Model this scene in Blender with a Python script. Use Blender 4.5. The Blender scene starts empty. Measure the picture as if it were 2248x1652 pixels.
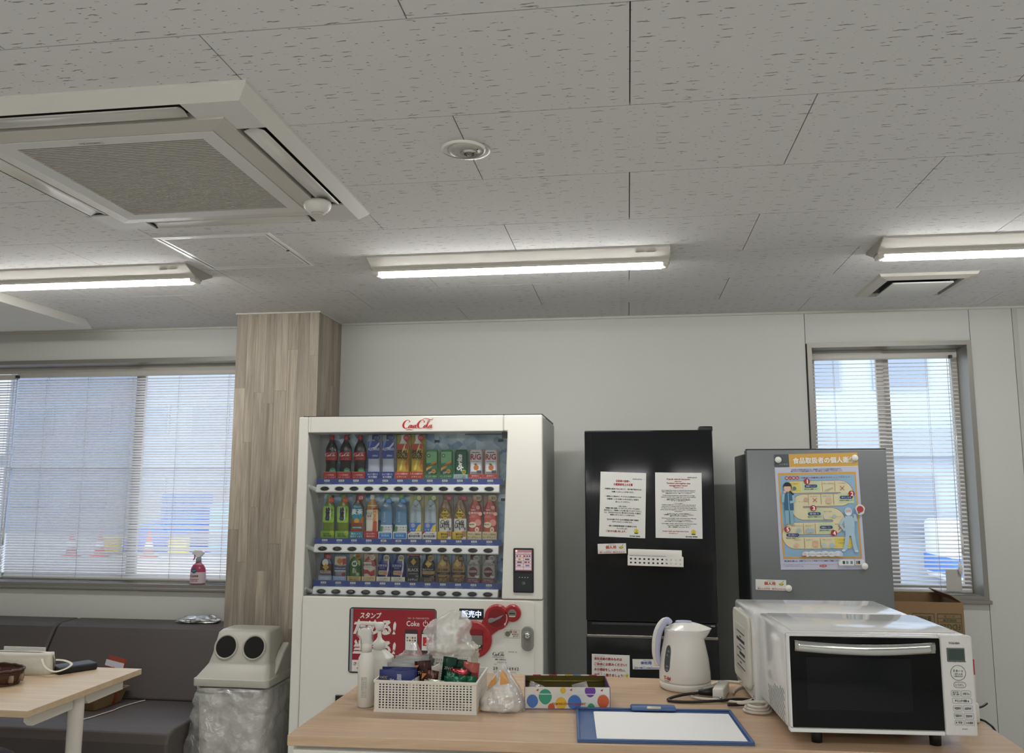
import bpy, bmesh, math, random
from mathutils import Vector, Matrix, noise
random.seed(7)
scene = bpy.context.scene
COL = scene.collection
PI = math.pi
# ---------------------------------------------------------------- camera
CEIL = 2.4547; WALL = 4.6486
cam_d = bpy.data.cameras.new('camera'); cam = bpy.data.objects.new('camera', cam_d); COL.objects.link(cam)
cam_d.sensor_width = 36.0; cam_d.lens = 1829.3 / 2248 * 36.0; cam_d.clip_start = 0.05; cam_d.clip_end = 300
_p, _y, _r = math.radians(7.580), math.radians(7.893), math.radians(0.083)
_f = Vector((-math.sin(_y) * math.cos(_p), math.cos(_y) * math.cos(_p), math.sin(_p)))
_ri = Vector((math.cos(_y), math.sin(_y), 0)); _up = _ri.cross(_f)
_R = math.cos(_r) * _ri + math.sin(_r) * _up; _U = -math.sin(_r) * _ri + math.cos(_r) * _up
cam.matrix_world = Matrix(((_R.x, _U.x, -_f.x, 0), (_R.y, _U.y, -_f.y, 0), (_R.z, _U.z, -_f.z, 1.5), (0, 0, 0, 1)))
scene.camera = cam
# ---------------------------------------------------------------- world, exposure
world = bpy.data.worlds.new('overcast_sky'); scene.world = world; world.use_nodes = True
_bg = world.node_tree.nodes['Background']; _bg.inputs[0].default_value = (0.83, 0.90, 1.0, 1); _bg.inputs[1].default_value = 3.3
scene.view_settings.view_transform = 'Standard'; scene.view_settings.look = 'None'
scene.view_settings.gamma = 1.0; scene.view_settings.use_curve_mapping = False
scene.view_settings.exposure = 0.0
TUBE = 58.0
scene.cycles.max_bounces = 8; scene.cycles.diffuse_bounces = 5; scene.cycles.glossy_bounces = 4; scene.cycles.transmission_bounces = 4; scene.cycles.transparent_max_bounces = 12
scene.cycles.use_light_tree = False; scene.cycles.debug_use_spatial_splits = True
scene.cycles.caustics_reflective = False; scene.cycles.caustics_refractive = False
# ---------------------------------------------------------------- helpers
def S(h):
    h = h.lstrip('#'); v = [int(h[i:i + 2], 16) / 255 for i in (0, 2, 4)]
    return tuple(c / 12.92 if c <= .04045 else ((c + .055) / 1.055) ** 2.4 for c in v) + (1,)
MATS = {}
def mat(name, col='#888888', rough=.5, metal=0., emit=None, es=1., alpha=None, spec=.5, coat=0., bump=None, noise_amt=0., noise_scale=30., stretch=(1, 1, 1), trans=0.):
    if name in MATS: return MATS[name]
    m = bpy.data.materials.new(name); m.use_nodes = True; nt = m.node_tree; b = nt.nodes['Principled BSDF']
    c = S(col) if isinstance(col, str) else col
    b.inputs['Base Color'].default_value = c; b.inputs['Roughness'].default_value = rough; b.inputs['Metallic'].default_value = metal
    b.inputs['Specular IOR Level'].default_value = spec; b.inputs['Coat Weight'].default_value = coat
    if emit and es < 5: m.cycles.emission_sampling = 'NONE'
    if emit: b.inputs['Emission Color'].default_value = S(emit) if isinstance(emit, str) else emit; b.inputs['Emission Strength'].default_value = es
    if alpha is not None: b.inputs['Alpha'].default_value = alpha
    if trans: b.inputs['Transmission Weight'].default_value = trans
    if noise_amt or bump:
        tc = nt.nodes.new('ShaderNodeTexCoord'); mp = nt.nodes.new('ShaderNodeMapping'); n = nt.nodes.new('ShaderNodeTexNoise')
        mp.inputs['Scale'].default_value = stretch; n.inputs['Scale'].default_value = noise_scale; n.inputs['Detail'].default_value = 4
        nt.links.new(tc.outputs['Object'], mp.inputs[0]); nt.links.new(mp.outputs[0], n.inputs['Vector'])
        if noise_amt:
            mx = nt.nodes.new('ShaderNodeMix'); mx.data_type = 'RGBA'
            mx.inputs['A'].default_value = tuple(x * (1 - noise_amt) for x in c[:3]) + (1,)
            mx.inputs['B'].default_value = tuple(min(1, x * (1 + noise_amt)) for x in c[:3]) + (1,)
            nt.links.new(n.outputs['Fac'], mx.inputs['Factor']); nt.links.new(mx.outputs['Result'], b.inputs['Base Color'])
        if bump:
            bp = nt.nodes.new('ShaderNodeBump'); bp.inputs['Strength'].default_value = bump; bp.inputs['Distance'].default_value = .004
            nt.links.new(n.outputs['Fac'], bp.inputs['Height']); nt.links.new(bp.outputs[0], b.inputs['Normal'])
    MATS[name] = m; return m
def P(col, rough=.55):                       # flat print / plastic of one colour
    return mat('print_%s_%d' % (col.lstrip('#'), int(rough * 100)), col, rough)
def clear_mat(name, tint=(1, 1, 1, 1), gloss=.08, rough=.03, diffuse=0., dcol=(.9, .9, .9, 1), bump=0., bscale=20.):
    """thin clear sheet: lets light straight through, with a glossy film and some milkiness"""
    if name in MATS: return MATS[name]
    m = bpy.data.materials.new(name); m.use_nodes = True; nt = m.node_tree; nt.nodes.remove(nt.nodes['Principled BSDF'])
    out = nt.nodes['Material Output']; t = nt.nodes.new('ShaderNodeBsdfTransparent'); t.inputs[0].default_value = tint
    g = nt.nodes.new('ShaderNodeBsdfGlossy'); g.inputs['Roughness'].default_value = rough; g.inputs[0].default_value = (1, 1, 1, 1)
    fc = nt.nodes.new('ShaderNodeLayerWeight'); fc.inputs['Blend'].default_value = .5; lw = nt.nodes.new('ShaderNodeMath'); lw.operation = 'POWER'; lw.inputs[1].default_value = 5.; nt.links.new(fc.outputs['Facing'], lw.inputs[0])
    mu = nt.nodes.new('ShaderNodeMath'); mu.operation = 'MULTIPLY_ADD'; mu.inputs[1].default_value = .9; mu.inputs[2].default_value = gloss * .5; mu.use_clamp = True
    mx = nt.nodes.new('ShaderNodeMixShader'); nt.links.new(lw.outputs[0], mu.inputs[0]); nt.links.new(mu.outputs[0], mx.inputs[0])
    src = t.outputs[0]
    if diffuse > 0:
        d = nt.nodes.new('ShaderNodeBsdfDiffuse'); d.inputs[0].default_value = dcol
        tl = nt.nodes.new('ShaderNodeBsdfTranslucent'); tl.inputs[0].default_value = dcol
        ad = nt.nodes.new('ShaderNodeMixShader'); ad.inputs[0].default_value = .35; nt.links.new(d.outputs[0], ad.inputs[1]); nt.links.new(tl.outputs[0], ad.inputs[2])
        dm = nt.nodes.new('ShaderNodeMixShader'); dm.inputs[0].default_value = diffuse; nt.links.new(t.outputs[0], dm.inputs[1]); nt.links.new(ad.outputs[0], dm.inputs[2]); src = dm.outputs[0]
    nt.links.new(src, mx.inputs[1]); nt.links.new(g.outputs[0], mx.inputs[2]); nt.links.new(mx.outputs[0], out.inputs['Surface'])
    if bump:
        tc = nt.nodes.new('ShaderNodeTexCoord'); n = nt.nodes.new('ShaderNodeTexNoise'); n.inputs['Scale'].default_value = bscale; n.inputs['Detail'].default_value = 3
        n.inputs['Distortion'].default_value = 1.5
        bp = nt.nodes.new('ShaderNodeBump'); bp.inputs['Strength'].default_value = bump; bp.inputs['Distance'].default_value = .01
        nt.links.new(tc.outputs['Object'], n.inputs['Vector']); nt.links.new(n.outputs['Fac'], bp.inputs['Height']); nt.links.new(bp.outputs[0], g.inputs['Normal'])
    MATS[name] = m; return m
class MB:
    """collects shapes and links them as one mesh object"""
    def __init__(s): s.v = []; s.f = []; s.sm = []
    def add(s, vs, fs, smooth=False):
        o = len(s.v); s.v += [tuple(v) for v in vs]; s.f += [tuple(i + o for i in f) for f in fs]; s.sm += [smooth] * len(fs); return s
    def box(s, x0, x1, y0, y1, z0, z1, r=0., seg=2):
        if r <= 0:
            v = [(x, y, z) for z in (z0, z1) for y in (y0, y1) for x in (x0, x1)]
            return s.add(v, [(0, 2, 3, 1), (4, 5, 7, 6), (0, 1, 5, 4), (2, 6, 7, 3), (0, 4, 6, 2), (1, 3, 7, 5)])
        bm = bmesh.new(); bmesh.ops.create_cube(bm, size=1)
        for q in bm.verts: q.co = Vector(((x0 + x1) / 2 + q.co.x * (x1 - x0), (y0 + y1) / 2 + q.co.y * (y1 - y0), (z0 + z1) / 2 + q.co.z * (z1 - z0)))
        bmesh.ops.bevel(bm, geom=list(bm.edges), offset=r, segments=seg, affect='EDGES', profile=.5)
        return s.bm(bm, True)
    def bm(s, bm, smooth=False):
        bm.verts.index_update(); s.add([q.co[:] for q in bm.verts], [[q.index for q in f.verts] for f in bm.faces], smooth); bm.free(); return s
    def prism(s, pts, a0, a1, axis='y', smooth=False):
        """polygon extruded; pts are (x,z) for axis y, (y,z) for x, (x,y) for z"""
        n = len(pts)
        def m(p, a): return {'y': (p[0], a, p[1]), 'x': (a, p[0], p[1]), 'z': (p[0], p[1], a)}[axis]
        v = [m(p, a0) for p in pts] + [m(p, a1) for p in pts]
        fs = [tuple(range(n)), tuple(range(2 * n - 1, n - 1, -1))]
        o = len(s.v); s.add(v, fs); s.add([], [])
        for i in range(n):
            j = (i + 1) % n; s.f.append((o + i, o + n + i, o + n + j, o + j)); s.sm.append(smooth)
        return s
    def lathe(s, prof, n=24, c=(0, 0, 0), sx=1., sy=1., axis='z', a0=0., a1=2 * PI, smooth=True, caps=True, pw=2.):
        """prof: (r, h) list; pw>2 makes a squarer plan"""
        full = abs(a1 - a0 - 2 * PI) < 1e-6; k = n if full else n + 1; vs = []
        for r, h in prof:
            for i in range(k):
                a = a0 + (a1 - a0) * i / n; ca, sa = math.cos(a), math.sin(a)
                if pw != 2.: q = (abs(ca) ** pw + abs(sa) ** pw) ** (-1 / pw); ca *= q; sa *= q
                p = (r * ca * sx, r * sa * sy, h)
                if axis == 'y': p = (p[0], p[2], p[1])
                elif axis == 'x': p = (p[2], p[0], p[1])
                vs.append((c[0] + p[0], c[1] + p[1], c[2] + p[2]))
        fs = []
        for j in range(len(prof) - 1):
            for i in range(n):
                i2 = (i + 1) % k; fs.append((j * k + i, j * k + i2, (j + 1) * k + i2, (j + 1) * k + i))
        if caps and full:
            if prof[0][0] > 1e-5: fs.append(tuple(range(k))[::-1])
            if prof[-1][0] > 1e-5: fs.append(tuple((len(prof) - 1) * k + i for i in range(k)))
        return s.add(vs, fs, smooth)
    def tube(s, path, r, n=8, smooth=True, flat=1.):
        pts = [Vector(p) for p in path]; vs = []; u = None
        for i, p in enumerate(pts):
            d = (pts[min(i + 1, len(pts) - 1)] - pts[max(i - 1, 0)]).normalized()
            if u is None: u = d.cross(Vector((0, 0, 1)) if abs(d.z) < .95 else Vector((1, 0, 0))).normalized()
            else: u = (u - d * u.dot(d)).normalized()
            w = u.cross(d)
            rr = r[i] if isinstance(r, (list, tuple)) else r
            for k in range(n):
                t = 2 * PI * k / n; q = p + u * rr * math.cos(t) + w * rr * flat * math.sin(t); vs.append(q[:])
        fs = [(i * n + k, i * n + (k + 1) % n, (i + 1) * n + (k + 1) % n, (i + 1) * n + k) for i in range(len(pts) - 1) for k in range(n)]
        fs += [tuple(range(n))[::-1], tuple((len(pts) - 1) * n + k for k in range(n))]
        return s.add(vs, fs, smooth)
    def grid(s, fn, nu, nv, smooth=True, closed_u=False):
        vs = [fn(i / nu, j / nv) for j in range(nv + 1) for i in range(nu + (0 if closed_u else 1))]; k = nu if closed_u else nu + 1
        fs = [(j * k + i, j * k + (i + 1) % k, (j + 1) * k + (i + 1) % k, (j + 1) * k + i) for j in range(nv) for i in range(nu)]
        return s.add(vs, fs, smooth)
    # flat print shapes in the x-z plane at depth y (facing -y)
    def poly(s, pts, y=0.):
        y -= 4e-6 * min(len(s.f), 12)                # overlapping print never lies exactly in one plane
        return s.add([(p[0], y, p[1]) for p in pts], [tuple(range(len(pts)))])
    def rect(s, x0, x1, z0, z1, y=0.): return s.poly([(x0, z0), (x1, z0), (x1, z1), (x0, z1)], y)
    def disc(s, x, z, r, y=0., n=20, rz=None): return s.poly([(x + r * math.cos(2 * PI * i / n), z + (rz or r) * math.sin(2 * PI * i / n)) for i in range(n)], y)
    def rrect(s, x0, x1, z0, z1, r, y=0.): return s.poly(rr(x0, x1, z0, z1, r), y)
    def line(s, pts, w, y=0.):
        for (a, b) in zip(pts, pts[1:]):
            d = Vector((b[0] - a[0], b[1] - a[1])); n = Vector((-d.y, d.x)).normalized() * w / 2
            s.poly([(a[0] - n.x, a[1] - n.y), (b[0] - n.x, b[1] - n.y), (b[0] + n.x, b[1] + n.y), (a[0] + n.x, a[1] + n.y)], y)
        return s
    def mesh(s, name, m):
        me = bpy.data.meshes.new(name); me.from_pydata(s.v, [], s.f); me.polygons.foreach_set('use_smooth', s.sm)
        if m: me.materials.append(m)
        me.update(); return me
    def obj(s, name, m, parent=None, loc=(0, 0, 0), rot=(0, 0, 0), label=None):
        return ob(name, s.mesh(name, m), parent, loc, rot, label)
def rr(x0, x1, z0, z1, r, k=5):
    out = []
    for cx, cz, a in ((x1 - r, z0 + r, -90), (x1 - r, z1 - r, 0), (x0 + r, z1 - r, 90), (x0 + r, z0 + r, 180)):
        for i in range(k + 1):
            t = math.radians(a + 90 * i / k); out.append((cx + r * math.cos(t), cz + r * math.sin(t)))
    return out
def ob(name, me, parent=None, loc=(0, 0, 0), rot=(0, 0, 0), label=None):
    o = bpy.data.objects.new(name, me); COL.objects.link(o); o.location = loc; o.rotation_euler = rot
    if parent: o.parent = parent
    if label: o['label'] = label
    return o
def tag(o, label, cat, group=None):
    o['label'] = label; o['category'] = cat
    if group: o['group'] = group
    return o
def thing(name, label, cat, loc=(0, 0, 0), rot=(0, 0, 0), group=None):
    return tag(ob(name, None, None, loc, rot), label, cat, group)
def struct(o): o['kind'] = 'structure'; return o
def fix(o, weld=True, bevel=0., seg=2, ang=40):
    """consistent normals; optional bevel modifier"""
    bm = bmesh.new(); bm.from_mesh(o.data); bmesh.ops.remove_doubles(bm, verts=bm.verts, dist=1e-5) if weld else None
    bmesh.ops.recalc_face_normals(bm, faces=bm.faces); bm.to_mesh(o.data); bm.free()
    if bevel:
        b = o.modifiers.new('bevel', 'BEVEL'); b.width = bevel; b.segments = seg; b.limit_method = 'ANGLE'; b.angle_limit = math.radians(ang)
    return o
# lettering ------------------------------------------------------------
TXT = {}
def text_mesh(s, bold=0., shear=0., spacing=1., line=1., align='CENTER'):
    key = (s, bold, shear, spacing, line, align)
    if key not in TXT:
        cu = bpy.data.curves.new('t', 'FONT'); cu.body = s; cu.size = 1; cu.resolution_u = 2; cu.shear = shear
        cu.space_character = spacing; cu.space_line = line; cu.align_x = align
        o = bpy.data.objects.new('t', cu); me = bpy.data.meshes.new_from_object(o)
        bpy.data.objects.remove(o); bpy.data.curves.remove(cu)
        xs = [v.co.x for v in me.vertices] or [0, 1]; ys = [v.co.y for v in me.vertices] or [0, 1]
        cx, cy = (min(xs) + max(xs)) / 2, (min(ys) + max(ys)) / 2
        for v in me.vertices: v.co = Vector((v.co.x - cx, 0, v.co.y - cy))       # now in x-z, facing -y
        if bold >= .01:                                                          # heavier strokes: the same outline laid down again, slightly shifted
            co = [v.co.copy() for v in me.vertices]; fs = [tuple(p.vertices) for p in me.polygons]; n = len(co); V_, F_ = [], []; d = bold * 1.1
            for k, (dx, dz) in enumerate(((-d, -d * .5), (d, -d * .5), (0, d))): V_ += [(c.x + dx, -k * 2e-5, c.z + dz) for c in co]; F_ += [tuple(i + n * k for i in f) for f in fs]
            me = bpy.data.meshes.new('lettering'); me.from_pydata(V_, [], F_); me.update()
        TXT[key] = (me, max(xs) - min(xs), max(ys) - min(ys), {})
    return TXT[key]
def text(s, x, z, w, h, col, parent, y=-.0006, bold=.012, shear=0., rot=0., spacing=1., line=1., name='lettering', align='CENTER', rough=.6):
    """lettering fitted into w x h centred at (x, z) on the plane y of the parent; h=None keeps the proportions"""
    me, mw, mh, byc = text_mesh(s, bold, shear, spacing, line, align)
    m = col if isinstance(col, bpy.types.Material) else P(col, rough)
    if m.name not in byc: d = me.copy(); d.materials.clear(); d.materials.append(m); byc[m.name] = d
    o = ob(name, byc[m.name], parent, (x, y, z), (0, rot, 0)); sx = w / mw if w else h / mh; sz = h / mh if h else sx
    o.scale = (sx, 1, sz); return o
def spl(pts, k=6):
    """Catmull-Rom through points of any dimension"""
    out = []; n = len(pts)
    for i in range(n - 1):
        p0, p1, p2, p3 = pts[max(i - 1, 0)], pts[i], pts[i + 1], pts[min(i + 2, n - 1)]
        for j in range(k):
            t = j / k; out.append(tuple(.5 * (2 * b + (c - a) * t + (2 * a - 5 * b + 4 * c - d) * t * t + (3 * b - a - 3 * c + d) * t ** 3) for a, b, c, d in zip(p0, p1, p2, p3)))
    return out + [tuple(pts[-1])]
def _oval(cx, cy, rx, ry, w, sh=.3):
    return [(cx + rx * math.cos(a) + sh * ry * math.sin(a), cy + ry * math.sin(a), w * (.35 + .65 * abs(math.cos(a)))) for a in [math.radians(70 + 360 * i / 10) for i in range(11)]]
SCRIPT = [
    [(.30, .62, .02), (.33, .74, .04), (.28, .86, .03), (.18, .86, .05), (.08, .66, .08), (.03, .36, .09), (.06, .12, .08), (.15, .03, .05), (.25, .10, .03), (.31, .22, .015)],
    [(.13, -.02, .01), (.22, -.10, .05), (.33, -.08, .06), (.42, -.14, .05), (.50, -.10, .015)],
    _oval(.345, .22, .045, .17, .06), _oval(.455, .22, .04, .16, .055)[1:9], _oval(.55, .21, .045, .16, .06),
    [(.40, .32, .015), (.43, .25, .015)], [(.645, .40, .02), (.60, .16, .055), (.63, .05, .04), (.68, .12, .015)], [(.655, .46, .02), (.70, .50, .05), (.735, .50, .03)],
    [(.99, .58, .02), (1.02, .70, .04), (.97, .84, .03), (.87, .86, .05), (.77, .66, .08), (.72, .36, .09), (.75, .10, .08), (.84, .02, .05), (.94, .10, .03), (1.0, .22, .015)],
    [(.90, .88, .01), (1.02, 1.02, .05), (1.18, .98, .06), (1.32, .90, .05), (1.42, 1.0, .02), (1.38, 1.04, .01)],
    _oval(1.05, .22, .045, .17, .06), [(1.13, .22, .015), (1.22, .55, .02), (1.25, .80, .03), (1.21, .84, .02), (1.16, .55, .05), (1.13, .18, .06), (1.17, .04, .04), (1.22, .14, .015)],
    _oval(1.28, .21, .045, .16, .06), [(1.375, .40, .02), (1.33, .16, .055), (1.36, .05, .04), (1.43, .16, .012)]]
_script_me = None
def script_logo(x, z, w, col, parent, y=-.0006, name='script_logo', h=None):
    global _script_me
    if _script_me is None:
        mb = MB(); yq = 0.
        for st in SCRIPT:
            q = spl(st, 5)
            for a, b in zip(q, q[1:]):
                d = Vector((b[0] - a[0], b[1] - a[1]))
                if d.length < 1e-6: continue
                n = Vector((-d.y, d.x)).normalized()
                yq -= 1e-5
                mb.poly([(a[0] - n.x * a[2] / 2, a[1] - n.y * a[2] / 2), (b[0] - n.x * b[2] / 2, b[1] - n.y * b[2] / 2), (b[0] + n.x * b[2] / 2, b[1] + n.y * b[2] / 2), (a[0] + n.x * a[2] / 2, a[1] + n.y * a[2] / 2)], yq)
        mb.v = [(v[0] - .73, v[1], v[2] - .45) for v in mb.v]; _script_me = {'mb': mb}
    m = P(col)
    if col not in _script_me: _script_me[col] = _script_me['mb'].mesh(name, m)
    o = ob(name, _script_me[col], parent, (x, y, z)); s = w / 1.45; o.scale = (s, 1, (h / 1.15) if h else s); return o
# ================================================================ the setting
M_WALL = mat('wall_cloth', '#cdcec8', .85, bump=.12, noise_amt=.02, noise_scale=180)
M_WALL2 = mat('wall_panel', '#c6c7c2', .6, noise_amt=.015, noise_scale=60)
M_FRAME = mat('alu_frame', '#8d8a82', .4, .35)
M_SASH = mat('window_sash', '#b9b3a6', .45)
def tile_mat():
    m = bpy.data.materials.new('fissured_ceiling_board'); m.use_nodes = True; nt = m.node_tree; b = nt.nodes['Principled BSDF']
    N = nt.nodes.new; L = nt.links.new
    g = N('ShaderNodeNewGeometry'); wob = N('ShaderNodeTexNoise'); wob.inputs['Scale'].default_value = 70; wob.inputs['Detail'].default_value = 2
    L(g.outputs['Position'], wob.inputs['Vector'])
    w2 = N('ShaderNodeVectorMath'); w2.operation = 'MULTIPLY_ADD'; w2.inputs[1].default_value = (.006, .009, 0); L(wob.outputs['Color'], w2.inputs[0]); L(g.outputs['Position'], w2.inputs[2])
    masks = []
    for (sx, sy, hl, hh, seed) in ((17., 40., .30, .075, 0.), (27., 60., .10, .09, 7.3)):
        sc = N('ShaderNodeVectorMath'); sc.operation = 'MULTIPLY_ADD'; sc.inputs[1].default_value = (sx, sy, 0); sc.inputs[2].default_value = (seed, seed * 1.7, 0); L(w2.outputs[0], sc.inputs[0])
        vo = N('ShaderNodeTexVoronoi'); vo.voronoi_dimensions = '2D'; vo.inputs['Scale'].default_value = 1.0; vo.inputs['Randomness'].default_value = 1.0; L(sc.outputs[0], vo.inputs['Vector'])
        df = N('ShaderNodeVectorMath'); df.operation = 'SUBTRACT'; L(sc.outputs[0], df.inputs[0]); L(vo.outputs['Position'], df.inputs[1])
        el = N('ShaderNodeVectorMath'); el.operation = 'MULTIPLY'; el.inputs[1].default_value = (1 / hl, 1 / hh, 0); L(df.outputs[0], el.inputs[0])
        ln = N('ShaderNodeVectorMath'); ln.operation = 'LENGTH'; L(el.outputs[0], ln.inputs[0])
        rn = N('ShaderNodeSeparateColor'); L(vo.outputs['Color'], rn.inputs[0])
        th = N('ShaderNodeMapRange'); th.inputs['From Min'].default_value = .25; th.inputs['To Min'].default_value = 0.; th.inputs['To Max'].default_value = 1.1; L(rn.outputs[0], th.inputs['Value'])
        sb = N('ShaderNodeMath'); sb.operation = 'SUBTRACT'; L(th.outputs[0], sb.inputs[0]); L(ln.outputs['Value'], sb.inputs[1])
        st = N('ShaderNodeMapRange'); st.inputs['From Min'].default_value = -.08; st.inputs['From Max'].default_value = .25; L(sb.outputs[0], st.inputs['Value'])
        masks.append(st.outputs[0])
    a = N('ShaderNodeMath'); a.operation = 'MAXIMUM'; L(masks[0], a.inputs[0]); L(masks[1], a.inputs[1])
    a2 = a
    mx = N('ShaderNodeMix'); mx.data_type = 'RGBA'; mx.inputs['A'].default_value = S('#dbdad9'); mx.inputs['B'].default_value = S('#908d87'); L(a2.outputs[0], mx.inputs['Factor'])
    L(mx.outputs['Result'], b.inputs['Base Color']); b.inputs['Roughness'].default_value = .9; b.inputs['Specular IOR Level'].default_value = .1
    iv = N('ShaderNodeMath'); iv.operation = 'SUBTRACT'; iv.inputs[0].default_value = 1; L(a2.outputs[0], iv.inputs[1])
    bp = N('ShaderNodeBump'); bp.inputs['Strength'].default_value = .5; bp.inputs['Distance'].default_value = .002; L(iv.outputs[0], bp.inputs['Height']); L(bp.outputs[0], b.inputs['Normal'])
    return m
def wood_mat(name, light, dark, along='x', scale=1., rough=.5, ring=.5, rand=0.):
    m = bpy.data.materials.new(name); m.use_nodes = True; nt = m.node_tree; b = nt.nodes['Principled BSDF']; N = nt.nodes.new; L = nt.links.new
    g = N('ShaderNodeNewGeometry'); mp = N('ShaderNodeMapping')
    s = {'x': (1.2, 22, 22), 'y': (22, 1.2, 22), 'z': (22, 22, 1.2)}[along]; mp.inputs['Scale'].default_value = tuple(q * scale for q in s)
    if rand:
        oi = N('ShaderNodeObjectInfo'); ad = N('ShaderNodeVectorMath'); ad.operation = 'MULTIPLY_ADD'; ad.inputs[1].default_value = (1, 1, 1)
        cb = N('ShaderNodeCombineXYZ'); mu = N('ShaderNodeMath'); mu.operation = 'MULTIPLY'; mu.inputs[1].default_value = 37.
        L(oi.outputs['Random'], mu.inputs[0]); L(mu.outputs[0], cb.inputs[0]); L(mu.outputs[0], cb.inputs[1]); L(mu.outputs[0], cb.inputs[2])
        L(g.outputs['Position'], ad.inputs[0]); L(cb.outputs[0], ad.inputs[2]); L(ad.outputs[0], mp.inputs[0])
    else: L(g.outputs['Position'], mp.inputs[0])
    n1 = N('ShaderNodeTexNoise'); n1.inputs['Scale'].default_value = 1.6; n1.inputs['Detail'].default_value = 6; n1.inputs['Roughness'].default_value = .6; n1.inputs['Distortion'].default_value = ring; L(mp.outputs[0], n1.inputs['Vector'])
    n2 = N('ShaderNodeTexNoise'); n2.inputs['Scale'].default_value = 9; n2.inputs['Detail'].default_value = 3; L(mp.outputs[0], n2.inputs['Vector'])
    mixf = N('ShaderNodeMath'); mixf.operation = 'MULTIPLY_ADD'; mixf.inputs[1].default_value = .35; L(n2.outputs['Fac'], mixf.inputs[0]); L(n1.outputs['Fac'], mixf.inputs[2])
    mr = N('ShaderNodeMapRange'); mr.inputs['From Min'].default_value = .42; mr.inputs['From Max'].default_value = .92; L(mixf.outputs[0], mr.inputs['Value'])
    mx = N('ShaderNodeMix'); mx.data_type = 'RGBA'; mx.inputs['A'].default_value = S(light); mx.inputs['B'].default_value = S(dark); L(mr.outputs[0], mx.inputs['Factor'])
    res = mx.outputs['Result']
    if rand:
        hs = N('ShaderNodeHueSaturation'); mv = N('ShaderNodeMapRange'); mv.inputs['To Min'].default_value = 1 - rand; mv.inputs['To Max'].default_value = 1 + rand
        L(oi.outputs['Random'], mv.inputs['Value']); L(mv.outputs[0], hs.inputs['Value']); L(res, hs.inputs['Color']); res = hs.outputs[0]
    L(res, b.inputs['Base Color']); b.inputs['Roughness'].default_value = rough
    return m
M_OAK = wood_mat('light_oak_laminate', '#cbb091', '#b3967a', 'x', 1.3, .38, .4)
M_OAK2 = wood_mat('pale_oak_laminate', '#cdb898', '#b49b7a', 'x', 1.0, .42, .4)
M_PLANK = wood_mat('weathered_wood_print', '#b8ad9c', '#7d7265', 'z', .62, .6, 1.6, rand=.17)
XL, XR, YB = -5.6, 3.3, -3.2
fl = struct(MB().box(XL, XR, YB, WALL + .2, -.1, 0).obj('floor', mat('vinyl_floor', '#d6d5d2', .45, noise_amt=.08, noise_scale=8)))
struct(MB().box(XL - .15, XL, YB, WALL + .2, 0, CEIL + .1).obj('wall_left', M_WALL)); struct(MB().box(XR, XR + .15, YB, WALL + .2, 0, CEIL + .1).obj('wall_right', M_WALL))
struct(MB().box(XL, XR, YB - .15, YB, 0, CEIL + .1).obj('wall_front', M_WALL))
# back wall, in panels with narrow joints
wb = struct(ob('wall_back', None))
WL0, WL1, WZ0, WZ1 = -5.2, -2.2, .915, 2.272
W20, W21 = .972, 1.808
T0, T1 = WALL, WALL + .16
def panel(x0, x1, z0, z1): MB().box(x0, x1, T0, T1, z0, z1).obj('panel', M_WALL if x1 < .97 else M_WALL2, wb)
panel(XL, WL0, 0, CEIL + .05); panel(WL0, WL1, 0, WZ0); panel(WL0, WL1, WZ1, CEIL + .05); panel(WL1, .9655, 0, CEIL + .05)
panel(.9685, 1.8085, 0, .927); panel(.9685, 1.8085, 2.277, CEIL + .05); panel(1.8115, 2.022, 0, CEIL + .05); panel(2.050, XR, 0, CEIL + .05)
for q in ((XL, XR, 0, .9), (XL, XR, 2.29, CEIL + .05), (.95, .972, .9, 2.29), (1.807, 2.1, .9, 2.29)): MB().box(q[0], q[1], T0 + .012, T1 - .002, q[2], q[3]).obj('joint_backing', mat('joint_dark', '#6d6c66', .8), wb)
struct(MB().box(2.0235, 2.0485, T0 - .006, T1, 0, CEIL).obj('trim_1', mat('trim_strip', '#b9b9b2', .5)))
struct(MB().box(-1.656, XR, T0 - .012, T0, CEIL - .012, CEIL).obj('trim_2', mat('ceiling_edge', '#c9c8bf', .6))); struct(MB().box(XL, -2.14, T0 - .012, T0, CEIL - .012, CEIL).obj('trim_3', mat('ceiling_edge')))
struct(MB().box(-1.6, XR, T0 - .01, T0, 0, .06).obj('baseboard_back', mat('baseboard_vinyl', '#77736b', .5)))
# ceiling boards, 455 x 910 mm running bond
ce = struct(ob('ceiling', None)); M_TILE = tile_mat()
X0, Y0, TL, TD, GAP = .0195, 1.5573, .91, .455, .0031
me_tile = fix(MB().box(GAP / 2, TL - GAP / 2, GAP / 2, TD - GAP / 2, 0, .012).obj('tile', M_TILE, ce)); me0 = me_tile.data; bpy.data.objects.remove(me_tile)
for r in range(-1, 7):
    y = Y0 + r * TD; off = 0 if r % 2 == 0 else .5
    for k in range(-7, 4):
        x = X0 + (k + off) * TL
        if x + TL < XL or x > XR: continue
        if r < 6: ob('tile', me0, ce, (x, y, CEIL))
        else: MB().box(x + GAP / 2, x + TL - GAP / 2, y + GAP / 2, WALL, CEIL, CEIL + .012).obj('tile', M_TILE, ce)
MB().box(XL, XR, YB, Y0 - TD - GAP, CEIL, CEIL + .012).obj('board_behind', M_TILE, ce)
MB().box(XL, XR, YB, WALL + .16, CEIL + .008, CEIL + .1).obj('joint_backing', mat('ceiling_joint', '#57534c', .9), ce)
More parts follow.
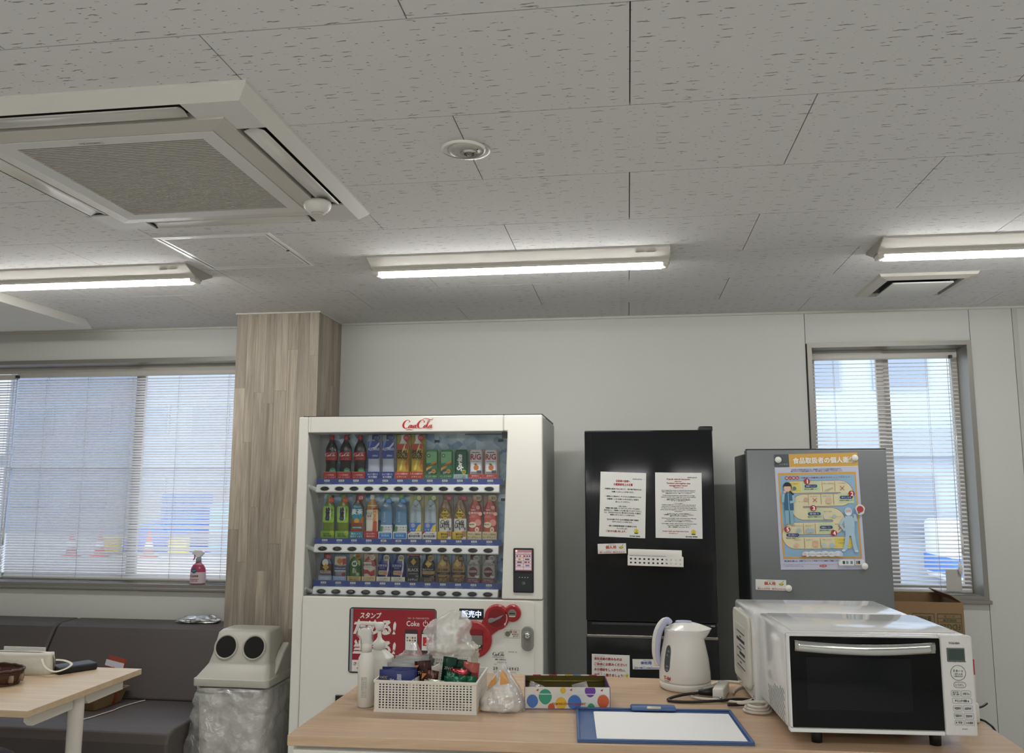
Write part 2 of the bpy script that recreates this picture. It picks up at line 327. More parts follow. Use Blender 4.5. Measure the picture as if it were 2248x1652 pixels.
# pillar clad in weathered staves
pil = struct(ob('pillar', None, None, (0, 0, 0)))
PX0, PX1, PY0 = -2.133, -1.659, 4.290
MB().box(PX0 + .006, PX1 - .006, PY0 + .006, WALL, 0, CEIL).obj('core', mat('pillar_core', '#6e6357', .7), pil)
rs = random.Random(3)
def staves(a0, a1, side):
    a = a0
    while a < a1 - .004:
        w = min(rs.choice((.052, .062, .07, .058)), a1 - a)
        if a1 - a - w < .02: w = a1 - a
        z = -rs.uniform(0, .5)
        while z < CEIL:
            l = rs.uniform(.55, 1.0); z0, z1 = max(0, z), min(CEIL, z + l)
            if CEIL - z1 < .12: z1 = CEIL; l = 9
            e = .0004
            if z1 - z0 > .02:
                mb = MB()
                if side == 0: mb.box(a + e, a + w - e, PY0, PY0 + .006, z0 + e, z1 - e)
                else: mb.box(PX1 - .006 if side == 1 else PX0, PX1 if side == 1 else PX0 + .006, a + e, a + w - e, z0 + e, z1 - e)
                mb.obj('stave', M_PLANK, pil)
            z += l
        a += w
staves(PX0, PX1, 0); staves(PY0 + .006, WALL, 1); staves(PY0 + .006, WALL, 2)
MB().box(PX0 - .008, PX1 + .008, PY0 - .008, WALL, CEIL - .008, CEIL).obj('edge_trim', mat('ceiling_edge'), pil)
# windows --------------------------------------------------------------
GLASS = clear_mat('window_glass', (.96, .98, .99, 1), .06)
SCREEN = clear_mat('insect_screen', (.74, .75, .78, 1), .0, .5)
def window(n, x0, x1, z0, z1, mull, screen, reveal_col):
    w = struct(ob('window_%d' % n, None, None, (0, 0, 0))); f = .024
    for a in ((x0, x1, z1 - f, z1), (x0, x1, z0, z0 + f), (x0, x0 + f, z0 + f, z1 - f), (x1 - f, x1, z0 + f, z1 - f)): MB().box(a[0], a[1], T0 - .014, T1, a[2], a[3]).obj('frame', M_FRAME, w)
    MB().box(x0 - .008, x1 + .008, T0 - .03, T0 + .02, z0 - .012, z0 + .006, .003).obj('sill', M_FRAME, w)
    i0, i1, j0, j1 = x0 + f, x1 - f, z0 + f, z1 - f; xs = [i0] + mull + [i1]
    for k, (a, b) in enumerate(zip(xs, xs[1:])):
        y = T1 - .05 + .022 * (k % 2); s = .036; sh = ob('sash', None, w)
        for q in ((a, b, j1 - s, j1), (a, b, j0, j0 + s), (a, a + s, j0 + s, j1 - s), (b - s, b, j0 + s, j1 - s)): MB().box(q[0], q[1], y, y + .022, q[2], q[3]).obj('sash_rail', M_SASH, sh)
        MB().box(a + s, b - s, y + .008, y + .013, j0 + s, j1 - s).obj('pane', GLASS, w)
        if screen and k in screen: MB().box(a + s * .6, b - s * .3, T1 + .004, T1 + .006, j0 + .02, j1 - .02).obj('insect_screen', SCREEN, w)
    return w
window(1, WL0, WL1, WZ0, WZ1, [-4.25, -2.985], (1,), None)
window(2, W20, W21, .929, 2.276, [1.392], (), None)
# outside --------------------------------------------------------------
g = struct(MB().box(-40, 40, T1 + .02, 60, -.45, -.4).obj('ground', mat('bright_concrete_yard', '#c3c1bb', .9, noise_amt=.06, noise_scale=.6)))
def building(label, loc, w, h, d, wall, cols, rows, band=None):
    t = thing('building', label, 'building', loc)
    MB().box(-w / 2, w / 2, 0, d, 0, h).obj('wall', mat('render_' + wall.strip('#'), wall, .9, noise_amt=.05, noise_scale=.5), t)
    MB().box(-w / 2 - .15, w / 2 + .15, -.15, d, h, h + .25).obj('roof_edge', P('#8e9296'), t)
    for i in range(cols):
        for j in range(rows):
            cx = -w / 2 + w * (i + .5) / cols; cz = h * (j + .55) / rows
            fr = MB().box(cx - w / cols * .32, cx + w / cols * .32, -.05, .02, cz - .6, cz + .6).obj('window', P('#a3abb6'), t)
            MB().box(cx - w / cols * .29, cx + w / cols * .29, -.07, -.05, cz - .54, cz + .54).obj('pane', mat('far_pane', '#8893a2', .3), fr)
    if band: MB().box(-w / 2, w / 2, -.3, 0, band - .5, band).obj('canopy', P('#9aa3ad'), t)
    return t
building('pale grey building with rows of windows across the yard, behind the left blind', (-19.5, 32, -.4), 13, 9, 6, '#9ba3b0', 5, 3, 3.2)
building('white building beyond the yard, behind the right half of the left blind', (-9.4, 30, -.4), 6.0, 7, 6, '#c9ced6', 3, 2, None)
building('pale blue-grey building close behind the right window blind', (6.1, 17, -.4), 6.5, 8.5, 6, '#b4bfcd', 4, 3, 3.0)
M_ORANGE = P('#d8452c', .5)
def cone(x, y, lab):
    t = thing('traffic_cone', lab, 'traffic cone', (x, y, -.4), (0, 0, 0), 'traffic cones in the yard')
    MB().box(-.19, .19, -.19, .19, 0, .03, .01).obj('base', M_ORANGE, t); MB().lathe([(.15, .03), (.03, .7), (.0, .7)], 12).obj('body', M_ORANGE, t)
    MB().lathe([(.115, .24), (.082, .42)], 12, sx=1.01, sy=1.01, caps=False).obj('band', P('#e6e4df'), t)
for x, l in ((-15.3, 'orange traffic cone in the yard, leftmost one seen through the left blind'), (-14.45, 'orange traffic cone in the yard, second from the left behind the blind'), (-13.0, 'orange traffic cone standing before the blue tarp heap outside the left window'), (-10.15, 'orange traffic cone outside, just left of the wooden pillar')):
    cone(x, 21.6, l)
tag(MB().lathe([(1.1, 0), (1.05, .25), (.8, .62), (.4, .85), (0, .92)], 16, sy=.7).obj('tarp_heap', P('#3d66c9', .5), None, (-14.0, 23.8, -.4)), 'blue tarpaulin heap in the yard behind the orange cones', 'tarp')
t = thing('container', 'bright blue storage box standing in the yard behind the left blind', 'container', (-12.55, 22.2, -.4)); MB().box(-.52, .52, 0, 1.0, 0, 1.72, .02).obj('body', P('#2f74e0', .5), t)
for k in range(4): MB().box(-.46 + k * .25, -.34 + k * .25, -.025, 0, .08, 1.64).obj('rib', P('#2b69cf', .5), t)
t = thing('container', 'pale blue low container in the yard beside the pillar', 'container', (-11.0, 22.3, -.4)); MB().box(-.66, .66, 0, 1.0, .1, 1.42, .02).obj('body', P('#8fb7ea', .5), t); MB().box(-.7, .7, -.04, 1.04, 1.36, 1.44).obj('lid', P('#7aa3da', .5), t)
for x, l in ((-14.4, 'yellow barrier block between the cones, left one outside'), (-12.35, 'yellow barrier block right of the tarp heap outside')):
    t = thing('barrier_block', l, 'barrier', (x, 21.9, -.4), (0, 0, 0), 'yellow barrier blocks'); MB().box(-.28, .28, 0, .2, .06, .5, .02).obj('block', P('#d8bf3a'), t); MB().box(-.3, .3, -.02, .22, 0, .06).obj('base', P('#555555'), t)
t = thing('parked_van', 'blue and white van low behind the right window blind', 'van', (6.6, 15.2, -.4)); MB().box(-1.2, 1.2, 0, 1.4, .3, 1.35, .08).obj('body', P('#d9dde2', .4), t); MB().box(-1.21, 1.21, -.01, 1.41, .42, .72).obj('stripe', P('#3f74c4', .4), t)
for sx in (-.75, .75): MB().lathe([(.3, -.05), (.3, .15)], 16, c=(sx, 0, .3), axis='y').obj('wheel', P('#2a2a2a'), t)
# ================================================================ things on the ceiling
M_WHITE = mat('white_enamel', '#d6d3c9', .45); M_WHITE2 = mat('white_plastic', '#dcdad2', .4); M_GREYW = mat('grey_white_plastic', '#c2beb3', .5)
M_TUBE = mat('lit_tube', '#ffffff', .5, emit=(1.0, .992, .975, 1), es=TUBE)
def ceiling_light(x, y, label, dim=1.):
    t = thing('ceiling_light', label, 'ceiling light', (x, y, CEIL), (0, 0, 0), 'linear batten lights'); L = .622
    fix(MB().prism([(-.113, 0), (-.113, -.006), (-.030, -.036), (.030, -.036), (.113, -.006), (.113, 0)], -L, L, 'x').obj('housing', M_WHITE, t))
    for s in (-1, 1): MB().box(-L, L, s * .0295 - .0015, s * .0295 + .0015, -.0465, -.034).obj('added_shield_lip', M_WHITE, t)  # added lips, shaped to keep tube light off the sloping housing
    for a, b in ((-L - .004, -L), (L, L + .004)): fix(MB().prism([(-.115, 0), (-.115, -.008), (-.034, -.040), (.034, -.040), (.115, -.008), (.115, 0)], a, b, 'x').obj('end_cap', mat('end_cap_grey', '#b4b2aa', .5), t))
    prof = [(.027 * math.cos(a), -.040 - .026 * math.sin(a)) for a in [PI * (.06 + .88 * i / 8) for i in range(9)]]
    fix(MB().prism(prof, -L + .03, L - .03, 'x', True).obj('tube', M_TUBE, t))
    for s in (-1, 1): MB().box(s * (L - .015) - .013, s * (L - .015) + .013, -.03, .03, -.060, -.030, .006).obj('lamp_holder', M_WHITE2, t)
    lb = MB()
    for q in (.03, .075): lb.rect(L - .06 - q, L - .025 - q, -.004, .004)
    o = lb.obj('rating_label', P('#a5a39b'), t, (0, -.085, -.0172), (math.radians(-70), 0, 0))
    return t
LY = 3.377
ceiling_light(-.443, LY, 'lit white batten light in the middle of the ceiling, above the vending machine')
ceiling_light(-2.493, LY, 'lit white batten light at the left edge, beyond the air conditioner')
ceiling_light(1.607, LY, 'lit white batten light at the right edge, before the extractor vent')
for x, l in ((-2.493, 'left'), (-.443, 'middle'), (1.607, 'right')):
    ceiling_light(x, .15, 'lit white batten light behind the viewer, %s of the first rear row' % l)
    ceiling_light(x, -1.9, 'unseen added batten light far behind the viewer, %s of the last row' % l)  # last row is unseen, added to raise the room's overall light
# cassette air conditioner
ac = thing('ceiling_air_conditioner', 'square white four-way ceiling cassette air conditioner with grey grille, upper left', 'air conditioner', (-1.362, 2.238, CEIL))
def ring(o, i, z0, z1):
    """square ring between half widths o and i"""
    v = []; 
    for hw, z in ((o, z0), (i, z1)): v += [(-hw, -hw, z), (hw, -hw, z), (hw, hw, z), (-hw, hw, z)]
    return v, [(k, (k + 1) % 4, 4 + (k + 1) % 4, 4 + k) for k in range(4)]
m = MB(); m.add(*ring(.482, .482, 0, -.008)); m.add(*ring(.482, .452, -.008, -.036)); fix(m.obj('bevel_frame', mat('ac_cream', '#cdcbc3', .4), ac))
o_, i_, sl = .452, .372, .30                              # flat corner plates
for (sx, sy) in ((-1, -1), (1, -1), (1, 1), (-1, 1)):
    fix(MB().prism([(sx * sl, sy * i_), (sx * i_, sy * i_), (sx * i_, sy * sl), (sx * o_, sy * sl), (sx * o_, sy * o_), (sx * sl, sy * o_)], -.036, -.030, 'z').obj('corner_plate', mat('ac_plate', '#d3d2cc', .4), ac))
dk = mat('ac_slot_dark', '#24272c', .6)
for k in range(4):
    rz = k * PI / 2
    MB().box(-sl, sl, i_ + .002, o_ - .001, -.012, -.004).obj('air_slot', dk, ac, (0, 0, 0), (0, 0, rz))
    fix(MB().grid(lambda u, v: (-.285 + .57 * u, i_ + .012 + .058 * v, -.034 + .010 * math.sin(v * PI * .9) - .006 * v), 1, 6).obj('louver', mat('ac_cream'), ac, (0, 0, 0), (0, 0, rz)), False).modifiers.new('s', 'SOLIDIFY').thickness = .003
m = MB(); m.add(*ring(.372, .372, -.020, -.040)); m.add(*ring(.372, .320, -.040, -.046)); fix(m.obj('panel_border', M_GREYW, ac))
MB().box(-.32, .32, -.32, .32, -.030, -.022).obj('grille_backing', mat('grille_back', '#6d6b63', .8), ac)
for q in ((-.318, .318, .272, .318), (-.318, .318, -.318, -.280), (-.318, -.270, -.28, .272), (.270, .318, -.28, .272)): MB().box(*q, -.048, -.030).obj('grille_frame', mat('ac_plate'), ac)
bar = MB().box(-.27, .27, -.0022, .0022, -.0445, -.036).mesh('grille_bar', mat('grille_bar_grey', '#c9c6bc', .6))
for k in range(50): ob('grille_bar', bar, ac, (0, -.275 + k * .01105, 0))
bd = MB().box(-.035, .035, -.0075, .0075, -.049, -.0475).obj('maker_badge', M_GREYW, ac, (-.04, -.295, 0))
lt = text('MITSUBISHI', .010, 0, .038, .005, '#6a675f', bd); lt.rotation_euler = (PI / 2, 0, 0); lt.location = (.008, 0, -.0495)
dm = MB()
for a in (90, 210, 330):
    c, s = math.cos(math.radians(a)), math.sin(math.radians(a)); dm.add([(-.022 + .002 * c, .002 * s, -.0495), (-.022 + .004 * c - .002 * s, .004 * s + .002 * c, -.0495), (-.022 + .006 * c, .006 * s, -.0495), (-.022 + .004 * c + .002 * s, .004 * s - .002 * c, -.0495)], [(0, 1, 2, 3)])
dm.obj('maker_mark', P('#6a675f'), bd)
dm = MB().lathe([(.043, -.036), (.046, -.046), (.041, -.060), (.027, -.073), (0, -.075)], 24, c=(.376, .262, 0)).obj('sensor_dome', M_WHITE2, ac); MB().lathe([(.020, -.0755), (.018, -.079), (0, -.079)], 20, c=(.376, .262, 0)).obj('sensor_eye', M_GREYW, dm)
# ceiling hatch
hx, hy = -1.567, 3.131
ha = thing('ceiling_hatch', 'square ceiling access hatch with thin silver rim, below the air conditioner', 'hatch', (hx, hy, CEIL))
m = MB()
for o, i, z in ((.236, .2225, -.004), (.2165, .204, -.003)):
    for q in ((-o, o, -o, -i), (-o, o, i, o), (-o, -i, -i, i), (i, o, -i, i)): MB().box(q[0], q[1], q[2], q[3], z, .001).obj('rim', mat('brushed_rim', '#eceded', .35), ha)
MB().box(-.2228, .2228, -.2228, .2228, -.0012, .001).obj('gap', P('#4b4944'), ha)
MB().box(-.2025, .2025, -.2025, .2025, -.003, .001).obj('board', M_TILE, ha); MB().lathe([(.006, -.005), (.006, -.003)], 10, c=(.213, .0, 0)).obj('lock', P('#2e2c2a'), ha)
# emergency downlight
em = thing('emergency_light', 'small round clear-rimmed emergency downlight in the ceiling centre', 'emergency light', (-.434, 2.235, CEIL))
MB().lathe([(.061, 0), (.061, -.004), (.052, -.009), (.026, -.010), (.024, -.006), (0, -.006)], 36).obj('plate', mat('plate_grey', '#b9b7ae', .3), em)
MB().lathe([(.0625, -.001), (.0625, -.0055), (.058, -.0075)], 36, caps=False).obj('rim', mat('clear_rim', '#e3e2dc', .2), em)
MB().lathe([(.024, -.007), (.022, -.012), (.016, -.013)], 20, caps=False).obj('bezel', mat('chrome', '#d0d0d0', .12, 1.), em); MB().lathe([(.017, -.008), (.010, -.011), (.006, -.017), (0, -.018)], 16).obj('lens', mat('lamp_lens', '#7d7b74', .1, .4), em)
text('非常灯', -.012, 0, .022, .005, '#7a776f', em).rotation_euler = (PI / 2, 0, 0); em.children[-1].location = (-.01, -.036, -.0102)
MB().lathe([(.002, -.0115), (.002, -.0095)], 8, c=(.028, -.024, 0)).obj('indicator', P('#3a3833'), em)
# extractor vent
fx, fy = 1.348, 4.06
fa = thing('extractor_vent', 'square white ceiling extractor vent with dark slots, right of the ceiling near the wall', 'vent', (fx, fy, CEIL))
m = MB()
m.add(*ring(.212, .205, 0, -.012)); m.add(*ring(.205, .165, -.012, -.022)); m.add(*ring(.165, .165, -.022, -.002)); fix(m.obj('frame', M_GREYW, fa))
MB().box(-.166, .166, -.166, .166, -.004, -.001).obj('cavity', dk, fa); MB().box(-.132, .132, -.128, .138, -.030, -.022, .003).obj('cover_plate', mat('ac_plate'), fa)
for s in (-1, 1): MB().box(s * .12 - .006, s * .12 + .006, -.1, .1, -.023, -.003).obj('bracket', P('#3b3f45'), fa)
# hung flat panel at the left edge
hp = thing('hanging_ceiling_panel', 'flat white panel fixed under the ceiling at the far left, near the window', 'ceiling panel', (-3.6, 3.2, CEIL))
fix(MB().prism([(-.575, -.060), (.580, -.060), (.570, -.052), (.53, 0), (-.53, 0)], -.6, 1.118, 'y').obj('body', mat('panel_white', '#e2e1da', .5), hp)); MB().box(-.575, .579, .50, .502, -.0604, -.0598).obj('seam', P('#b9b8b0'), hp)
# ================================================================ venetian blinds
M_SLAT = None
def slat_mat():
    m = bpy.data.materials.new('blind_slat'); m.use_nodes = True; nt = m.node_tree; b = nt.nodes['Principled BSDF']; out = nt.nodes['Material Output']
    b.inputs['Base Color'].default_value = S('#e4e2e2'); b.inputs['Roughness'].default_value = .35
    tl = nt.nodes.new('ShaderNodeBsdfTranslucent'); tl.inputs[0].default_value = S('#e4e4ea'); mx = nt.nodes.new('ShaderNodeMixShader'); mx.inputs[0].default_value = .38
    nt.links.new(b.outputs[0], mx.inputs[1]); nt.links.new(tl.outputs[0], mx.inputs[2]); nt.links.new(mx.outputs[0], out.inputs['Surface']); return m
M_SLAT = slat_mat()
M_RAIL = mat('blind_rail', '#bdbab2', .4)
def blind(label, x0, x1, ztop, zbot, y, pitch, width, tilt, cords, wand, tassel=False):
    t = thing('venetian_blind', label, 'blind', (x0, y, zbot), (0, 0, 0), 'venetian blinds')
    L = x1 - x0; H = ztop - zbot
    MB().box(0, L, -.018, .018, H - .030, H, .002).obj('head_rail', M_RAIL, t); MB().box(0, L, -.010, .010, 0, .012, .003).obj('bottom_rail', M_RAIL, t)
    n = int((H - .05) / pitch); w = width / 2
    def prof(v): s = (v - .5) * 2; return (s * w, .0022 * (1 - s * s))
    sl = MB().grid(lambda u, v: (L * u, prof(v)[0], prof(v)[1]), 1, 4).mesh('slat', M_SLAT)
    r = random.Random(int(L * 1000))
    for k in range(n):
        ob('slat', sl, t, (0, 0, .018 + k * (H - .05) / n), (tilt + r.uniform(-.03, .03), r.uniform(-.0012, .0012), 0))
    for c in cords:
        for dy in (-w * .95, w * .95): MB().tube([(c, dy, .01), (c, dy, H - .03)], .0009, 5).obj('ladder_cord', P('#cfcdc6'), t)
    if wand is not None:
        MB().tube([(wand, -.03, H - .02), (wand + .002, -.034, H * .5), (wand - .004, -.036, .30)], .0035, 6).obj('tilt_wand', clear_mat('wand_clear', (.85, .86, .88, 1), .2, .1, .4), t)
        MB().tube([(wand - .004, -.036, .30), (wand - .006, -.036, .20)], .006, 8).obj('wand_grip', P('#d9d8d4'), t)
        MB().tube([(wand - .02, -.032, H - .02), (wand - .024, -.034, .16)], .0016, 5).obj('pull_cord', P('#cfcdc6'), t); MB().lathe([(.004, .12), (.011, .09), (.009, .06), (0, .055)], 10, c=(wand - .024, -.034, .04)).obj('cord_tassel', P('#dddcd8'), t)
        MB().box(wand - .006, wand + .006, -.04, -.016, H - .035, H - .018).obj('wand_hook', P('#2e2d2c'), t)
    if tassel: MB().box(L - .13, L - .055, -.026, -.024, .01, .12).obj('care_tag', P('#b9b6ae'), t)
    return t
YBL = 4.712
blind('wide white venetian blind, nearly closed, over the left window beside the pillar', -3.775, -2.225, 2.205, .952, YBL, .0158, .0195, math.radians(38), [.20, .48, .78, 1.08, 1.40], .012)
blind('white venetian blind cut off by the left edge of the photo', -5.17, -3.79, 2.195, .952, YBL, .0158, .0195, math.radians(40), [.3, .7, 1.1, 1.33], None)
blind('half-open white venetian blind over the narrow right window behind the grey refrigerator', 1.000, 1.752, 2.222, .962, YBL - .004, .0207, .0235, math.radians(17), [.12, .60], .715, True)
for x0, x1, z1 in ((-5.17, -2.225, 2.245),):
    pass
# ================================================================ vending machine
VX, VY = -.971, 3.80
M_VW = mat('vending_white', '#dedcd3', .32, coat=.2); M_VW2 = mat('vending_grey_white', '#c9c8c1', .45); M_BLK = mat('black_plastic', '#16171a', .35); M_DGREY = mat('dark_grey', '#5b5d5c', .45)
vm = thing('vending_machine', 'large white drinks vending machine with red script logo, against the back wall', 'vending machine', (VX, VY, 0))
HW = .584
fix(MB().box(-HW, HW, .17, .62, .05, 1.825).obj('body', M_VW2, vm)); MB().box(HW - .001, HW + .001, .03, .615, .06, 1.822).obj('side_skin', mat('side_grey', '#9c9d9a', .45), vm)
MB().box(-HW + .02, HW - .02, .05, .6, 0, .06).obj('plinth', M_BLK, vm); MB().box(-HW + .01, HW - .002, .03, .6, 1.825, 1.838).obj('top_cover', mat('top_dark', '#3a3b3c', .5), vm)
fix(MB().box(-HW, -.537, 0, .17, .05, 1.832).obj('left_stile', M_VW, vm), bevel=.006); fix(MB().box(-.537, .405, 0, .17, 1.757, 1.832).obj('header', M_VW, vm), bevel=.004)
fix(MB().prism([(.405, 1.757), (.423, 1.757), (.398, 1.003), (HW, 1.003), (HW, 1.832), (.405, 1.832)], 0, .17).obj('right_door_column', M_VW, vm), bevel=.006)
fix(MB().prism([(-.537, .05), (HW, .05), (HW, 1.0), (-.537, 1.0)], .004, .17).obj('lower_front', M_VW, vm), bevel=.003)
fix(MB().prism(rr(-.534, .546, .30, .998, .018), -.004, .004).obj('lower_door', M_VW, vm), bevel=.003)
MB().box(-.362, .22, -.012, 0, .33, .566, .004).obj('pickup_flap', M_BLK, vm)
MB().box(-.534, .40, .006, .17, 1.0, 1.003).obj('cavity_floor', M_DGREY, vm)
MB().box(-.5365, .43, .168, .172, 1.0, 1.757).obj('cavity_back', mat('cavity_back_grey', '#a9aaab', .5), vm)
# frozen-look printed back cards
def ice_mat():
    m = bpy.data.materials.new('ice_cube_print'); m.use_nodes = True; nt = m.node_tree; b = nt.nodes['Principled BSDF']; N = nt.nodes.new; L = nt.links.new
    tc = N('ShaderNodeTexCoord'); v = N('ShaderNodeTexVoronoi'); v.inputs['Scale'].default_value = 24; v.feature = 'F1'; v.inputs['Detail'].default_value = 0
    n = N('ShaderNodeTexNoise'); n.inputs['Scale'].default_value = 22; n.inputs['Detail'].default_value = 5; L(tc.outputs['Object'], v.inputs['Vector']); L(tc.outputs['Object'], n.inputs['Vector'])
    a = N('ShaderNodeMath'); a.operation = 'MULTIPLY_ADD'; a.inputs[1].default_value = .6; sx = N('ShaderNodeSeparateColor'); L(v.outputs['Color'], sx.inputs[0]); hf = N('ShaderNodeMath'); hf.operation = 'MULTIPLY'; hf.inputs[1].default_value = .55; L(sx.outputs[0], hf.inputs[0]); L(n.outputs['Fac'], a.inputs[0]); L(hf.outputs[0], a.inputs[2])
    cr = N('ShaderNodeValToRGB'); cr.color_ramp.elements[0].position = .28; cr.color_ramp.elements[0].color = S('#c6d8de'); cr.color_ramp.elements[1].position = .88; cr.color_ramp.elements[1].color = S('#4a7ba6'); L(a.outputs[0], cr.inputs[0])
    L(cr.outputs[0], b.inputs['Base Color']); b.inputs['Roughness'].default_value = .4; return m
M_ICE = ice_mat()
for z0, z1, x0, x1 in ((1.53, 1.757, -.485, .414), (1.245, 1.468, -.50, .400), (1.05, 1.19, -.505, .395)): MB().box(x0, x1, .145, .147, z0, z1).obj('ice_card', M_ICE, vm)
for x, z in ((-.39, 1.735), (.06, 1.72), (.37, 1.722), (-.46, 1.455), (.385, 1.443), (.385, 1.165)): MB().box(x - .012, x + .012, .138, .145, z - .006, z + .006, .001).obj('card_clip', mat('clip_dark', '#3c434a', .4), vm)
PR1 = ['140'] * 5 + ['120'] * 2 + ['100'] * 3 + ['130'] * 2; PR2 = ['120', '120', '100', '130', '80', '80', '120', '120', '130', '130', '130', '130']; PR3 = ['130', '100', '120', '110', '110', '110', '100', '110', '120', '120', '140', '140']
BTN = fix(MB().lathe([(.0, .0), (.0, -.001), (.5, -.004), (.85, -.003), (1, 0)], 20, sx=.0215, sy=.0102, axis='y').obj('b', mat('button_black', '#1a1a1d', .18), None)); btn_me = BTN.data; bpy.data.objects.remove(BTN)
for i in range(len(btn_me.vertices)): btn_me.vertices[i].co.y *= 1.0
BEZ = MB().lathe([(1.16, .002), (1.18, -.001), (1.05, -.0015)], 20, sx=.0215, sy=.0102, axis='y', caps=False).mesh('button_bezel', M_VW2)
for z, xs, xe, pr in ((1.494, -.466, .330, PR1), (1.213, -.468, .327, PR2), (1.016, -.468, .326, PR3)):
    row = ob('shelf_row', None, vm, (0, .06, z))
    fix(MB().prism([(.010, -.020), (-.004, -.019), (-.008, -.014), (-.001, .012), (.006, .019), (.03, .020), (.03, -.020)], xs - .043, xe + .047, 'x').obj('button_bar', mat('bar_white', '#f0efea', .3), row), bevel=.002)
    MB().box(xs - .052, xe + .06, .022, .0235, .018, .046).obj('price_strip', mat('strip_blue', '#2b4a9c', .4), row); MB().box(xs - .06, xe + .07, .020, .0205, .017, .050).obj('strip_cover', clear_mat('clear_acrylic', (.95, .95, .96, 1), .06), row)
    MB().box(xs - .06, xe + .07, .024, .085, .040, .043).obj('shelf', clear_mat('clear_acrylic'), row)
    for i in range(12):
        x = xs + (xe - xs) * i / 11
        ob('button', btn_me, row, (x, -.0046, -.001), (-.262, 0, 0)); ob('button_bezel', BEZ, row, (x, -.0042, -.001), (-.262, 0, 0))
        MB().rect(x - .008 - .004, x + .014, .0325, .0415, .0195).obj('price_tag', P('#e4e3dc'), row)
        text('¥' + pr[i], x + .001, .037, .019, .0062, '#141414', row, .0190, .02); text('つめた〜い', x + .002, .0255, .036, .0075, '#9db2e6', row, .0215, .01)
    MB().tube([(-.536, -.03, .012), (xs - .075, -.02, .010), (xs - .046, .004, -.005)], [.008, .009, .012], 8).obj('bar_arm', mat('bar_white'), row)
MB().box(-.537, .43, .014, .018, 1.002, 1.757).obj('window_pane', clear_mat('display_glass', (.95, .96, .965, 1), .05), vm)
MB().box(.22, .41, .019, .03, 1.742, 1.748).obj('top_rail', M_BLK, vm); MB().box(.395, .42, .019, .04, 1.725, 1.755).obj('hinge_block', M_BLK, vm)
for x in (-.524, .402): MB().box(x - .0006, x + .0006, -.0004, .001, 1.76, 1.83).obj('seam', P('#a9a79f'), vm)
script_logo(.002, 1.793, .150, '#b3161f', vm, -.0008, h=.052)
# card reader
cr = MB().prism(rr(.452, .544, 1.033, 1.229, .006), -.004, .01).obj('card_reader', M_BLK, vm); fix(cr)
sc_ = MB().rect(.460, .536, 1.130, 1.222, -.0045).obj('reader_screen', mat('screen_pink', '#a07a80', .3, emit='#a5636b', es=.18), cr); w = MB(); w.rect(.463, .533, 1.203, 1.2105, -.005)
for k in range(5):
    w.rect(.463, .497, 1.134 + .0135 * k, 1.1455 + .0135 * k, -.005); w.rect(.499, .533, 1.134 + .0135 * k, 1.1455 + .0135 * k, -.005)
w.obj('brand_cells', mat('cell_pale', '#d8c6cb', .4, emit='#d9c3c8', es=.12), cr); mk = MB()
for (x, z, w_, c) in ((.47, 1.194, .008, '#4a4a55'), (.483, 1.194, .008, '#b06a3a'), (.503, 1.194, .009, '#b0202a'), (.515, 1.194, .008, '#7a3050'), (.526, 1.194, .007, '#2d3f90'), (.48, 1.18, .011, '#c98a2a'), (.515, 1.18, .02, '#5b5b60'), (.48, 1.167, .022, '#4a4c55'), (.508, 1.167, .012, '#8a3a3a'), (.522, 1.167, .008, '#aa3a3a'), (.478, 1.153, .016, '#8a7078'), (.516, 1.153, .018, '#6a7fb0')): MB().rect(x - w_ / 2, x + w_ / 2, z - .003, z + .003, -.0053).obj('brand_mark', P(c), cr)
text('電子マネーが使えます', .498, 1.207, .055, .005, '#5a4a50', cr, -.0054, .0); text('ご利用いただける電子マネー', .505, 1.2165, .05, .004, '#d9b8bc', cr, -.0054, .0)
MB().disc(.466, 1.2165, .0042, -.0054, 14).obj('status_lamp', mat('red_lamp', '#ff6060', .4, emit='#ff8a80', es=2.2), cr)
MB().prism(rr(.458, .538, 1.039, 1.118, .003), -.006, -.004).obj('touch_pad', mat('pad_dark', '#23292c', .4), cr)
for k in range(4): MB().box(.478 + k * .0125, .4825 + k * .0125, -.0066, -.006, 1.099, 1.102).obj('pad_lamp', P('#b9c2c2'), cr)
MB().disc(.498, 1.075, .008, -.0064, 16).obj('touch_mark', P('#4c5456'), cr); text(')))', .502, 1.075, .007, .009, '#8a9294', cr, -.0067)
# advert panel
ad = fix(MB().prism(rr(-.306, .102, .664, .954, .014), -.006, .0).obj('advert_frame', M_BLK, vm)); MB().rect(-.300, .098, .670, .949, -.0065).obj('advert_light_edge', P('#8c8f92'), ad)
MB().rect(-.288, .096, .722, .948, -.007).obj('advert_sheet', mat('advert_red', '#8e1522', .35), ad); MB().rect(-.288, .096, .672, .722, -.007).obj('advert_strip', P('#dcd9d2'), ad)
text('スタンプ', -.205, .920, .100, .026, '#e4dcd6', ad, -.0078, .035, .15); text('ためる!', -.185, .868, .195, .062, '#ded8d2', ad, -.0078, .05, .12); text('当たる!', -.185, .780, .195, .062, '#ded8d2', ad, -.0078, .05, .12)
text('コカ・コーラのスマホアプリ', .018, .912, .098, .008, '#d8cfcb', ad, -.0078); text('Coke', -.006, .888, .060, .022, '#e6e0dc', ad, -.0078, .015); text('N', .080, .889, .016, .020, '#e6e0dc', ad, -.0078, .01)
pw = MB(); pts = [(.052 + .0105 * math.cos(a), .888 + .0105 * math.sin(a)) for a in [math.radians(120 + 300 * i / 14) for i in range(15)]]; pw.line(pts, .0028, -.0078); pw.line([(.052, .890), (.052, .905)], .003, -.0078); pw.obj('power_mark', P('#e6e0dc'), ad)
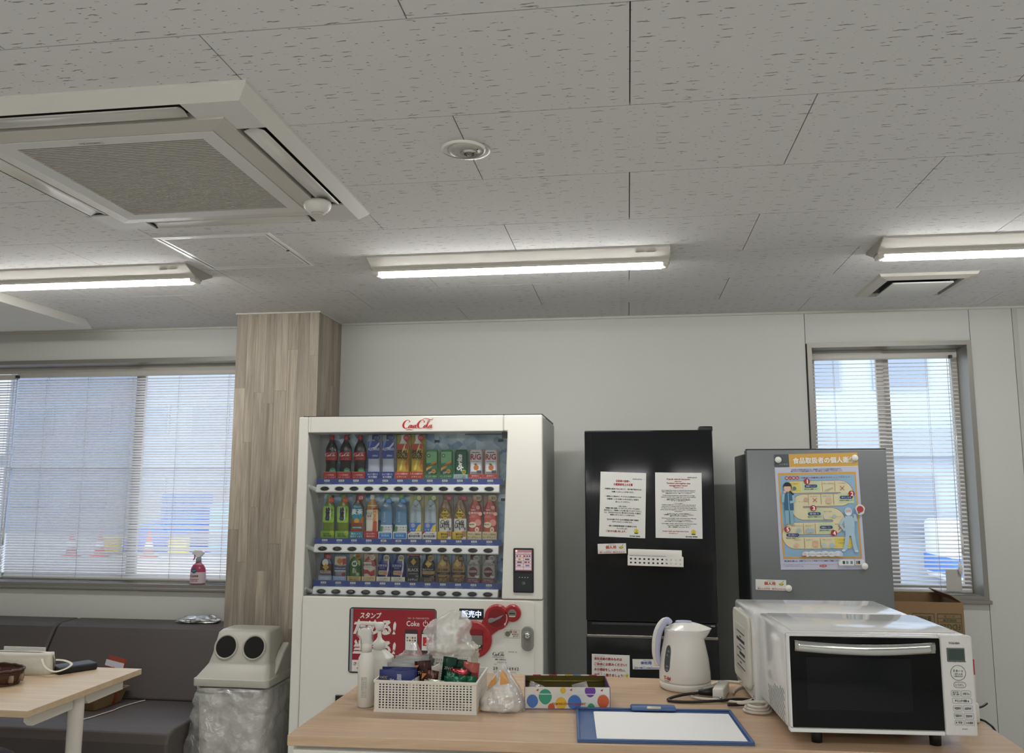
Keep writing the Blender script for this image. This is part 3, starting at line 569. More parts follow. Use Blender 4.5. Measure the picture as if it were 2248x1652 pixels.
for x, red in ((-.013, 0), (.063, 1)):
    ph = MB().rrect(x - .030, x + .030, .760, .862, .006, -.0076).obj('phone_print', P('#3c2529'), ad); MB().rect(x - .027, x + .027, .772, .843, -.0080).obj('phone_screen', P('#d9d7d2'), ph)
    if red:
        MB().rect(x - .022, x + .022, .792, .830, -.0083).obj('chart_card', P('#b32230'), ph); q = MB()
        for k, hh in enumerate((.006, .010, .014, .012, .016)): q.rect(x - .012 + k * .0055, x - .0085 + k * .0055, .797, .797 + hh, -.0086)
        q.obj('chart_bars', P('#e0d8d4'), ph)
    else:
        for a in range(4):
            for c in range(2): MB().disc(x - .018 + a * .012, .826 - c * .012, .0045, -.0084, 12).obj('stamp_dot', P(('#5a7a6a', '#d0b8b0', '#a83038', '#6a8a7a', '#c08a50', '#3a5a70', '#a8903a', '#30407a')[a + 4 * c]), ph)
text('スタンプを', .040, .742, .07, .010, '#c9a9a8', ad, -.0078, .02); text('さらに今なら', -.225, .706, .11, .016, '#9c2029', ad, -.0078, .03); text('今だけ', -.20, .685, .13, .020, '#9c2029', ad, -.0078, .04)
# display, coin unit, lock
ds = MB().prism(rr(.206, .318, .912, .959, .003), -.006, 0).obj('sales_display', M_BLK, vm); text('販売中', .262, .936, .088, .030, mat('display_text', '#cfe0ff', .5, emit='#d5e4ff', es=1.1), ds, -.0066, .02)
M_RED = mat('coin_red', '#9a1820', .3, coat=.3); M_RED2 = mat('coin_dark_red', '#7a1218', .35)
def ringpts(x, z, r, n=40): return [(x + r * math.cos(2 * PI * i / n), z + r * math.sin(2 * PI * i / n)) for i in range(n)]
cu = ob('coin_unit', None, vm)
for nm, x, z, r in (('return_housing', .380, .926, .056), ('slot_housing', .450, .945, .038), ('note_housing', .277, .826, .080)): fix(MB().prism(ringpts(x, z, r), -.022, 0, smooth=True).obj(nm, M_RED, cu), bevel=.007, seg=3)
MB().prism([(.405, .915), (.43, .965), (.44, .92), (.425, .905)], -.018, 0).obj('bridge', M_RED, cu); MB().prism([(.30, .88), (.345, .965), (.40, .88), (.345, .84)], -.018, 0).obj('bridge', M_RED, cu)
MB().prism(ringpts(.380, .924, .040), -.0235, -.020).obj('dial', M_RED2, cu); fix(MB().prism([(.342, .914), (.346, .922), (.358, .924), (.372, .922), (.390, .930), (.412, .938), (.398, .922), (.376, .912), (.364, .906), (.354, .902), (.345, .905)], -.032, -.023).obj('return_lever', mat('lever_grey', '#7b7a76', .4), cu), bevel=.002)
text('おつり・返却', .380, .976, .044, .007, '#c9a59f', cu, -.0226, .01); q = MB(); q.line([(.380 + .046 * math.cos(a), .924 + .046 * math.sin(a)) for a in [math.radians(22 - 9 * i) for i in range(7)]], .003, -.0226); q.poly([(.413, .900), (.424, .906), (.417, .888)], -.0226); q.obj('turn_arrow', P('#d8c9c3'), cu)
MB().prism(ringpts(.450, .945, .0185, 28), -.0235, -.021).obj('slot_plate', mat('slot_steel', '#a09c90', .25, .9), cu); MB().box(.437, .463, -.0245, -.0235, .9425, .9465).obj('coin_slot', M_BLK, cu); MB().box(.436, .464, -.0245, -.0236, .9305, .934).obj('slot_glint', P('#cfcdc4'), cu)
MB().prism(rr(.215, .318, .782, .872, .003), -.0245, -.021).obj('note_panel', M_RED2, cu); MB().box(.22, .316, -.026, -.024, .806, .846).obj('note_plate', mat('note_grey', '#78736c', .4), cu); MB().box(.22, .316, -.0265, -.024, .798, .806).obj('lamp_strip', M_BLK, cu)
for k in range(3): MB().prism([(.272 + k * .0145, .8045), (.280 + k * .0145, .8045), (.276 + k * .0145, .7985)], -.0272, -.0265).obj('green_lamp', mat('green_lamp', '#40ff80', .4, emit='#3dff86', es=1.6), cu)
MB().box(.25, .312, -.0262, -.0245, .787, .789).obj('note_line', P('#b98a86'), cu); MB().line([(.330, .822), (.330, .832), (.337, .832), (.337, .822)], .0018, -.0225).obj('note_mark', P('#4e0c12'), cu)
ok = MB().rrect(.411, .482, .836, .872, .002, -.0048).obj('coin_notice', P('#c9c39a'), vm); MB().rect(.413, .480, .838, .870, -.0052).obj('notice_ground', P('#d9d6c8'), ok); MB().disc(.427, .853, .012, -.0056).obj('coin_print', P('#76756c'), ok); MB().disc(.441, .862, .0065, -.0058).obj('coin_print', P('#8d8a78'), ok); text('OK', .461, .862, .017, .009, '#a3222b', ok, -.0058, .02); text('新500円玉', .462, .852, .030, .006, '#2b2a28', ok, -.0058, .02); text('使えます', .463, .844, .024, .006, '#2b2a28', ok, -.0058, .02)
lk = fix(MB().prism(rr(.489, .545, .782, .889, .027, 8), -.013, -.004).obj('lock_plate', mat('lock_grey', '#8c8b83', .4, .3), vm), bevel=.004); MB().prism(rr(.500, .532, .794, .840, .014, 6), -.0145, -.013).obj('lock_handle', mat('lock_grey2', '#7f7e77', .4, .3), lk)
MB().lathe([(.018, 0), (.018, -.003), (.013, -.004)], 20, c=(.516, -.013, .850), axis='y').obj('lock_collar', mat('lock_grey2'), lk); MB().lathe([(.0115, 0), (.0115, -.004), (0, -.004)], 20, c=(.516, -.016, .850), axis='y').obj('cylinder', mat('chrome', '#d0d0d0', .12, 1.), lk); MB().box(.5148, .5172, -.0205, -.0198, .844, .856).obj('keyhole', M_BLK, lk)
# lower right information print
script_logo(.387, .766, .054, '#1b1b1b', vm, -.0050, h=.02); MB().rect(.359, .413, .7515, .7528, -.005).obj('print_rule', P('#3a3a38'), vm)
text('故障・お問合せは', .395, .742, .048, .007, '#23221f', vm, -.005, .02); text('こちらから →', .400, .730, .042, .007, '#23221f', vm, -.005, .01); text('自動販売機番号', .372, .7215, .012, .0025, '#55534d', vm, -.005); text('東京都  区', .45, .776, .04, .004, '#77756e', vm, -.005)
for k, ch in enumerate('2904014942'):
    x = .3665 + k * .0118; MB().rrect(x - .0052, x + .0052, .694, .713, .001, -.0047).obj('number_cell', P('#cfcdc4'), vm); text(ch, x, .7035, .0062 if ch != '1' else 0, .0115, '#151515', vm, -.0052, .025)
text('お客様相談室 0120-308509', .415, .688, .10, .0035, '#55534d', vm, -.005); text('受付時間 月〜金 9:30〜17:00', .415, .681, .10, .0035, '#55534d', vm, -.005)
# ================================================================ display bottles and cans behind the glass
HWD = .0305                                                       # half width of a display bottle
PROF = {
 'coke': [(.0, .80), (.02, .92), (.16, .90), (.34, .86), (.44, .97), (.64, .97), (.70, .93), (.78, .72), (.85, .44), (.90, .36), (.91, .36)],
 'pet': [(.0, .86), (.02, .95), (.10, .95), (.62, .95), (.72, .90), (.80, .66), (.86, .42), (.90, .36), (.91, .36)],
 'slim': [(.0, .84), (.02, .92), (.40, .92), (.48, .87), (.56, .92), (.70, .92), (.79, .74), (.86, .44), (.90, .36), (.91, .36)],
 'can': [(.0, .86), (.03, .98), (.92, .98), (.97, .86), (1.0, .84)],
 'alu': [(.0, .94), (.02, 1.0), (.56, 1.0), (.66, .94), (.78, .66), (.84, .50), (.86, .50)]}
CAPW = {'coke': .40, 'pet': .40, 'slim': .40, 'alu': .52}
def wprof(kind, t):
    p = PROF[kind]
    for (a, ra), (b, rb) in zip(p, p[1:]):
        if a <= t <= b: return ra + (rb - ra) * (t - a) / max(b - a, 1e-6)
    return p[-1][1]
DEP = .34                                                          # displays are shallow relief
FRONT = -HWD * DEP - .0006
def drink(row, i, name, desc, kind, H, body, cap=None, bands=(), shapes=(), txt=(), card=None, ctxt=(), disc=None, back=None, frosted=False, cat='bottle'):
    z = (1.5375, 1.2570, 1.0605)[row]; x = (-.457, -.460, -.4655)[row] + .0715 * i
    pos = ('first', 'second', 'third', 'fourth', 'fifth', 'sixth', 'seventh', 'eighth', 'ninth', 'tenth', 'eleventh', 'twelfth')[i]
    t = thing(name, '%s, %s from left, %s row' % (desc, pos, ('top', 'middle', 'bottom')[row]), cat, (VX + x, VY + .112, z), (0, 0, 0), 'drinks on display in the vending machine')
    pr = [(r * HWD, zz * H) for zz, r in PROF[kind]]
    rough = .18 if not frosted else .4
    MB().lathe(pr, 20, sy=DEP, pw=2.6).obj('body', P(body, rough), t)
    if back: MB().box(-.0345, .0345, .0125, .0135, 0, H * (1.02 if kind == 'can' else 1.0)).obj('back_card', P(back), t)
    if kind == 'can': MB().lathe([(.86 * HWD, .965 * H), (.84 * HWD, 1.0 * H), (.74 * HWD, .992 * H)], 20, sy=DEP, pw=2.6).obj('can_end', mat('can_silver', '#b9bcc0', .3, .8), t)
    elif cap:
        c = CAPW[kind] * HWD; z0 = .895 if kind != 'alu' else .84
        MB().lathe([(c * .97, z0 * H), (c, (z0 + .015) * H), (c, .985 * H), (c * .9, H)], 16, sy=DEP * 2.2).obj('cap', P(cap, .35), t)
    for (a, b, col) in bands:
        ks = [a + (b - a) * k / 5 for k in range(6)]
        MB().lathe([(wprof(kind, q) * HWD + .0005, q * H) for q in ks], 20, sy=DEP * 1.01, pw=2.6, caps=False).obj('label_band', P(col, .4), t)
    y = FRONT
    for k, (col, fn) in enumerate(shapes):
        m = MB(); fn(m, H, y - .0003 * (k + 1)); m.obj('print', P(col, .45), t)
    for (s, tx, tz, tw, th, col, *o) in txt:
        kw = o[0] if o else {}
        text(s, tx * HWD, tz * H, tw * HWD * 2, th, col, t, y - .0026, **kw)
    if card:
        ch, cc = card; cd = MB().box(-.0335, .0335, -.0185, -.0175, 0, ch).obj('promo_card', P(cc, .45), t)
        for (s, tz, tw, th, col, *o) in ctxt: text(s, 0, tz * ch, tw * .067, th * ch, col, cd, -.0190, **(o[0] if o else {}))
    if disc:
        (dx, dz, r, col, s, tc) = disc
        d = MB().prism([(dx * HWD + r * math.cos(2 * PI * q / 20), dz * H + r * math.sin(2 * PI * q / 20)) for q in range(20)], -.0165, -.0158).obj('round_sticker', P(col, .45), t)
        if s: text(s, dx * HWD, dz * H, r * 1.35, r * 1.0, tc, d, -.0169)
    return t
def R(x0, x1, z0, z1, r=None):
    return (lambda m, H, y: m.rrect(x0 * HWD, x1 * HWD, z0 * H, z1 * H, r, y)) if r else (lambda m, H, y: m.rect(x0 * HWD, x1 * HWD, z0 * H, z1 * H, y))
def PG(*pts): return lambda m, H, y: m.poly([(a * HWD, b * H) for a, b in pts], y)
def D(x, z, r, rz=None): return lambda m, H, y: m.disc(x * HWD, z * H, r, y, 18, rz)
H1, HC, H2, H3 = .214, .140, .207, .126
V = dict(rot=-PI / 2)
def cola(i):
    t = drink(0, i, 'cola_bottle', 'dark cola bottle with red label and red cap', 'coke', H1, '#1d1311', '#a3121d', [(.43, .62, '#a5141f')], (), (('この一口が', 0, .46, .6, .004, '#d9b0ac'),), (.034, '#9c1620'), (('この刺激感、', .62, .72, .22, '#e3b3b0'), ('コカ・コーラだけ！', .28, .82, .22, '#e3b3b0')), (.42, .185, .0165, '#1f6b45', 'リサイクル', '#9fc9b2'))
    MB().rect(-.033, .033, .034, .0365, -.0180).obj('gold_edge', P('#b08a4a'), t); script_logo(0, .555 * H1, .052, '#e6dfdc', t, FRONT - .003, h=.019); MB().lathe([(.36 * HWD, .80 * H1), (.35 * HWD, .895 * H1)], 14, sy=DEP * 1.05, caps=False).obj('clear_neck', P('#5b6a68', .2), t)
def aqua(i):
    drink(0, i, 'sports_drink_bottle', 'tall sports drink bottle with navy label panel', 'pet', H1, '#b7bccb', '#1d2a66', (), (('#2b3f96', R(-.95, .95, .46, .86, .007)), ('#5e84cf', PG((-.8, .86), (-.3, .86), (-.8, .66))), ('#c9cfdc', PG((-.5, .70), (.2, .73), (.9, .84), (.9, .78), (.25, .68)))), (('AQUARIUS', 0, .67, .92, .014, '#e9ecf2'), ('600ml', .25, .53, .42, .0095, '#d3d9e8')), (.036, '#26357f'), (('水より優れた', .68, .78, .28, '#cdd5ec'), ('水分補給', .32, .66, .3, '#dbe2f2')), (.50, .925, .0155, '#2a3a6e', 'アミノ酸', '#8f9cc4'), '#a9adb9')
def gold(i):
    drink(0, i, 'vitamin_drink_bottle', 'yellow lemon vitamin drink bottle with red top label', 'pet', H1, '#dcdad2', '#d9d6cf', [(.12, .78, '#c7a52c')], (('#b53a22', PG((-.9, .79), (.9, .79), (.9, .66), (.1, .70), (-.3, .60), (-.9, .66))), ('#e3d27a', PG((-.2, .60), (.35, .79), (.45, .79), (.1, .5))), ('#b9622a', PG((.9, .2), (.9, .62), (.45, .3))), ('#dcc95e', PG((-.5, .2), (.1, .5), (.2, .48), (-.1, .2)))), (('REAL', .05, .605, .80, .019, '#151311', dict(bold=.05)), ('GOLD', .0, .505, .80, .019, '#151311', dict(bold=.05)), ('レモン味の炭酸', 0, .435, .7, .005, '#2a2416')), (.036, '#b0282a'), (('レモン50個分の', .74, .86, .28, '#ecd6cf'), ('ビタミンC', .34, .66, .26, '#ecd9a0')), (.62, .925, .0150, '#a8282c', 'ビタミン', '#e0b9b0'), '#ab9b45')
def schw(i):
    drink(0, i, 'tonic_can', 'green tonic can with diagonal orange band', 'can', HC, '#3f8a55', None, (), (('#7cb67f', R(-.82, .82, .55, .93)), ('#2a6b45', R(-.82, .82, .30, .55)), ('#1c3d3a', R(-.82, .82, .16, .34)), ('#c98f3a', PG((-.82, .40), (.82, .66), (.82, .54), (-.82, .28))), ('#1f4a33', D(-.45, .80, .0085)), ('#a8c9a0', D(-.45, .80, .0050))), (('Schweppes', 0, .475, .88, .016, '#24301f', dict(shear=.3, rot=-.32, bold=.02)), ('ZERO', .0, .24, .5, .008, '#c9d6cf', dict(rot=-.32))), (.024, '#356d46'), (('すっきり爽快', .6, .8, .3, '#a9cdb0'), ('トニック', .25, .6, .25, '#a9cdb0')), (.40, .27, .0105, '#c8903f', '爽快', '#5a3a18'), '#8fbb97', cat='can')
def sprite(i):
    drink(0, i, 'lemon_soda_can', 'dark green soda can with white vertical lettering', 'can', HC, '#175a3c', None, (), (('#12543a', R(-.72, .80, .16, .94)),), (('Sprite', -.1, .56, .0, .030, '#eef0ea', dict(rot=-PI / 2, shear=.25, bold=.045)),), (.024, '#a9bfbd'), (('レモンライム香る', .65, .7, .28, '#1e2a28'), ('クールな爽快！', .28, .8, .3, '#1e2a28')), (.50, .25, .0105, '#c3b83a', '微炭酸', '#4a4a18'), '#8fb8a0', cat='can')
def rg(i):
    drink(0, i, 'orange_drink_can', 'white can with red R G letters and an orange', 'can', HC, '#d9d7da', None, (), (('#e2e0e4', R(-.75, .75, .16, .95)), ('#c9722c', D(.05, .395, .0125)), ('#4a7a3a', PG((-.35, .52), (.05, .54), (.25, .48), (-.1, .47))), ('#8d8a90', R(-.75, .75, .17, .26)), ('#5d5058', R(.15, .9, .20, .30))), (('MAXIMA', 0, .905, .6, .005, '#1c1c1e', dict(bold=.05)), ('R/G', .0, .755, .78, .026, '#a33a33', dict(bold=.03)), ('GINGER ENERGY', 0, .60, .7, .004, '#77747a')), (.024, '#b23a33'), (('健康的に', .68, .55, .3, '#ecc9c0'), ('リフレッシング!', .28, .86, .32, '#f0d4cc')), None, '#cfa49c', cat='can')
for i in range(3): cola(i)
for i in (3, 4): aqua(i)
for i in (5, 6): gold(i)
for i in (7, 8): schw(i)
sprite(9)
for i in (10, 11): rg(i)
for i in (0, 1):
    t = drink(1, i, 'green_tea_bottle', 'green tea bottle with brush-style white label', 'slim', H2, '#71842f', '#6f9a3c', (), (('#8fb83e', R(-.92, .92, .36, .74, .009)), ('#dfe3d6', R(-.55, .35, .42, .72, .008)), ('#26306a', PG((-.6, .46), (.25, .46), (.1, .41), (-.4, .41)))), (('綾\n鷹', -.12, .59, .36, .052, '#15170f', dict(bold=.03, line=.8)), ('あ\nや\nた\nか', .62, .58, .1, .04, '#26331a', dict(line=.8))), (.036, '#79a03a'), (('急須で淹れた', .62, .62, .2, '#22300f'), ('濃厚な緑茶', .34, .6, .2, '#22300f')), (.42, .88, .0150, '#c04a2c', 'おいしく', '#e9b79c'))
    MB().disc(.022, .026, .012, -.0188, 16).obj('leaf_print', P('#a3b53c'), t)
drink(1, 2, 'barley_tea_bottle', 'brown barley tea bottle with round teal label', 'pet', H2, '#7a4326', '#7a4a30', [(.14, .50, '#a5622a')], (('#2f8496', D(0, .60, .0285, .043)), ('#c9d6d3', D(0, .60, .0005)), ('#c99a36', D(-.05, .40, .0125, .013)), ('#7b3f1f', PG((-.9, .36), (.9, .36), (.9, .26), (-.9, .26))), ('#3f96ae', R(-.7, .8, .235, .27)), ('#8c3b22', R(-.95, .95, .15, .225))), (('やかんの', 0, .73, .55, .011, '#dfe7e6'), ('麦茶', 0, .615, .86, .026, '#e6ecea', dict(bold=.02)), ('カフェインゼロ', .05, .253, .6, .006, '#e3eef0')), (.034, '#2d7d8c'), (('香ばしくて、', .70, .74, .28, '#cfe3e3'), ('後味すっきり', .32, .84, .28, '#cfe3e3')), (.60, .935, .0150, '#a8262c', '650', '#f0d9d4'), '#8f9ba0')
drink(1, 3, 'herbal_tea_bottle', 'white-labelled herbal tea bottle with red vertical lettering', 'pet', H2, '#b98740', '#dcdad6', [(.12, .76, '#ddd6c9')], (('#b23a2c', D(-.2, .68, .0035)), ('#a83028', D(.4, .67, .0065)), ('#a83028', D(.75, .69, .0055)), ('#5a7a3a', PG((.5, .72), (.9, .74), (.8, .70))), ('#d8b77a', PG((.25, .66), (.9, .66), (.9, .14), (.15, .14))), ('#c0523a', PG((.3, .4), (.9, .4), (.9, .14), (.2, .14)))), (('ADVANCE', .52, .42, 0, .014, '#b8402f', dict(rot=-PI / 2, bold=.0)), ('からだ\n巡茶', -.35, .545, .52, .024, '#3a332a', dict(line=.95)), ('アドバンス', -.3, .445, .6, .009, '#b0402f')), (.036, '#a82a2e'), (('気になる時の', .68, .62, .22, '#eccac6'), ('機能性表示', .34, .62, .22, '#eccac6')), None)
for i in (4, 5):
    t = drink(1, i, 'water_bottle', 'clear blue water bottle with lime cap and white label', 'slim', H2, '#5f86a6', '#7fae3c', [(.155, .315, '#dcdedd')], (('#e1e9ee', PG((-.75, .79), (-.4, .75), (.0, .73), (.5, .76), (.1, .745), (.45, .80), (.0, .75), (-.5, .82), (-.15, .75))), ('#4d8a3f', PG((-.9, .27), (-.55, .30), (-.5, .22), (-.65, .16), (-.9, .18)))), (('い・ろ・は・す', .25, .265, .72, .009, '#22261f', dict(bold=.03)), ('天然水 北海道', .2, .21, .55, .005, '#777f80'), ('ILOHAS', -.25, .50, 0, .010, '#9db8cc', dict(rot=-PI / 2))), (.034, '#d5dde2'), (), (.42, .865, .0155, '#2f7fc4', '日本の\n天然水', '#cfe3f3'))
    MB().rrect(-.030, .030, .004, .030, .004, -.0188).obj('card_panel', P('#2f78bd'), t); text('天然水', 0, .016, .040, .011, '#bfd9ee', t, -.0192); text('日本の自然が育んだ', 0, .0255, .045, .004, '#bfd9ee', t, -.0192)
for i in (6, 7):
    t = drink(1, i, 'lemon_water_bottle', 'clear salt lemon water bottle with blue and yellow label', 'slim', H2, '#a9b6bd', '#9dbb52', (), (('#3f6fb5', R(-.9, .9, .17, .37)), ('#d6bb45', PG((.0, .17), (.9, .17), (.9, .35), (.45, .31))), ('#a99cc0', D(-.35, .31, .010)), ('#7c8b92', PG((-.5, .80), (0, .76), (.5, .80), (.1, .74), (.4, .70), (0, .73), (-.4, .70), (-.1, .74)))), (('い・ろ・は・す', 0, .215, .8, .008, '#e9edf0'), ('ILOHAS', .0, .53, 0, .013, '#7f8e96', dict(rot=-PI / 2))), (.036, '#d9d6cf'), (('おいしく水分補給', .74, .66, .16, '#2a2f52'), ('熱中症対策！', .42, .86, .3, '#232850', dict(bold=.03))), (.58, .935, .0145, '#2d7fae', None, None), '#c3bb8c')
    MB().disc(.58 * HWD, .935 * H2, .0115, -.0168).obj('lemon_print', P('#d9c88a'), t); MB().poly([(-.0335, .036), (-.018, .036), (-.0335, .024)], -.0188).obj('corner_flash', P('#9c2a2c'), t)
for i in (8, 9):
    t = drink(1, i, 'cafe_latte_bottle', 'tall cafe latte bottle, brown above white, yellow diamond emblem', 'pet', H2, '#86694d', '#8a6a4c', [(.12, .47, '#d9d6cf')], (('#cfb13a', PG((0, .70), (.72, .56), (0, .43), (-.72, .56))), ('#2a2118', D(0, .645, .0035)), ('#8a6a4c', D(.0, .245, .0035, .007)), ('#d9c7b0', R(-.9, .9, .13, .19)), ('#2a2118', PG((.7, .25), (.9, .28), (.9, .21), (.75, .22)))), (('GEORGIA', 0, .575, .6, .008, '#241c12', dict(bold=.04)), ('Coffee', 0, .525, .4, .008, '#3a2a1a', dict(shear=.3)), ('Café', .0, .395, .68, .019, '#1b1a19', dict(shear=.3, bold=.02)), ('LATTE', .0, .305, .74, .017, '#1b1a19', dict(bold=.035))), (.036, '#c9a92e'), (('軽やかな', .70, .5, .26, '#1f1a12', dict(bold=.03)), ('ミルク感', .34, .5, .26, '#1f1a12', dict(bold=.03))), (.62, .935, .0150, '#9c2d48', 'コクのある', '#e3b8c0'), '#9c9890')
    for tx in t.children[-2:]: pass
    MB().poly([(.010, .001), (.030, .001), (.032, .040), (.012, .040)], -.0188).obj('glass_print', P('#a8784e'), t); MB().rect(.011, .030, .001, .014, -.0190).obj('milk_print', P('#d8d2c6'), t)
for i in (10, 11):
    t = drink(1, i, 'peach_tea_bottle', 'coral pink peach tea bottle with cream cap', 'pet', H2, '#b8544b', '#c9b48c', [(.14, .70, '#bd5a50')], (('#e0a793', D(.48, .72, .0095)), ('#e3b09a', D(.85, .58, .0090)), ('#d98f80', D(.50, .385, .0155)), ('#d9cfae', D(-.35, .335, .018, .014)), ('#e6cdb8', D(.35, .225, .0095, .013)), ('#b8756a', D(.35, .225, .0035, .006)), ('#e6d9cf', PG((-.55, .655), (.05, .655), (.1, .685), (-.12, .668), (-.25, .69), (-.38, .668), (-.6, .685)))), (('紅茶花伝', -.2, .60, .8, .011, '#ecd9d2', dict(bold=.01)), ('もぎたて\nピーチティー', -.25, .52, .55, .012, '#e3c0b6'), ('国産白桃', -.5, .345, .4, .006, '#4a3a30')), (.038, '#cdbf96'), (('やさしい甘みの', .68, .88, .26, '#3a2a20', dict(bold=.02)), ('ピーチティー！', .32, .88, .26, '#3a2a20', dict(bold=.02))), (.58, .935, .0145, '#c9bf9c', '国産白桃', '#4a4030'), '#a8928a')
drink(2, 0, 'cocoa_bottle', 'ice cocoa aluminium bottle in red-brown and blue', 'alu', H3, '#3f5f86', '#7b2f2c', [(.22, .62, '#4a2320')], (('#d9d2c6', D(-.1, .66, .0150, .016)), ('#c29c3a', PG((0, .62), (.55, .49), (0, .36), (-.55, .49))), ('#6f7f95', R(-.95, .95, .16, .22)), ('#b9b2a8', R(-.9, .9, .255, .285))), (('ICE COCOA', 0, .335, .86, .0085, '#e0d6cc', dict(bold=.03)),), (.022, '#8c9ab0'), (('ひんやり冷たい', .68, .72, .3, '#e9e9ec'), ('ココアの味わい', .3, .8, .3, '#e9e9ec')), (.50, .89, .0140, '#8c2430', '生チョコ', '#e0b8b4'), '#6d8496')
drink(2, 1, 'cafe_au_lait_can', 'blue and cream cafe au lait can', 'can', .118, '#8c8f96', None, (), (('#c9bba0', R(-.9, .9, .62, .95)), ('#b9793f', D(-.1, .77, .0130)), ('#b53a34', PG((.3, .86), (.9, .88), (.9, .66), (.4, .62))), ('#c29c3a', PG((0, .68), (.5, .56), (-.5, .56))), ('#28457c', R(-.9, .9, .42, .57)), ('#c3c6cb', R(-.9, .9, .36, .41)), ('#9c2a34', D(.55, .24, .009))), (('CAFÉ AU LAIT', 0, .495, .86, .009, '#b9c6de', dict(bold=.03)),), (.022, '#7f93b5'), (('くちどけまろやか', .68, .74, .3, '#eceef2'), ('やさしい甘さ', .3, .74, .3, '#eceef2')), None, '#7d93a8', cat='can')
drink(2, 2, 'dark_green_tea_bottle', 'small dark green tea bottle with round white emblem', 'pet', H3, '#3f6a35', '#c9cdbd', [(.16, .70, '#3a6a34')], (('#dfe3d6', D(-.05, .63, .0135)), ('#8fae6a', PG((.4, .78), (.9, .74), (.9, .56), (.5, .62))), ('#2a4a2a', R(.35, .9, .30, .52)), ('#9cb87a', D(.5, .25, .008))), (('綾鷹', -.05, .635, .28, .014, '#1c2416'), ('濃い\n緑茶', -.0, .38, .34, .024, '#d5dfc9', dict(line=.9))), (.022, '#b3a66a'), (('飲みごたえのある', .68, .74, .28, '#2c2a16'), ('濃厚な味わい', .3, .7, .28, '#2c2a16')), (.55, .90, .0135, '#b5752c', '機能性', '#5a3412'), '#98a58c')
drink(2, 3, 'apple_tea_bottle', 'small pink apple tea bottle with white label', 'pet', H3, '#a8584a', '#c9a08c', [(.16, .56, '#d8cfc2')], (('#d9d2c6', R(-.9, .55, .44, .70)), ('#b03a34', PG((-.9, .40), (-.3, .42), (.2, .34), (.9, .44), (.9, .22), (.3, .18), (-.3, .28), (-.9, .26))), ('#a85a4e', PG((.3, .72), (.9, .70), (.9, .52), (.5, .56)))), (('紅茶花伝', -.2, .60, .74, .010, '#4a3028', dict(bold=.01)), ('アップルティー', -.2, .51, .6, .005, '#6a4a40')), (.022, '#c9b58c'), (('すっきり爽やか', .68, .8, .3, '#4a2a20'), ('アップルティー', .3, .8, .3, '#4a2a20')), (.50, .88, .0140, '#d3c9ae', 'りんご', '#4a3a2a'), '#b8a096')
for i in (4, 5):
    drink(2, i, 'milk_tea_bottle', 'navy milk tea bottle with white pouring milk', 'alu', H3, '#26307c', '#3a3f86', (), (('#d9d6d2', PG((.55, .82), (.8, .80), (.75, .4), (.5, .16), (.3, .16), (.5, .42), (.62, .6))), ('#c3ad86', R(-.85, .55, .24, .40, .006)), ('#c98a74', D(.2, .30, .0100))), (('紅茶花伝', -.25, .58, .74, .011, '#d0d3e6', dict(bold=.01)), ('ROYAL', -.25, .49, .4, .005, '#aab0d0'), ('ミルクティー', -.3, .33, .5, .006, '#5a4630')), (.022, '#d3cdbf'), (('てれの香る', .66, .62, .28, '#5a4a32'), ('ミルクティー', .3, .7, .28, '#5a4a32')), (.42, .87, .0145, '#cfc6a6', '厳選茶葉', '#4a4230'), '#5b6f92')
t = drink(2, 6, 'black_coffee_can', 'slim black coffee can with gold diamond', 'can', .118, '#17181b', None, (), (('#15171a', R(-.85, .85, .16, .94)), ('#b9953a', PG((0, .92), (.45, .78), (0, .64), (-.45, .78))), ('#7d8288', R(-.7, .7, .30, .335)), ('#6a6f76', R(.35, .85, .10, .26))), (('PLATINUM', 0, .60, .7, .006, '#6f7379'), ('BLACK', 0, .47, .84, .014, '#c9ccd0', dict(bold=.01))), (.022, '#141516'), (('シャキッと', .5, .72, .6, '#d9dadc', dict(shear=.2)),), None, '#bcbcc0', cat='can')
MB().box(-.033, .033, -.0155, -.0148, .1195, .128).obj('top_flash', P('#8c2430'), t); text('微糖級の170g', 0, .1238, .05, .005, '#e0b9bb', t, -.0160)
drink(2, 7, 'black_coffee_bottle', 'black aluminium coffee bottle with gold diamond and tan band', 'alu', H3, '#191b1e', '#1d2230', [(.28, .40, '#b39468')], (('#c0a040', PG((0, .80), (.52, .66), (0, .52), (-.52, .66))), ('#e0cf86', R(-.48, .48, .645, .665))), (('香るブラック', -.05, .46, .8, .009, '#c9ccc9'), ('COFFEE', 0, .34, .4, .005, '#6a4a30')), (.024, '#3a3026'), (('コーヒーの', .66, .5, .26, '#b99c6c'), ('香り広がる', .32, .5, .26, '#b99c6c')), (.42, .88, .0140, '#b3935a', '高級豆', '#3a2a18'), '#7f93a0')
for i in (8, 9):
    drink(2, i, 'brown_coffee_bottle', 'tan aluminium coffee bottle with gold emblem', 'alu', H3, '#a98a5a', '#a8874e', [(.28, .37, '#33261e')], (('#c9ac66', PG((-.1, .80), (.42, .68), (-.1, .56), (-.62, .68))), ('#6a3f26', PG((.35, .84), (.6, .80), (.7, .62), (.45, .52), (.52, .66)))), (('香る微糖', -.05, .46, .78, .012, '#4a3420', dict(bold=.01)), ('COFFEE', 0, .325, .4, .005, '#a98a5a')), (.024, '#4a3826'), (('厳選した豆', .66, .5, .26, '#b99c6c'), ('香り高く', .32, .5, .26, '#b99c6c')), (.45, .88, .0140, '#3c3028', '高級豆', '#a8906a'), '#7f93a0')
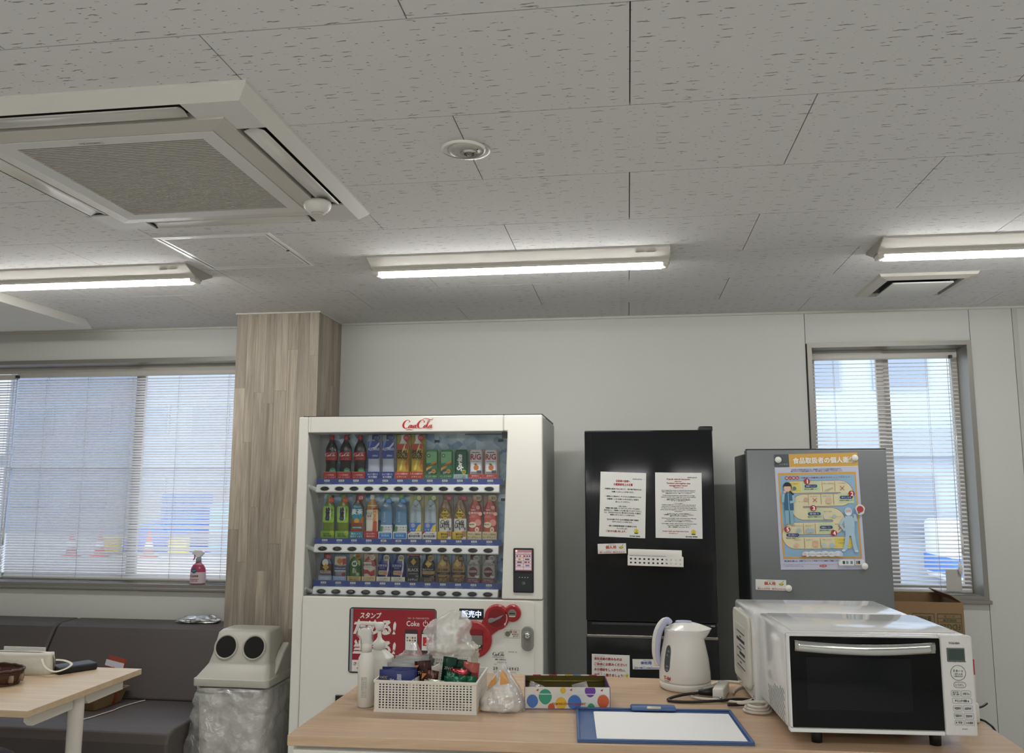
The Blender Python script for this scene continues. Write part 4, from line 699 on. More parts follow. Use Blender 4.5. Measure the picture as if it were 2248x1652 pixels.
for i in (10, 11):
    drink(2, i, 'flat_white_bottle', 'silver coffee bottle with large maroon disc', 'alu', H3, '#a9a79e', '#6a3038', (), (('#5c2430', D(-.05, .40, .0205, .0225)), ('#d3cfc6', D(.60, .24, .0095, .009)), ('#8a7a6a', D(.60, .285, .0075, .003))), (('Velvet', 0, .72, .4, .006, '#55534d', dict(shear=.3)), ('FLAT WHITE', 0, .655, .8, .007, '#4a4844'), ('COSTA', -.05, .415, .58, .0085, '#e0d6d6', dict(bold=.03))), (.022, '#5a2c34'), (('世界で愛される', .66, .66, .26, '#d0b8bc'), ('エスプレッソの味わい', .3, .8, .26, '#d0b8bc')), (.50, .89, .0140, '#bdbab3', '世界初', '#4a4844'), '#97958f')
for i, t_ in enumerate([o for o in bpy.data.objects if o.name.startswith(('black_coffee_bottle', 'brown_coffee_bottle'))]):
    MB().disc(.020, .018, .013, -.0188, 16).obj('cup_print', P('#5a4430'), t_); MB().line([(.022, .020), (.032, .034)], .003, -.0190).obj('spoon_print', P('#8a7250'), t_)
# ================================================================ refrigerators and what hangs on them
def black_mat():
    m = mat('fridge_black', '#131517', .14, spec=.35, noise_amt=.5, noise_scale=1.0, stretch=(3, 3, 260)); return m
M_FB = black_mat(); M_FB2 = mat('fridge_black_plain', '#0a0b0d', .3)
F1X, F1Y = .0934, 3.93
f1 = thing('black_refrigerator', 'tall glossy black two-door refrigerator between the vending machine and the grey one', 'refrigerator', (F1X, F1Y, 0))
MB().box(-.293, .293, .045, .64, .03, 1.755, .006).obj('cabinet', M_FB2, f1)
for z0, z1, nm in ((.898, 1.765, 'upper_door'), (.40, .832, 'freezer_drawer'), (.05, .392, 'bottom_drawer')): MB().box(-.294, .294, 0, .042, z0, z1, .005).obj(nm, M_FB, f1)
MB().box(-.288, .288, .012, .045, .838, .894).obj('grip_recess', M_FB2, f1); MB().box(-.27, .283, .006, .012, .880, .892, .002).obj('grip_lip', mat('grip_grey', '#34373b', .3), f1)
MB().box(-.292, .292, -.003, .012, .826, .838, .002).obj('silver_strip', mat('strip_steel', '#8e8a82', .25, .9), f1); MB().box(-.2655, -.2648, -.0004, .001, .90, 1.763).obj('door_seam', P('#050506'), f1)
MB().box(.235, .296, .002, .09, 1.757, 1.782, .004).obj('hinge_cover', M_FB2, f1)
for sx in (-.25, .25): MB().box(sx - .03, sx + .03, .08, .14, 0, .035).obj('foot', M_BLK, f1)
MB().box(.262, .28, -.002, 0, .884, .889).obj('maker_badge', P('#8d8a82'), f1)
def paper(name, label, cat, x, y, z, w, h, rot=0., col='#d8d8d3', group=None, thick=.0006, curl=0.):
    """a sheet standing in the x-z plane, its centre at (x, z)"""
    t = thing(name, label, cat, (x, y, z), (0, rot, 0), group)
    if curl: fix(MB().grid(lambda u, v: (w * (u - .5), -curl * (2 * u - 1) ** 2 * v * v, h * (v - .5)), 12, 12).obj('sheet', P(col, .5), t), False)
    else: MB().box(-w / 2, w / 2, -thick, 0, -h / 2, h / 2).obj('sheet', P(col, .45), t)
    return t
def smiley(t, x, z, r, y):
    b = MB().disc(x, z, r, y, 18).obj('emblem', P('#cfbf3a'), t); MB().disc(x, z - r * .15, r * .28, y - .0003, 3).obj('emblem_beak', P('#8a6a20'), b); MB().poly([(x - r, z - r * .75), (x + r, z - r * .75), (x + r * .6, z - r * 1.2), (x - r * .6, z - r * 1.2)], y - .0002).obj('emblem_leaf', P('#2c3a22'), b)
Y1 = F1Y - .0012
n1 = paper('notice_sheet', 'white paper notice in Japanese on the black refrigerator door, left of the two', 'notice', -.0275, Y1, 1.422, .210, .297, .035, group='A4 notices on the black refrigerator')
RED, INK = '#a02a2c', '#1d1d1d'
text('従業員の皆様へ', 0, .108, .066, .0105, RED, n1, -.0011, .03); text('冷蔵庫使用上の注意', 0, .092, .088, .0115, RED, n1, -.0011, .03); text('2023年10月27日', .064, .119, .042, .005, INK, n1, -.0011, .02)
for s, z, w in (('冷蔵庫を使用するにあたり、食中毒予防のため', .071, .168), ('お願いしたいことがあります。', .058, .102), ('・1週間以上保存をしそうなもの(調味料など)は', .036, .168), ('冷蔵庫に入れる前に入れた日付と名前を', .0245, .146), ('記入してください。', .0125, .066), ('〜記入方法〜', -.008, .042), ('冷蔵庫の横に設置しているマスキングテープに日付と', -.0175, .158), ('名前を記入し、冷蔵庫に入れる物に貼って入れてください。', -.0275, .172), ('もし、日付なまえのないなく置き忘れたものがあった場合は', -.0375, .166), ('破棄をさせていただくことがあります。', -.0475, .112), ('・生ものや腐りやすいものは管理部の判断で廃棄を', -.069, .150), ('させていただくことがあります。', -.079, .092), ('・週に1回程度管理部で冷蔵庫の中を', -.098, .132), ('チェックをします。', -.109, .050)):
    text(s, 0, z, w, .0072, INK, n1, -.0011, .025)
text('ご協力をお願い致します。', -.028, -.128 + .006, .092, .009, RED, n1, -.0011, .03); smiley(n1, .064, -.117, .0105, -.0011); text('長井食産 管理部', .058, -.141, .048, .006, INK, n1, -.0011, .03)
n2 = paper('notice_sheet', 'white paper notice in Indonesian on the black refrigerator door, right of the two', 'notice', .2265, Y1, 1.420, .210, .297, .012, group='A4 notices on the black refrigerator')
text('2023年10月27日', .062, .127, .042, .005, INK, n2, -.0011, .02)
for s, z, w in (('Kepada seluruh karyawan', .118, .104), ('Tindakan pencegahan saat', .099, .108), ('menggunakan lemari', .0885, .082)): text(s, 0, z, w, .0085, RED, n2, -.0011, .03)
for s, z, w in (('従業員の皆様へ', .108, .034), ('冷蔵庫使用上の注意', .080, .044)): text(s, 0, z, w, .004, RED, n2, -.0011, .03)
for s, z, w in (('Saat menggunakan lemari es, ada beberapa hal yang kami', .067, .152), ('ingin Anda lakukan untuk mencegah keracunan makanan.', .0605, .150), ('冷蔵庫を使用するにあたり、お願いしたいことがあります。', .054, .118), ('-Untuk barang yang disimpan selama lebih dari seminggu', .044, .146), ('(seperti bumbu), tulis tanggal dan nama Anda sebelum', .037, .156), ('memasukkannya ke lemari es.', .030, .104), ('1週間以上保存をしそうなものは日付と名前を記入', .0245, .108), ('してください。', .0195, .062), ('〜Cara mengisi〜', .0085, .044), ('Tuliskan tanggal dan nama pada selotip yang dipasang di', .0015, .152), ('dekat lemari es, tempelkan pada barang yang Anda masukkan', -.006, .152), ('ke dalam lemari es. Jika ada barang tanpa tanggal dan', -.013, .156), ('nama yang ditinggalkan, kami akan membuangnya.', -.0205, .164), ('pemberitahuan.', -.0275, .036), ('記入方法 マスキングテープに日付と名前を記入し', -.038, .104), ('冷蔵庫に入れる物に貼って入れてください。', -.0435, .134), ('破棄をさせていただくことがあります。', -.049, .080), ('-Barang yang mudah rusak dan busuk akan dibuang', -.059, .156), ('sesuai kebijakan departemen manajemen.', -.0665, .110), ('生ものや腐りやすいものは廃棄させていただきます。', -.073, .126), ('-Seminggu sekali, departemen manajemen akan', -.0835, .158), ('memeriksa bagian dalam lemari es.', -.091, .104), ('週に一回程度チェックをします。', -.098, .094)):
    text(s, 0, z, w, .0046, INK, n2, -.0011, .03)
text('Terima kasih atas kerja sama Anda', -.016, -.118, .118, .007, RED, n2, -.0011, .02); text('ご協力をお願い致します。', -.025, -.1265, .044, .004, RED, n2, -.0011, .03); smiley(n2, .065, -.119, .0105, -.0011); text('長井食産 管理部', .056, -.1405, .052, .006, INK, n2, -.0011, .03)
def bowl(t, x, z, r):
    b = MB().poly([(x + r * math.cos(a), z + r * .7 * math.sin(a)) for a in [PI * (1 + i / 10) for i in range(11)]], -.0012).obj('bowl_print', P('#3a3a22'), t); MB().disc(x, z, r * .75, -.0014, 14, r * .5).obj('bowl_fill', P('#c9b832'), b); MB().line([(x + r * .2, z + r * .2), (x + r, z + r * 1.3)], r * .16, -.0014).obj('bowl_handle', P('#3a3a22'), b)
def tagsign(label, x, y, z, w, h, rot, main, sub, col, ruby, sr=('こじん', 'べんとう', 'の')):
    t = paper('magnet_sign', label, 'sign', x, y, z, w, h, rot, '#d3d2cc', 'magnet signs on the refrigerators', .0009)
    text(main, -.005 / .13 * w, .006 / .044 * h, .36 * w, .30 * h, col, t, -.0013, .045); text(ruby, 0, .017 / .044 * h, .24 * w, .09 * h, INK, t, -.0013, .02); text(sub, 0, -.0165 / .044 * h, .9 * w, .17 * h, col, t, -.0013, .03)
    for k, s in enumerate(sr): text(s, (-.40 + .27 * k) * w, -.0095 / .044 * h, .13 * w if len(s) > 1 else .03 * w, .07 * h, INK, t, -.0013, .01)
    return t
s1 = tagsign('small white magnet sign with orange lettering below the notices on the black refrigerator', -.0795, Y1, 1.2225, .130, .045, -.03, '個人用', '(個人のお弁当・飲みものなど)', '#b24a2c', 'こじんよう'); bowl(s1, .042, .006, .010)
s3 = tagsign('white magnet sign with blue lettering, partly behind the kettle', .0705, Y1, .714, .130, .044, -.02, '会社用', '(会社で購入した飲みものなど)', '#2c4a96', 'かいしゃよう', ('かいしゃ', 'こうにゅう', 'の')); MB().rrect(.040, .056, -.006, .014, .003, -.0013).obj('drink_print', P('#c9b832'), s3)
s2 = paper('magnet_sign', 'white square magnet sign with four red lines low on the black refrigerator', 'sign', -.0925, Y1, .702, .170, .099, .012, '#d3d2cc', 'magnet signs on the refrigerators', .0009)
for k, (s, w, ru) in enumerate((('会社支給の飲みものは', .124, 'かいしゃしきゅう'), ('ご自由にお飲みください！', .146, 'じゆう'), ('水分補給をしっかり行い、', .140, 'すいぶんほきゅう'), ('元気よく働きましょう！', .134, 'げんき'))):
    text(s, -.074 + w / 2, .030 - .0235 * k, w, .0125, '#9a2226', s2, -.0013, .04); text(ru, -.074 + .025, .0415 - .0235 * k, .045 if k % 2 == 0 else .02, .004, INK, s2, -.0013, .02)
MB().disc(.072, -.039, .0075, -.0013).obj('smile_print', P('#c9b832'), s2); text('ᴗ', .072, -.040, .006, .003, INK, s2, -.0016)
# magnetic rack
rk = thing('magnetic_rack', 'white perforated magnetic rack stuck on the black refrigerator door', 'rack', (.1130, F1Y - .001, 1.186), (0, .018, 0))
MB().box(-.120, .122, -.004, 0, -.034, .034, .001).obj('back_plate', M_WHITE2, rk); MB().box(-.121, .126, -.052, -.004, -.036, -.033).obj('floor_plate', M_WHITE2, rk)
RW, RH = 12, 2
def perforated(w, h, nx, nz, hole, margin_x, margin_z, y0, y1, x_off=0.):
    """plate with real square holes"""
    m = MB(); xs = [-w / 2]; zs = [-h / 2]
    px = (w - 2 * margin_x) / nx; pz = (h - 2 * margin_z) / nz
    for i in range(nx): c = -w / 2 + margin_x + px * (i + .5); xs += [c - px * hole / 2, c + px * hole / 2]
    for i in range(nz): c = -h / 2 + margin_z + pz * (i + .5); zs += [c - pz * hole / 2, c + pz * hole / 2]
    xs.append(w / 2); zs.append(h / 2); X, Z = len(xs), len(zs)
    for y in (y0, y1): m.v += [(x, y, z) for z in zs for x in xs]
    solid = lambda i, j: 0 <= i < X - 1 and 0 <= j < Z - 1 and not (i % 2 == 1 and j % 2 == 1)
    for j in range(Z - 1):
        for i in range(X - 1):
            if not solid(i, j): continue
            a, b, c, d = j * X + i, j * X + i + 1, (j + 1) * X + i + 1, (j + 1) * X + i; o = X * Z
            F = [(a, b, c, d), (a + o, d + o, c + o, b + o)]
            if not solid(i, j - 1): F.append((a, a + o, b + o, b))
            if not solid(i, j + 1): F.append((d, c, c + o, d + o))
            if not solid(i - 1, j): F.append((a, d, d + o, a + o))
            if not solid(i + 1, j): F.append((b, b + o, c + o, c))
            m.f += F; m.sm += [False] * len(F)
    return m
perforated(.247, .042, 12, 2, .42, .004, .004, -.054, -.051).obj('front_plate', M_WHITE2, rk, (.0025, 0, -.014))
for sx in (-.120, .124): MB().box(sx - .0015, sx + .0015, -.052, -.003, -.036, .007).obj('side_plate', M_WHITE2, rk)
MB().box(-.115, .05, -.035, -.01, -.032, .006).obj('contents', M_BLK, rk)
# ---- grey refrigerator
F2X, F2Y = .8465, 3.95
f2 = thing('grey_refrigerator', 'dark grey refrigerator with a hygiene poster, in front of the right window', 'refrigerator', (F2X, F2Y, 0))
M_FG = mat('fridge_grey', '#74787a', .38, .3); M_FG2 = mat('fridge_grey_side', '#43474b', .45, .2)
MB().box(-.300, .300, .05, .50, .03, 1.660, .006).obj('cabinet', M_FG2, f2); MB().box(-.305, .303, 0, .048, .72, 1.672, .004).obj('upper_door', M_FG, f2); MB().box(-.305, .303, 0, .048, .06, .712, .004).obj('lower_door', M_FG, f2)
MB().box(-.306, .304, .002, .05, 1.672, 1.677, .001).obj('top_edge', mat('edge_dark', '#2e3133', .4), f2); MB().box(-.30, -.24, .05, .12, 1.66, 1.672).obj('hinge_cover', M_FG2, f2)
for sx in (-.25, .25): MB().box(sx - .03, sx + .03, .08, .14, 0, .035).obj('foot', M_BLK, f2)
Y2 = F2Y - .0012
PXc, PZc, PW_, PH_ = .848, 1.397, .364, .515
po = paper('hygiene_poster', 'blue and yellow Japanese food hygiene poster on the grey refrigerator', 'poster', PXc, Y2, PZc, PW_, PH_, -.020, '#b9bccf')
def pz(v): return PH_ / 2 - v * PH_           # from the top, 0..1
def pxx(u): return (u - .5) * PW_             # from the left, 0..1
LY_ = [0]
def lay(name, col, fn, parent=po):
    LY_[0] += 1; m = MB(); fn(m, -.0008 - .00008 * LY_[0]); return m.obj(name, P(col, .5), parent)
def PR_(x0, x1, v0, v1, r=None):
    return (lambda m, y: m.rrect(pxx(x0), pxx(x1), pz(v1), pz(v0), r, y)) if r else (lambda m, y: m.rect(pxx(x0), pxx(x1), pz(v1), pz(v0), y))
def ptxt(s, u, v, w, h, col, bold=.02, **k): return text(s, pxx(u), pz(v), w * PW_, h * PH_, col, po, -.0008 - .00008 * (LY_[0] + 2), bold, **k)
lay('title_band', '#c79d4a', PR_(.18, 1, 0, .115)); lay('title_corner', '#4b5155', PR_(0, .178, 0, .115)); lay('rule', '#d9d3d3', PR_(0, 1, .115, .120))
ptxt('食品取扱者の個人衛生', .600, .063, .74, .052, '#8f7a4c', .02); LY_[0] += 3; ptxt('食品取扱者の個人衛生', .597, .060, .74, .052, '#e3e1dc', .03)
ptxt('リンネス', .11, .088, .10, .012, '#b9bdbf', .0); LY_[0] += 2
ptxt('安全安心な食品を届けるには、従業員一人ひとりの衛生管理が大切です。', .50, .138, .60, .011, '#3c4270'); ptxt('個人が行うべき衛生管理である「個人衛生」を確認しておきましょう。', .50, .153, .62, .011, '#3c4270')
lay('gold_frame', '#c79a48', PR_(.035, .965, .165, .905)); lay('blue_ground', '#86aac6', PR_(.055, .945, .185, .890))
for k, ch in enumerate('個人衛生'): lay('title_dot', '#a52a30', lambda m, y, k=k: m.disc(pxx(.135 + .043 * k), pz(.210), .0085, y, 8)); ptxt(ch, .135 + .043 * k, .210, .028, .016, '#e3c9c4', .02)
ptxt('出勤前〜作業場入室までのチェックポイント', .60, .210, .58, .015, '#a83a44', .01); LY_[0] += 2
# winding board-game path
VR = [.290, .406, .524, .648, .772]; TURN = [(.76, 1), (.32, -1), (.64, 1), (.20, -1)]; ENDS = [(.17, .76), (.32, .76), (.32, .64), (.20, .64), (.20, .84)]
def path(w, col, nm):
    m = MB(); LY_[0] += 1; y = -.0008 - .00008 * LY_[0]
    for (a, b), v in zip(ENDS, VR): m.rect(pxx(a), pxx(b), pz(v) - w / 2, pz(v) + w / 2, y)
    for k, (u, s) in enumerate(TURN):
        cz, R0 = (pz(VR[k]) + pz(VR[k + 1])) / 2, (pz(VR[k]) - pz(VR[k + 1])) / 2; A = [-PI / 2 + PI * i / 14 for i in range(15)]
        for a0, a1 in zip(A, A[1:]): m.poly([(pxx(u) + s * (R0 + q * w / 2) * math.cos(t), cz + (R0 + q * w / 2) * math.sin(t)) for q, t in ((-1, a0), (1, a0), (1, a1), (-1, a1))], y)
    m.obj(nm, P(col, .5), po)
path(.0560, '#a07a48', 'path_edge'); path(.0515, '#d3cba8', 'path')
for (u0, u1, v0, v1, c) in ((.14, .30, .245, .333, '#d3c66a'), (.31, .53, .245, .333, '#b9c9a0'), (.74, .92, .35, .437, '#b9c9a0'), (.36, .55, .485, .57, '#b9c9a0'), (.48, .66, .605, .69, '#b9c9a0'), (.66, .86, .73, .812, '#d3c25a')): lay('path_square', c, PR_(u0, u1, v0, v1))
for u, v0, v1 in ((.555, .246, .334), (.705, .246, .334), (.38, .356, .444), (.53, .356, .444), (.68, .356, .444), (.30, .606, .694), (.44, .606, .694), (.30, .732, .816), (.49, .732, .816)): lay('path_joint', '#a5824e', PR_(u - .003, u + .003, v0, v1))
for s, u, v in (('体調チェック', .42, .283), ('身だしなみ', .83, .385), ('着替え', .44, .523), ('粘着ローラー', .57, .640), ('手洗い', .165, .703)):
    lay('blue_pill', '#30386a', PR_(u - .075, u + .075, v - .013, v + .013, .006)); ptxt(s, u, v, .115, .014, '#c9cce0', .01); ptxt('衛生的に確認しよう', u, v + .026, .16, .009, '#3a382f', .02)
for n_, u, v in ((1, .375, .243), (2, .895, .355), (3, .43, .475), (4, .655, .690), (5, .105, .655)): lay('number_disc', '#9c2a2e', lambda m, y, u=u, v=v: m.disc(pxx(u), pz(v), .0135, y, 20)); ptxt(str(n_), u + .006, v, .028 if n_ > 1 else 0, .034, '#ece7e3', .04); LY_[0] += 2
for s, u, v, w in (('発熱・下痢症状は', .63, .262, .12), ('ケガの有無は', .79, .262, .09), ('START', .22, .262, .10), ('ブラッシングを', .31, .418, .12), ('髪の乱れなし', .455, .372, .10), ('爪は短いですか', .60, .372, .11), ('帽子を着用', .60, .505, .09), ('ファスナーは', .70, .55, .10), ('異物の付着は', .72, .615, .10), ('髪が出ていないか', .22, .625, .13), ('背中のほこり', .37, .625, .10), ('手順通りに', .22, .745, .09), ('指の間まで', .36, .745, .08), ('消毒しましたか', .57, .745, .11), ('これで準備完了', .76, .748, .14), ('作業場に入室', .76, .775, .12)): ptxt(s, u, v, w, .010, '#6b685a', .0)
for u, v in ((.79, .305), (.455, .405), (.735, .645)): lay('red_cross', '#a03a38', lambda m, y, u=u, v=v: (m.line([(pxx(u) - .009, pz(v) - .009), (pxx(u) + .009, pz(v) + .009)], .0022, y), m.line([(pxx(u) - .009, pz(v) + .009), (pxx(u) + .009, pz(v) - .009)], .0022, y)))
lay('hand_print', '#d9a98e', lambda m, y: (m.rrect(pxx(.40), pxx(.455), pz(.805), pz(.772), .004, y), [m.rrect(pxx(.398 + .016 * k), pxx(.41 + .016 * k), pz(.78), pz(.755 - .004 * (k % 2)), .002, y) for k in range(4)]))
lay('hand_print', '#d3b09a', lambda m, y: (m.rrect(pxx(.59), pxx(.645), pz(.435), pz(.405), .004, y), [m.rrect(pxx(.588 + .016 * k), pxx(.60 + .016 * k), pz(.412), pz(.388 - .004 * (k % 2)), .002, y) for k in range(4)]))
lay('thermometer_print', '#a8a58c', lambda m, y: m.line([(pxx(.58), pz(.325)), (pxx(.68), pz(.300))], .005, y))
for u, v, r_, c in ((.53, .795, .011, '#b9bfc4'), (.62, .795, .011, '#a9bac9'), (.24, .665, .010, '#9fb3c2'), (.35, .668, .011, '#a3b0ba'), (.40, .668, .010, '#9fb3c2'), (.67, .545, .008, '#aab8c2'), (.205, .790, .010, '#d3b09a'), (.58, .550, .012, '#cfcab8'), (.35, .395, .008, '#c9a58e'), (.22, .300, .008, '#4f6f86')): lay('picture_dot', c, lambda m, y, u=u, v=v, r_=r_: m.disc(pxx(u), pz(v), r_, y, 14))
# drawn woman in a blue vest, left
lay('drawn_legs', '#7fa9b8', lambda m, y: (m.rect(pxx(.09), pxx(.135), pz(.60), pz(.48), y), m.rect(pxx(.145), pxx(.185), pz(.60), pz(.48), y))); lay('drawn_shoes', '#8a9aa0', lambda m, y: (m.disc(pxx(.105), pz(.605), .010, y, 12, .004), m.disc(pxx(.165), pz(.605), .010, y, 12, .004)))
lay('drawn_vest', '#35607f', lambda m, y: m.poly([(pxx(.085), pz(.49)), (pxx(.195), pz(.49)), (pxx(.20), pz(.36)), (pxx(.165), pz(.335)), (pxx(.115), pz(.335)), (pxx(.08), pz(.36))], y)); lay('drawn_sleeve', '#8fb4c2', lambda m, y: (m.line([(pxx(.08), pz(.365)), (pxx(.07), pz(.42)), (pxx(.085), pz(.345))], .011, y), m.line([(pxx(.20), pz(.36)), (pxx(.205), pz(.415)), (pxx(.155), pz(.42))], .011, y), m.rect(pxx(.137), pxx(.145), pz(.49), pz(.34), y)))
lay('drawn_hair', '#1e2630', lambda m, y: (m.disc(pxx(.137), pz(.285), .0185, y, 18, .021), m.line([(pxx(.16), pz(.325)), (pxx(.205), pz(.355))], .007, y))); lay('drawn_face', '#d9b09c', lambda m, y: m.disc(pxx(.135), pz(.297), .0155, y, 18, .0165)); lay('drawn_hand', '#d9b09c', lambda m, y: m.disc(pxx(.10), pz(.330), .006, y, 10)); lay('drawn_fringe', '#1e2630', lambda m, y: m.poly([(pxx(.137) + .0165 * math.cos(a), pz(.282) + .014 * math.sin(a)) for a in [PI * i / 10 for i in range(11)]], y))
# drawn worker in pale overalls, right
lay('drawn_overalls', '#a5bfd0', lambda m, y: (m.poly([(pxx(.80), pz(.545)), (pxx(.885), pz(.545)), (pxx(.905), pz(.60)), (pxx(.895), pz(.715)), (pxx(.79), pz(.715)), (pxx(.78), pz(.60))], y), m.line([(pxx(.81), pz(.71)), (pxx(.79), pz(.79)), (pxx(.765), pz(.83))], .017, y), m.line([(pxx(.875), pz(.71)), (pxx(.885), pz(.79)), (pxx(.90), pz(.84))], .017, y), m.line([(pxx(.79), pz(.56)), (pxx(.735), pz(.62)), (pxx(.785), pz(.67))], .011, y), m.line([(pxx(.895), pz(.56)), (pxx(.925), pz(.59)), (pxx(.91), pz(.53))], .011, y)))
lay('drawn_hood', '#aec6d6', lambda m, y: m.disc(pxx(.84), pz(.508), .0165, y, 16, .019)); lay('drawn_eyes', '#d0a898', lambda m, y: m.rect(pxx(.808), pxx(.872), pz(.512), pz(.495), y)); lay('drawn_mask', '#d3dde3', lambda m, y: m.disc(pxx(.84), pz(.528), .0115, y, 12, .007)); lay('drawn_boots', '#c9d6de', lambda m, y: (m.disc(pxx(.755), pz(.838), .008, y, 10, .005), m.disc(pxx(.905), pz(.845), .009, y, 10, .004)))
lay('cloud', '#cfd6dc', lambda m, y: [m.disc(pxx(.31 + .075 * k), pz(.868 - .004 * (k % 2)), .018, y, 14, .012) for k in range(6)]); ptxt('気になることは“誰かに相談”しましょう！', .50, .868, .34, .012, '#b04a4a', .01); LY_[0] += 2
for u in (.29, .72): lay('cloud_face', '#d9b09c' if u < .5 else '#b9c9d3', lambda m, y, u=u: m.disc(pxx(u), pz(.868), .008, y, 12)); lay('cloud_body', '#a04a4a' if u < .5 else '#a9c3d3', lambda m, y, u=u: m.rect(pxx(u - .02), pxx(u + .02), pz(.89), pz(.880), y))
ptxt('衛生資材の購入は、全国にネットワークを持つイカリ消毒にご相談ください', .375, .925, .66, .013, '#2c3060', .03); ptxt('https://www.ikari.co.jp', .16, .970, .22, .012, '#5a5c70', .0)
lay('red_oval', '#a83236', lambda m, y: m.disc(pxx(.50), pz(.968), .016, y, 18, .005)); ptxt('IKARI', .50, .968, .05, .007, '#e0c9c9', .02); lay('corner_card', '#dcdcdc', PR_(.685, .865, .915, .965, .004)); lay('corner_card', '#d3d3d3', PR_(.875, .985, .915, .962, .004))
for u, c in ((.745, '#3a4650'), (.785, '#7a8a9a'), (.835, '#6a7a90'), (.92, '#2a2c2e'), (.90, '#8a7a6a')): lay('corner_picture', c, PR_(u - .014, u + .014, .927, .953))
for u, v in ((.36, 0), (.64, 0)): lay('fold_crease', '#a9bccb', PR_(.055, .945, .186 + (u - .36) * 1.45 + .06, .1868 + (u - .36) * 1.45 + .06))
def magnet(x, z, lab, y=F2Y - .0055):
    t = thing('round_magnet', lab, 'magnet', (x, y, z), (0, 0, 0), 'white round magnets on the grey refrigerator'); MB().lathe([(.0125, .0040), (.0145, .001), (.0145, -.003), (.0125, -.0055), (0, -.0060)], 24, axis='y').obj('cap', mat('magnet_white', '#dddcd4', .35), t); MB().lathe([(.011, .0043), (.011, .0030)], 16, axis='y').obj('magnet_core', P('#444444'), t)
magnet(.678, 1.626, 'round white magnet holding the top left corner of the poster'); magnet(1.012, 1.634, 'round white magnet holding the top right corner of the poster'); magnet(1.030, 1.157, 'round white magnet holding the bottom right corner of the poster'); magnet(.701, 1.056, 'round white magnet beside the small sign, lowest on the grey refrigerator', F2Y - .005)
ap = paper('cutout_sticker', 'small white-edged sticker with a red fruit on the right edge of the poster', 'sticker', 1.022, F2Y - .0115, 1.405, .001, .001, 0.); bpy.data.objects.remove(ap.children[0])
MB().poly([(.020 * math.cos(a) * (1 + .08 * math.sin(5 * a)), .024 * math.sin(a)) for a in [2 * PI * i / 24 for i in range(24)]], 0).obj('cutout', P('#d3d0cc'), ap); MB().disc(0, .001, .0145, -.0003).obj('fruit_print', P('#a83a3c'), ap); MB().disc(-.006, -.014, .006, -.0004, 10, .005).obj('leaf_print', P('#5a7a86'), ap)
s4 = tagsign('small white magnet sign with orange lettering low on the grey refrigerator', .6255, Y2, 1.069, .133, .046, .016, '個人用', '(個人のお弁当・飲みものなど)', '#b24a2c', 'こじんよう'); bowl(s4, .045, .006, .010)
# cardboard boxes by the window
M_CARD = mat('cardboard', '#85694a', .8, noise_amt=.06, noise_scale=25, stretch=(1, 1, 3))
def carton(label, loc, w, d, h, open_top, rot=0.):
    t = thing('cardboard_box', label, 'cardboard box', loc, (0, 0, rot), 'cardboard boxes by the right window'); e = .004
    for nm, q in (('front', (-w / 2, w / 2, 0, e)), ('back', (-w / 2, w / 2, d - e, d)), ('side', (-w / 2, -w / 2 + e, e, d - e)), ('side', (w / 2 - e, w / 2, e, d - e))): MB().box(q[0], q[1], q[2], q[3], 0, h).obj(nm + '_wall', M_CARD, t)
    MB().box(-w / 2 + e, w / 2 - e, e, d - e, 0, e).obj('bottom', M_CARD, t)
    if not open_top: MB().box(-w / 2, w / 2, 0, d, h, h + e).obj('top_flap', M_CARD, t)
    else:
        fix(MB().add([(w / 2, e, h), (w / 2, d - e, h), (w / 2 - .05, d - e, h + .035), (w / 2 - .05, e, h + .035)], [(0, 1, 2, 3)]).obj('side_flap', M_CARD, t)).modifiers.new('s', 'SOLIDIFY').thickness = .004
        MB().box(-w / 2, w / 2, d - .002, d + .002, h, h + .012).obj('back_flap', M_CARD, t)
    return t
cb = carton('brown cardboard box with green upside-down print, below the right window sill', (1.372, 4.262, .70), .345, .30, .268, True)
GRN = '#3c4a2a'; b_ = MB()
for x0, x1, z0, z1 in ((.055, .16, .135, .215), (-.055, .04, .17, .215)):
    b_.line([(x0, z0), (x1, z0), (x1, z1), (x0, z1), (x0, z0)], .003, -.0012)
b_.line([(.055, .178), (.16, .178)], .002, -.0012); b_.line([(.055, .195), (.16, .195)], .002, -.0012); b_.obj('stamp_frame', P(GRN), cb)
for s, x, z, w, h in (('FDG26', .108, .156, .09, .026), ('取扱注意', .108, .186, .06, .010), ('ケース', .108, .205, .05, .010), ('要冷蔵庫', -.008, .193, .07, .024)): text(s, x, z, w, h, GRN, cb, -.0014, .02, rot=PI)
carton('plain brown cardboard box standing on the floor under the printed one', (1.365, 4.25, 0), .37, .33, .694, False)
# ================================================================ counter and what stands on it
CZ = .885
ct = thing('counter', 'light oak topped white counter across the foreground', 'counter', (0, 0, 0))
fix(MB().prism([(-.857, 2.090), (.921, 2.170), (.921, 2.858), (-.850, 2.858)], CZ - .026, CZ, 'z').obj('worktop', M_OAK, ct), bevel=.002)
M_CAB = mat('cabinet_white', '#d3d2cb', .45)
fix(MB().prism([(-.845, 2.105), (.908, 2.184), (.908, 2.845), (-.838, 2.845)], .06, CZ - .026, 'z').obj('carcass', M_CAB, ct))
for k in range(3):
    a = -.842 + k * .583; sl = (2.184 - 2.105) / 1.753; dr = fix(MB().prism([(a + .002, 2.105 + sl * (a + .845) - .018), (a + .581, 2.105 + sl * (a + .845 + .581) - .018), (a + .581, 2.105 + sl * (a + .845 + .581) - .001), (a + .002, 2.105 + sl * (a + .845) - .001)], .07, CZ - .033, 'z').obj('door', M_CAB, ct), bevel=.002); MB().tube([(a + .53, 2.105 + sl * (a + 1.37) - .035, .60), (a + .53, 2.105 + sl * (a + 1.37) - .035, .74)], .005, 8).obj('handle', mat('chrome', '#d0d0d0', .12, 1.), dr)
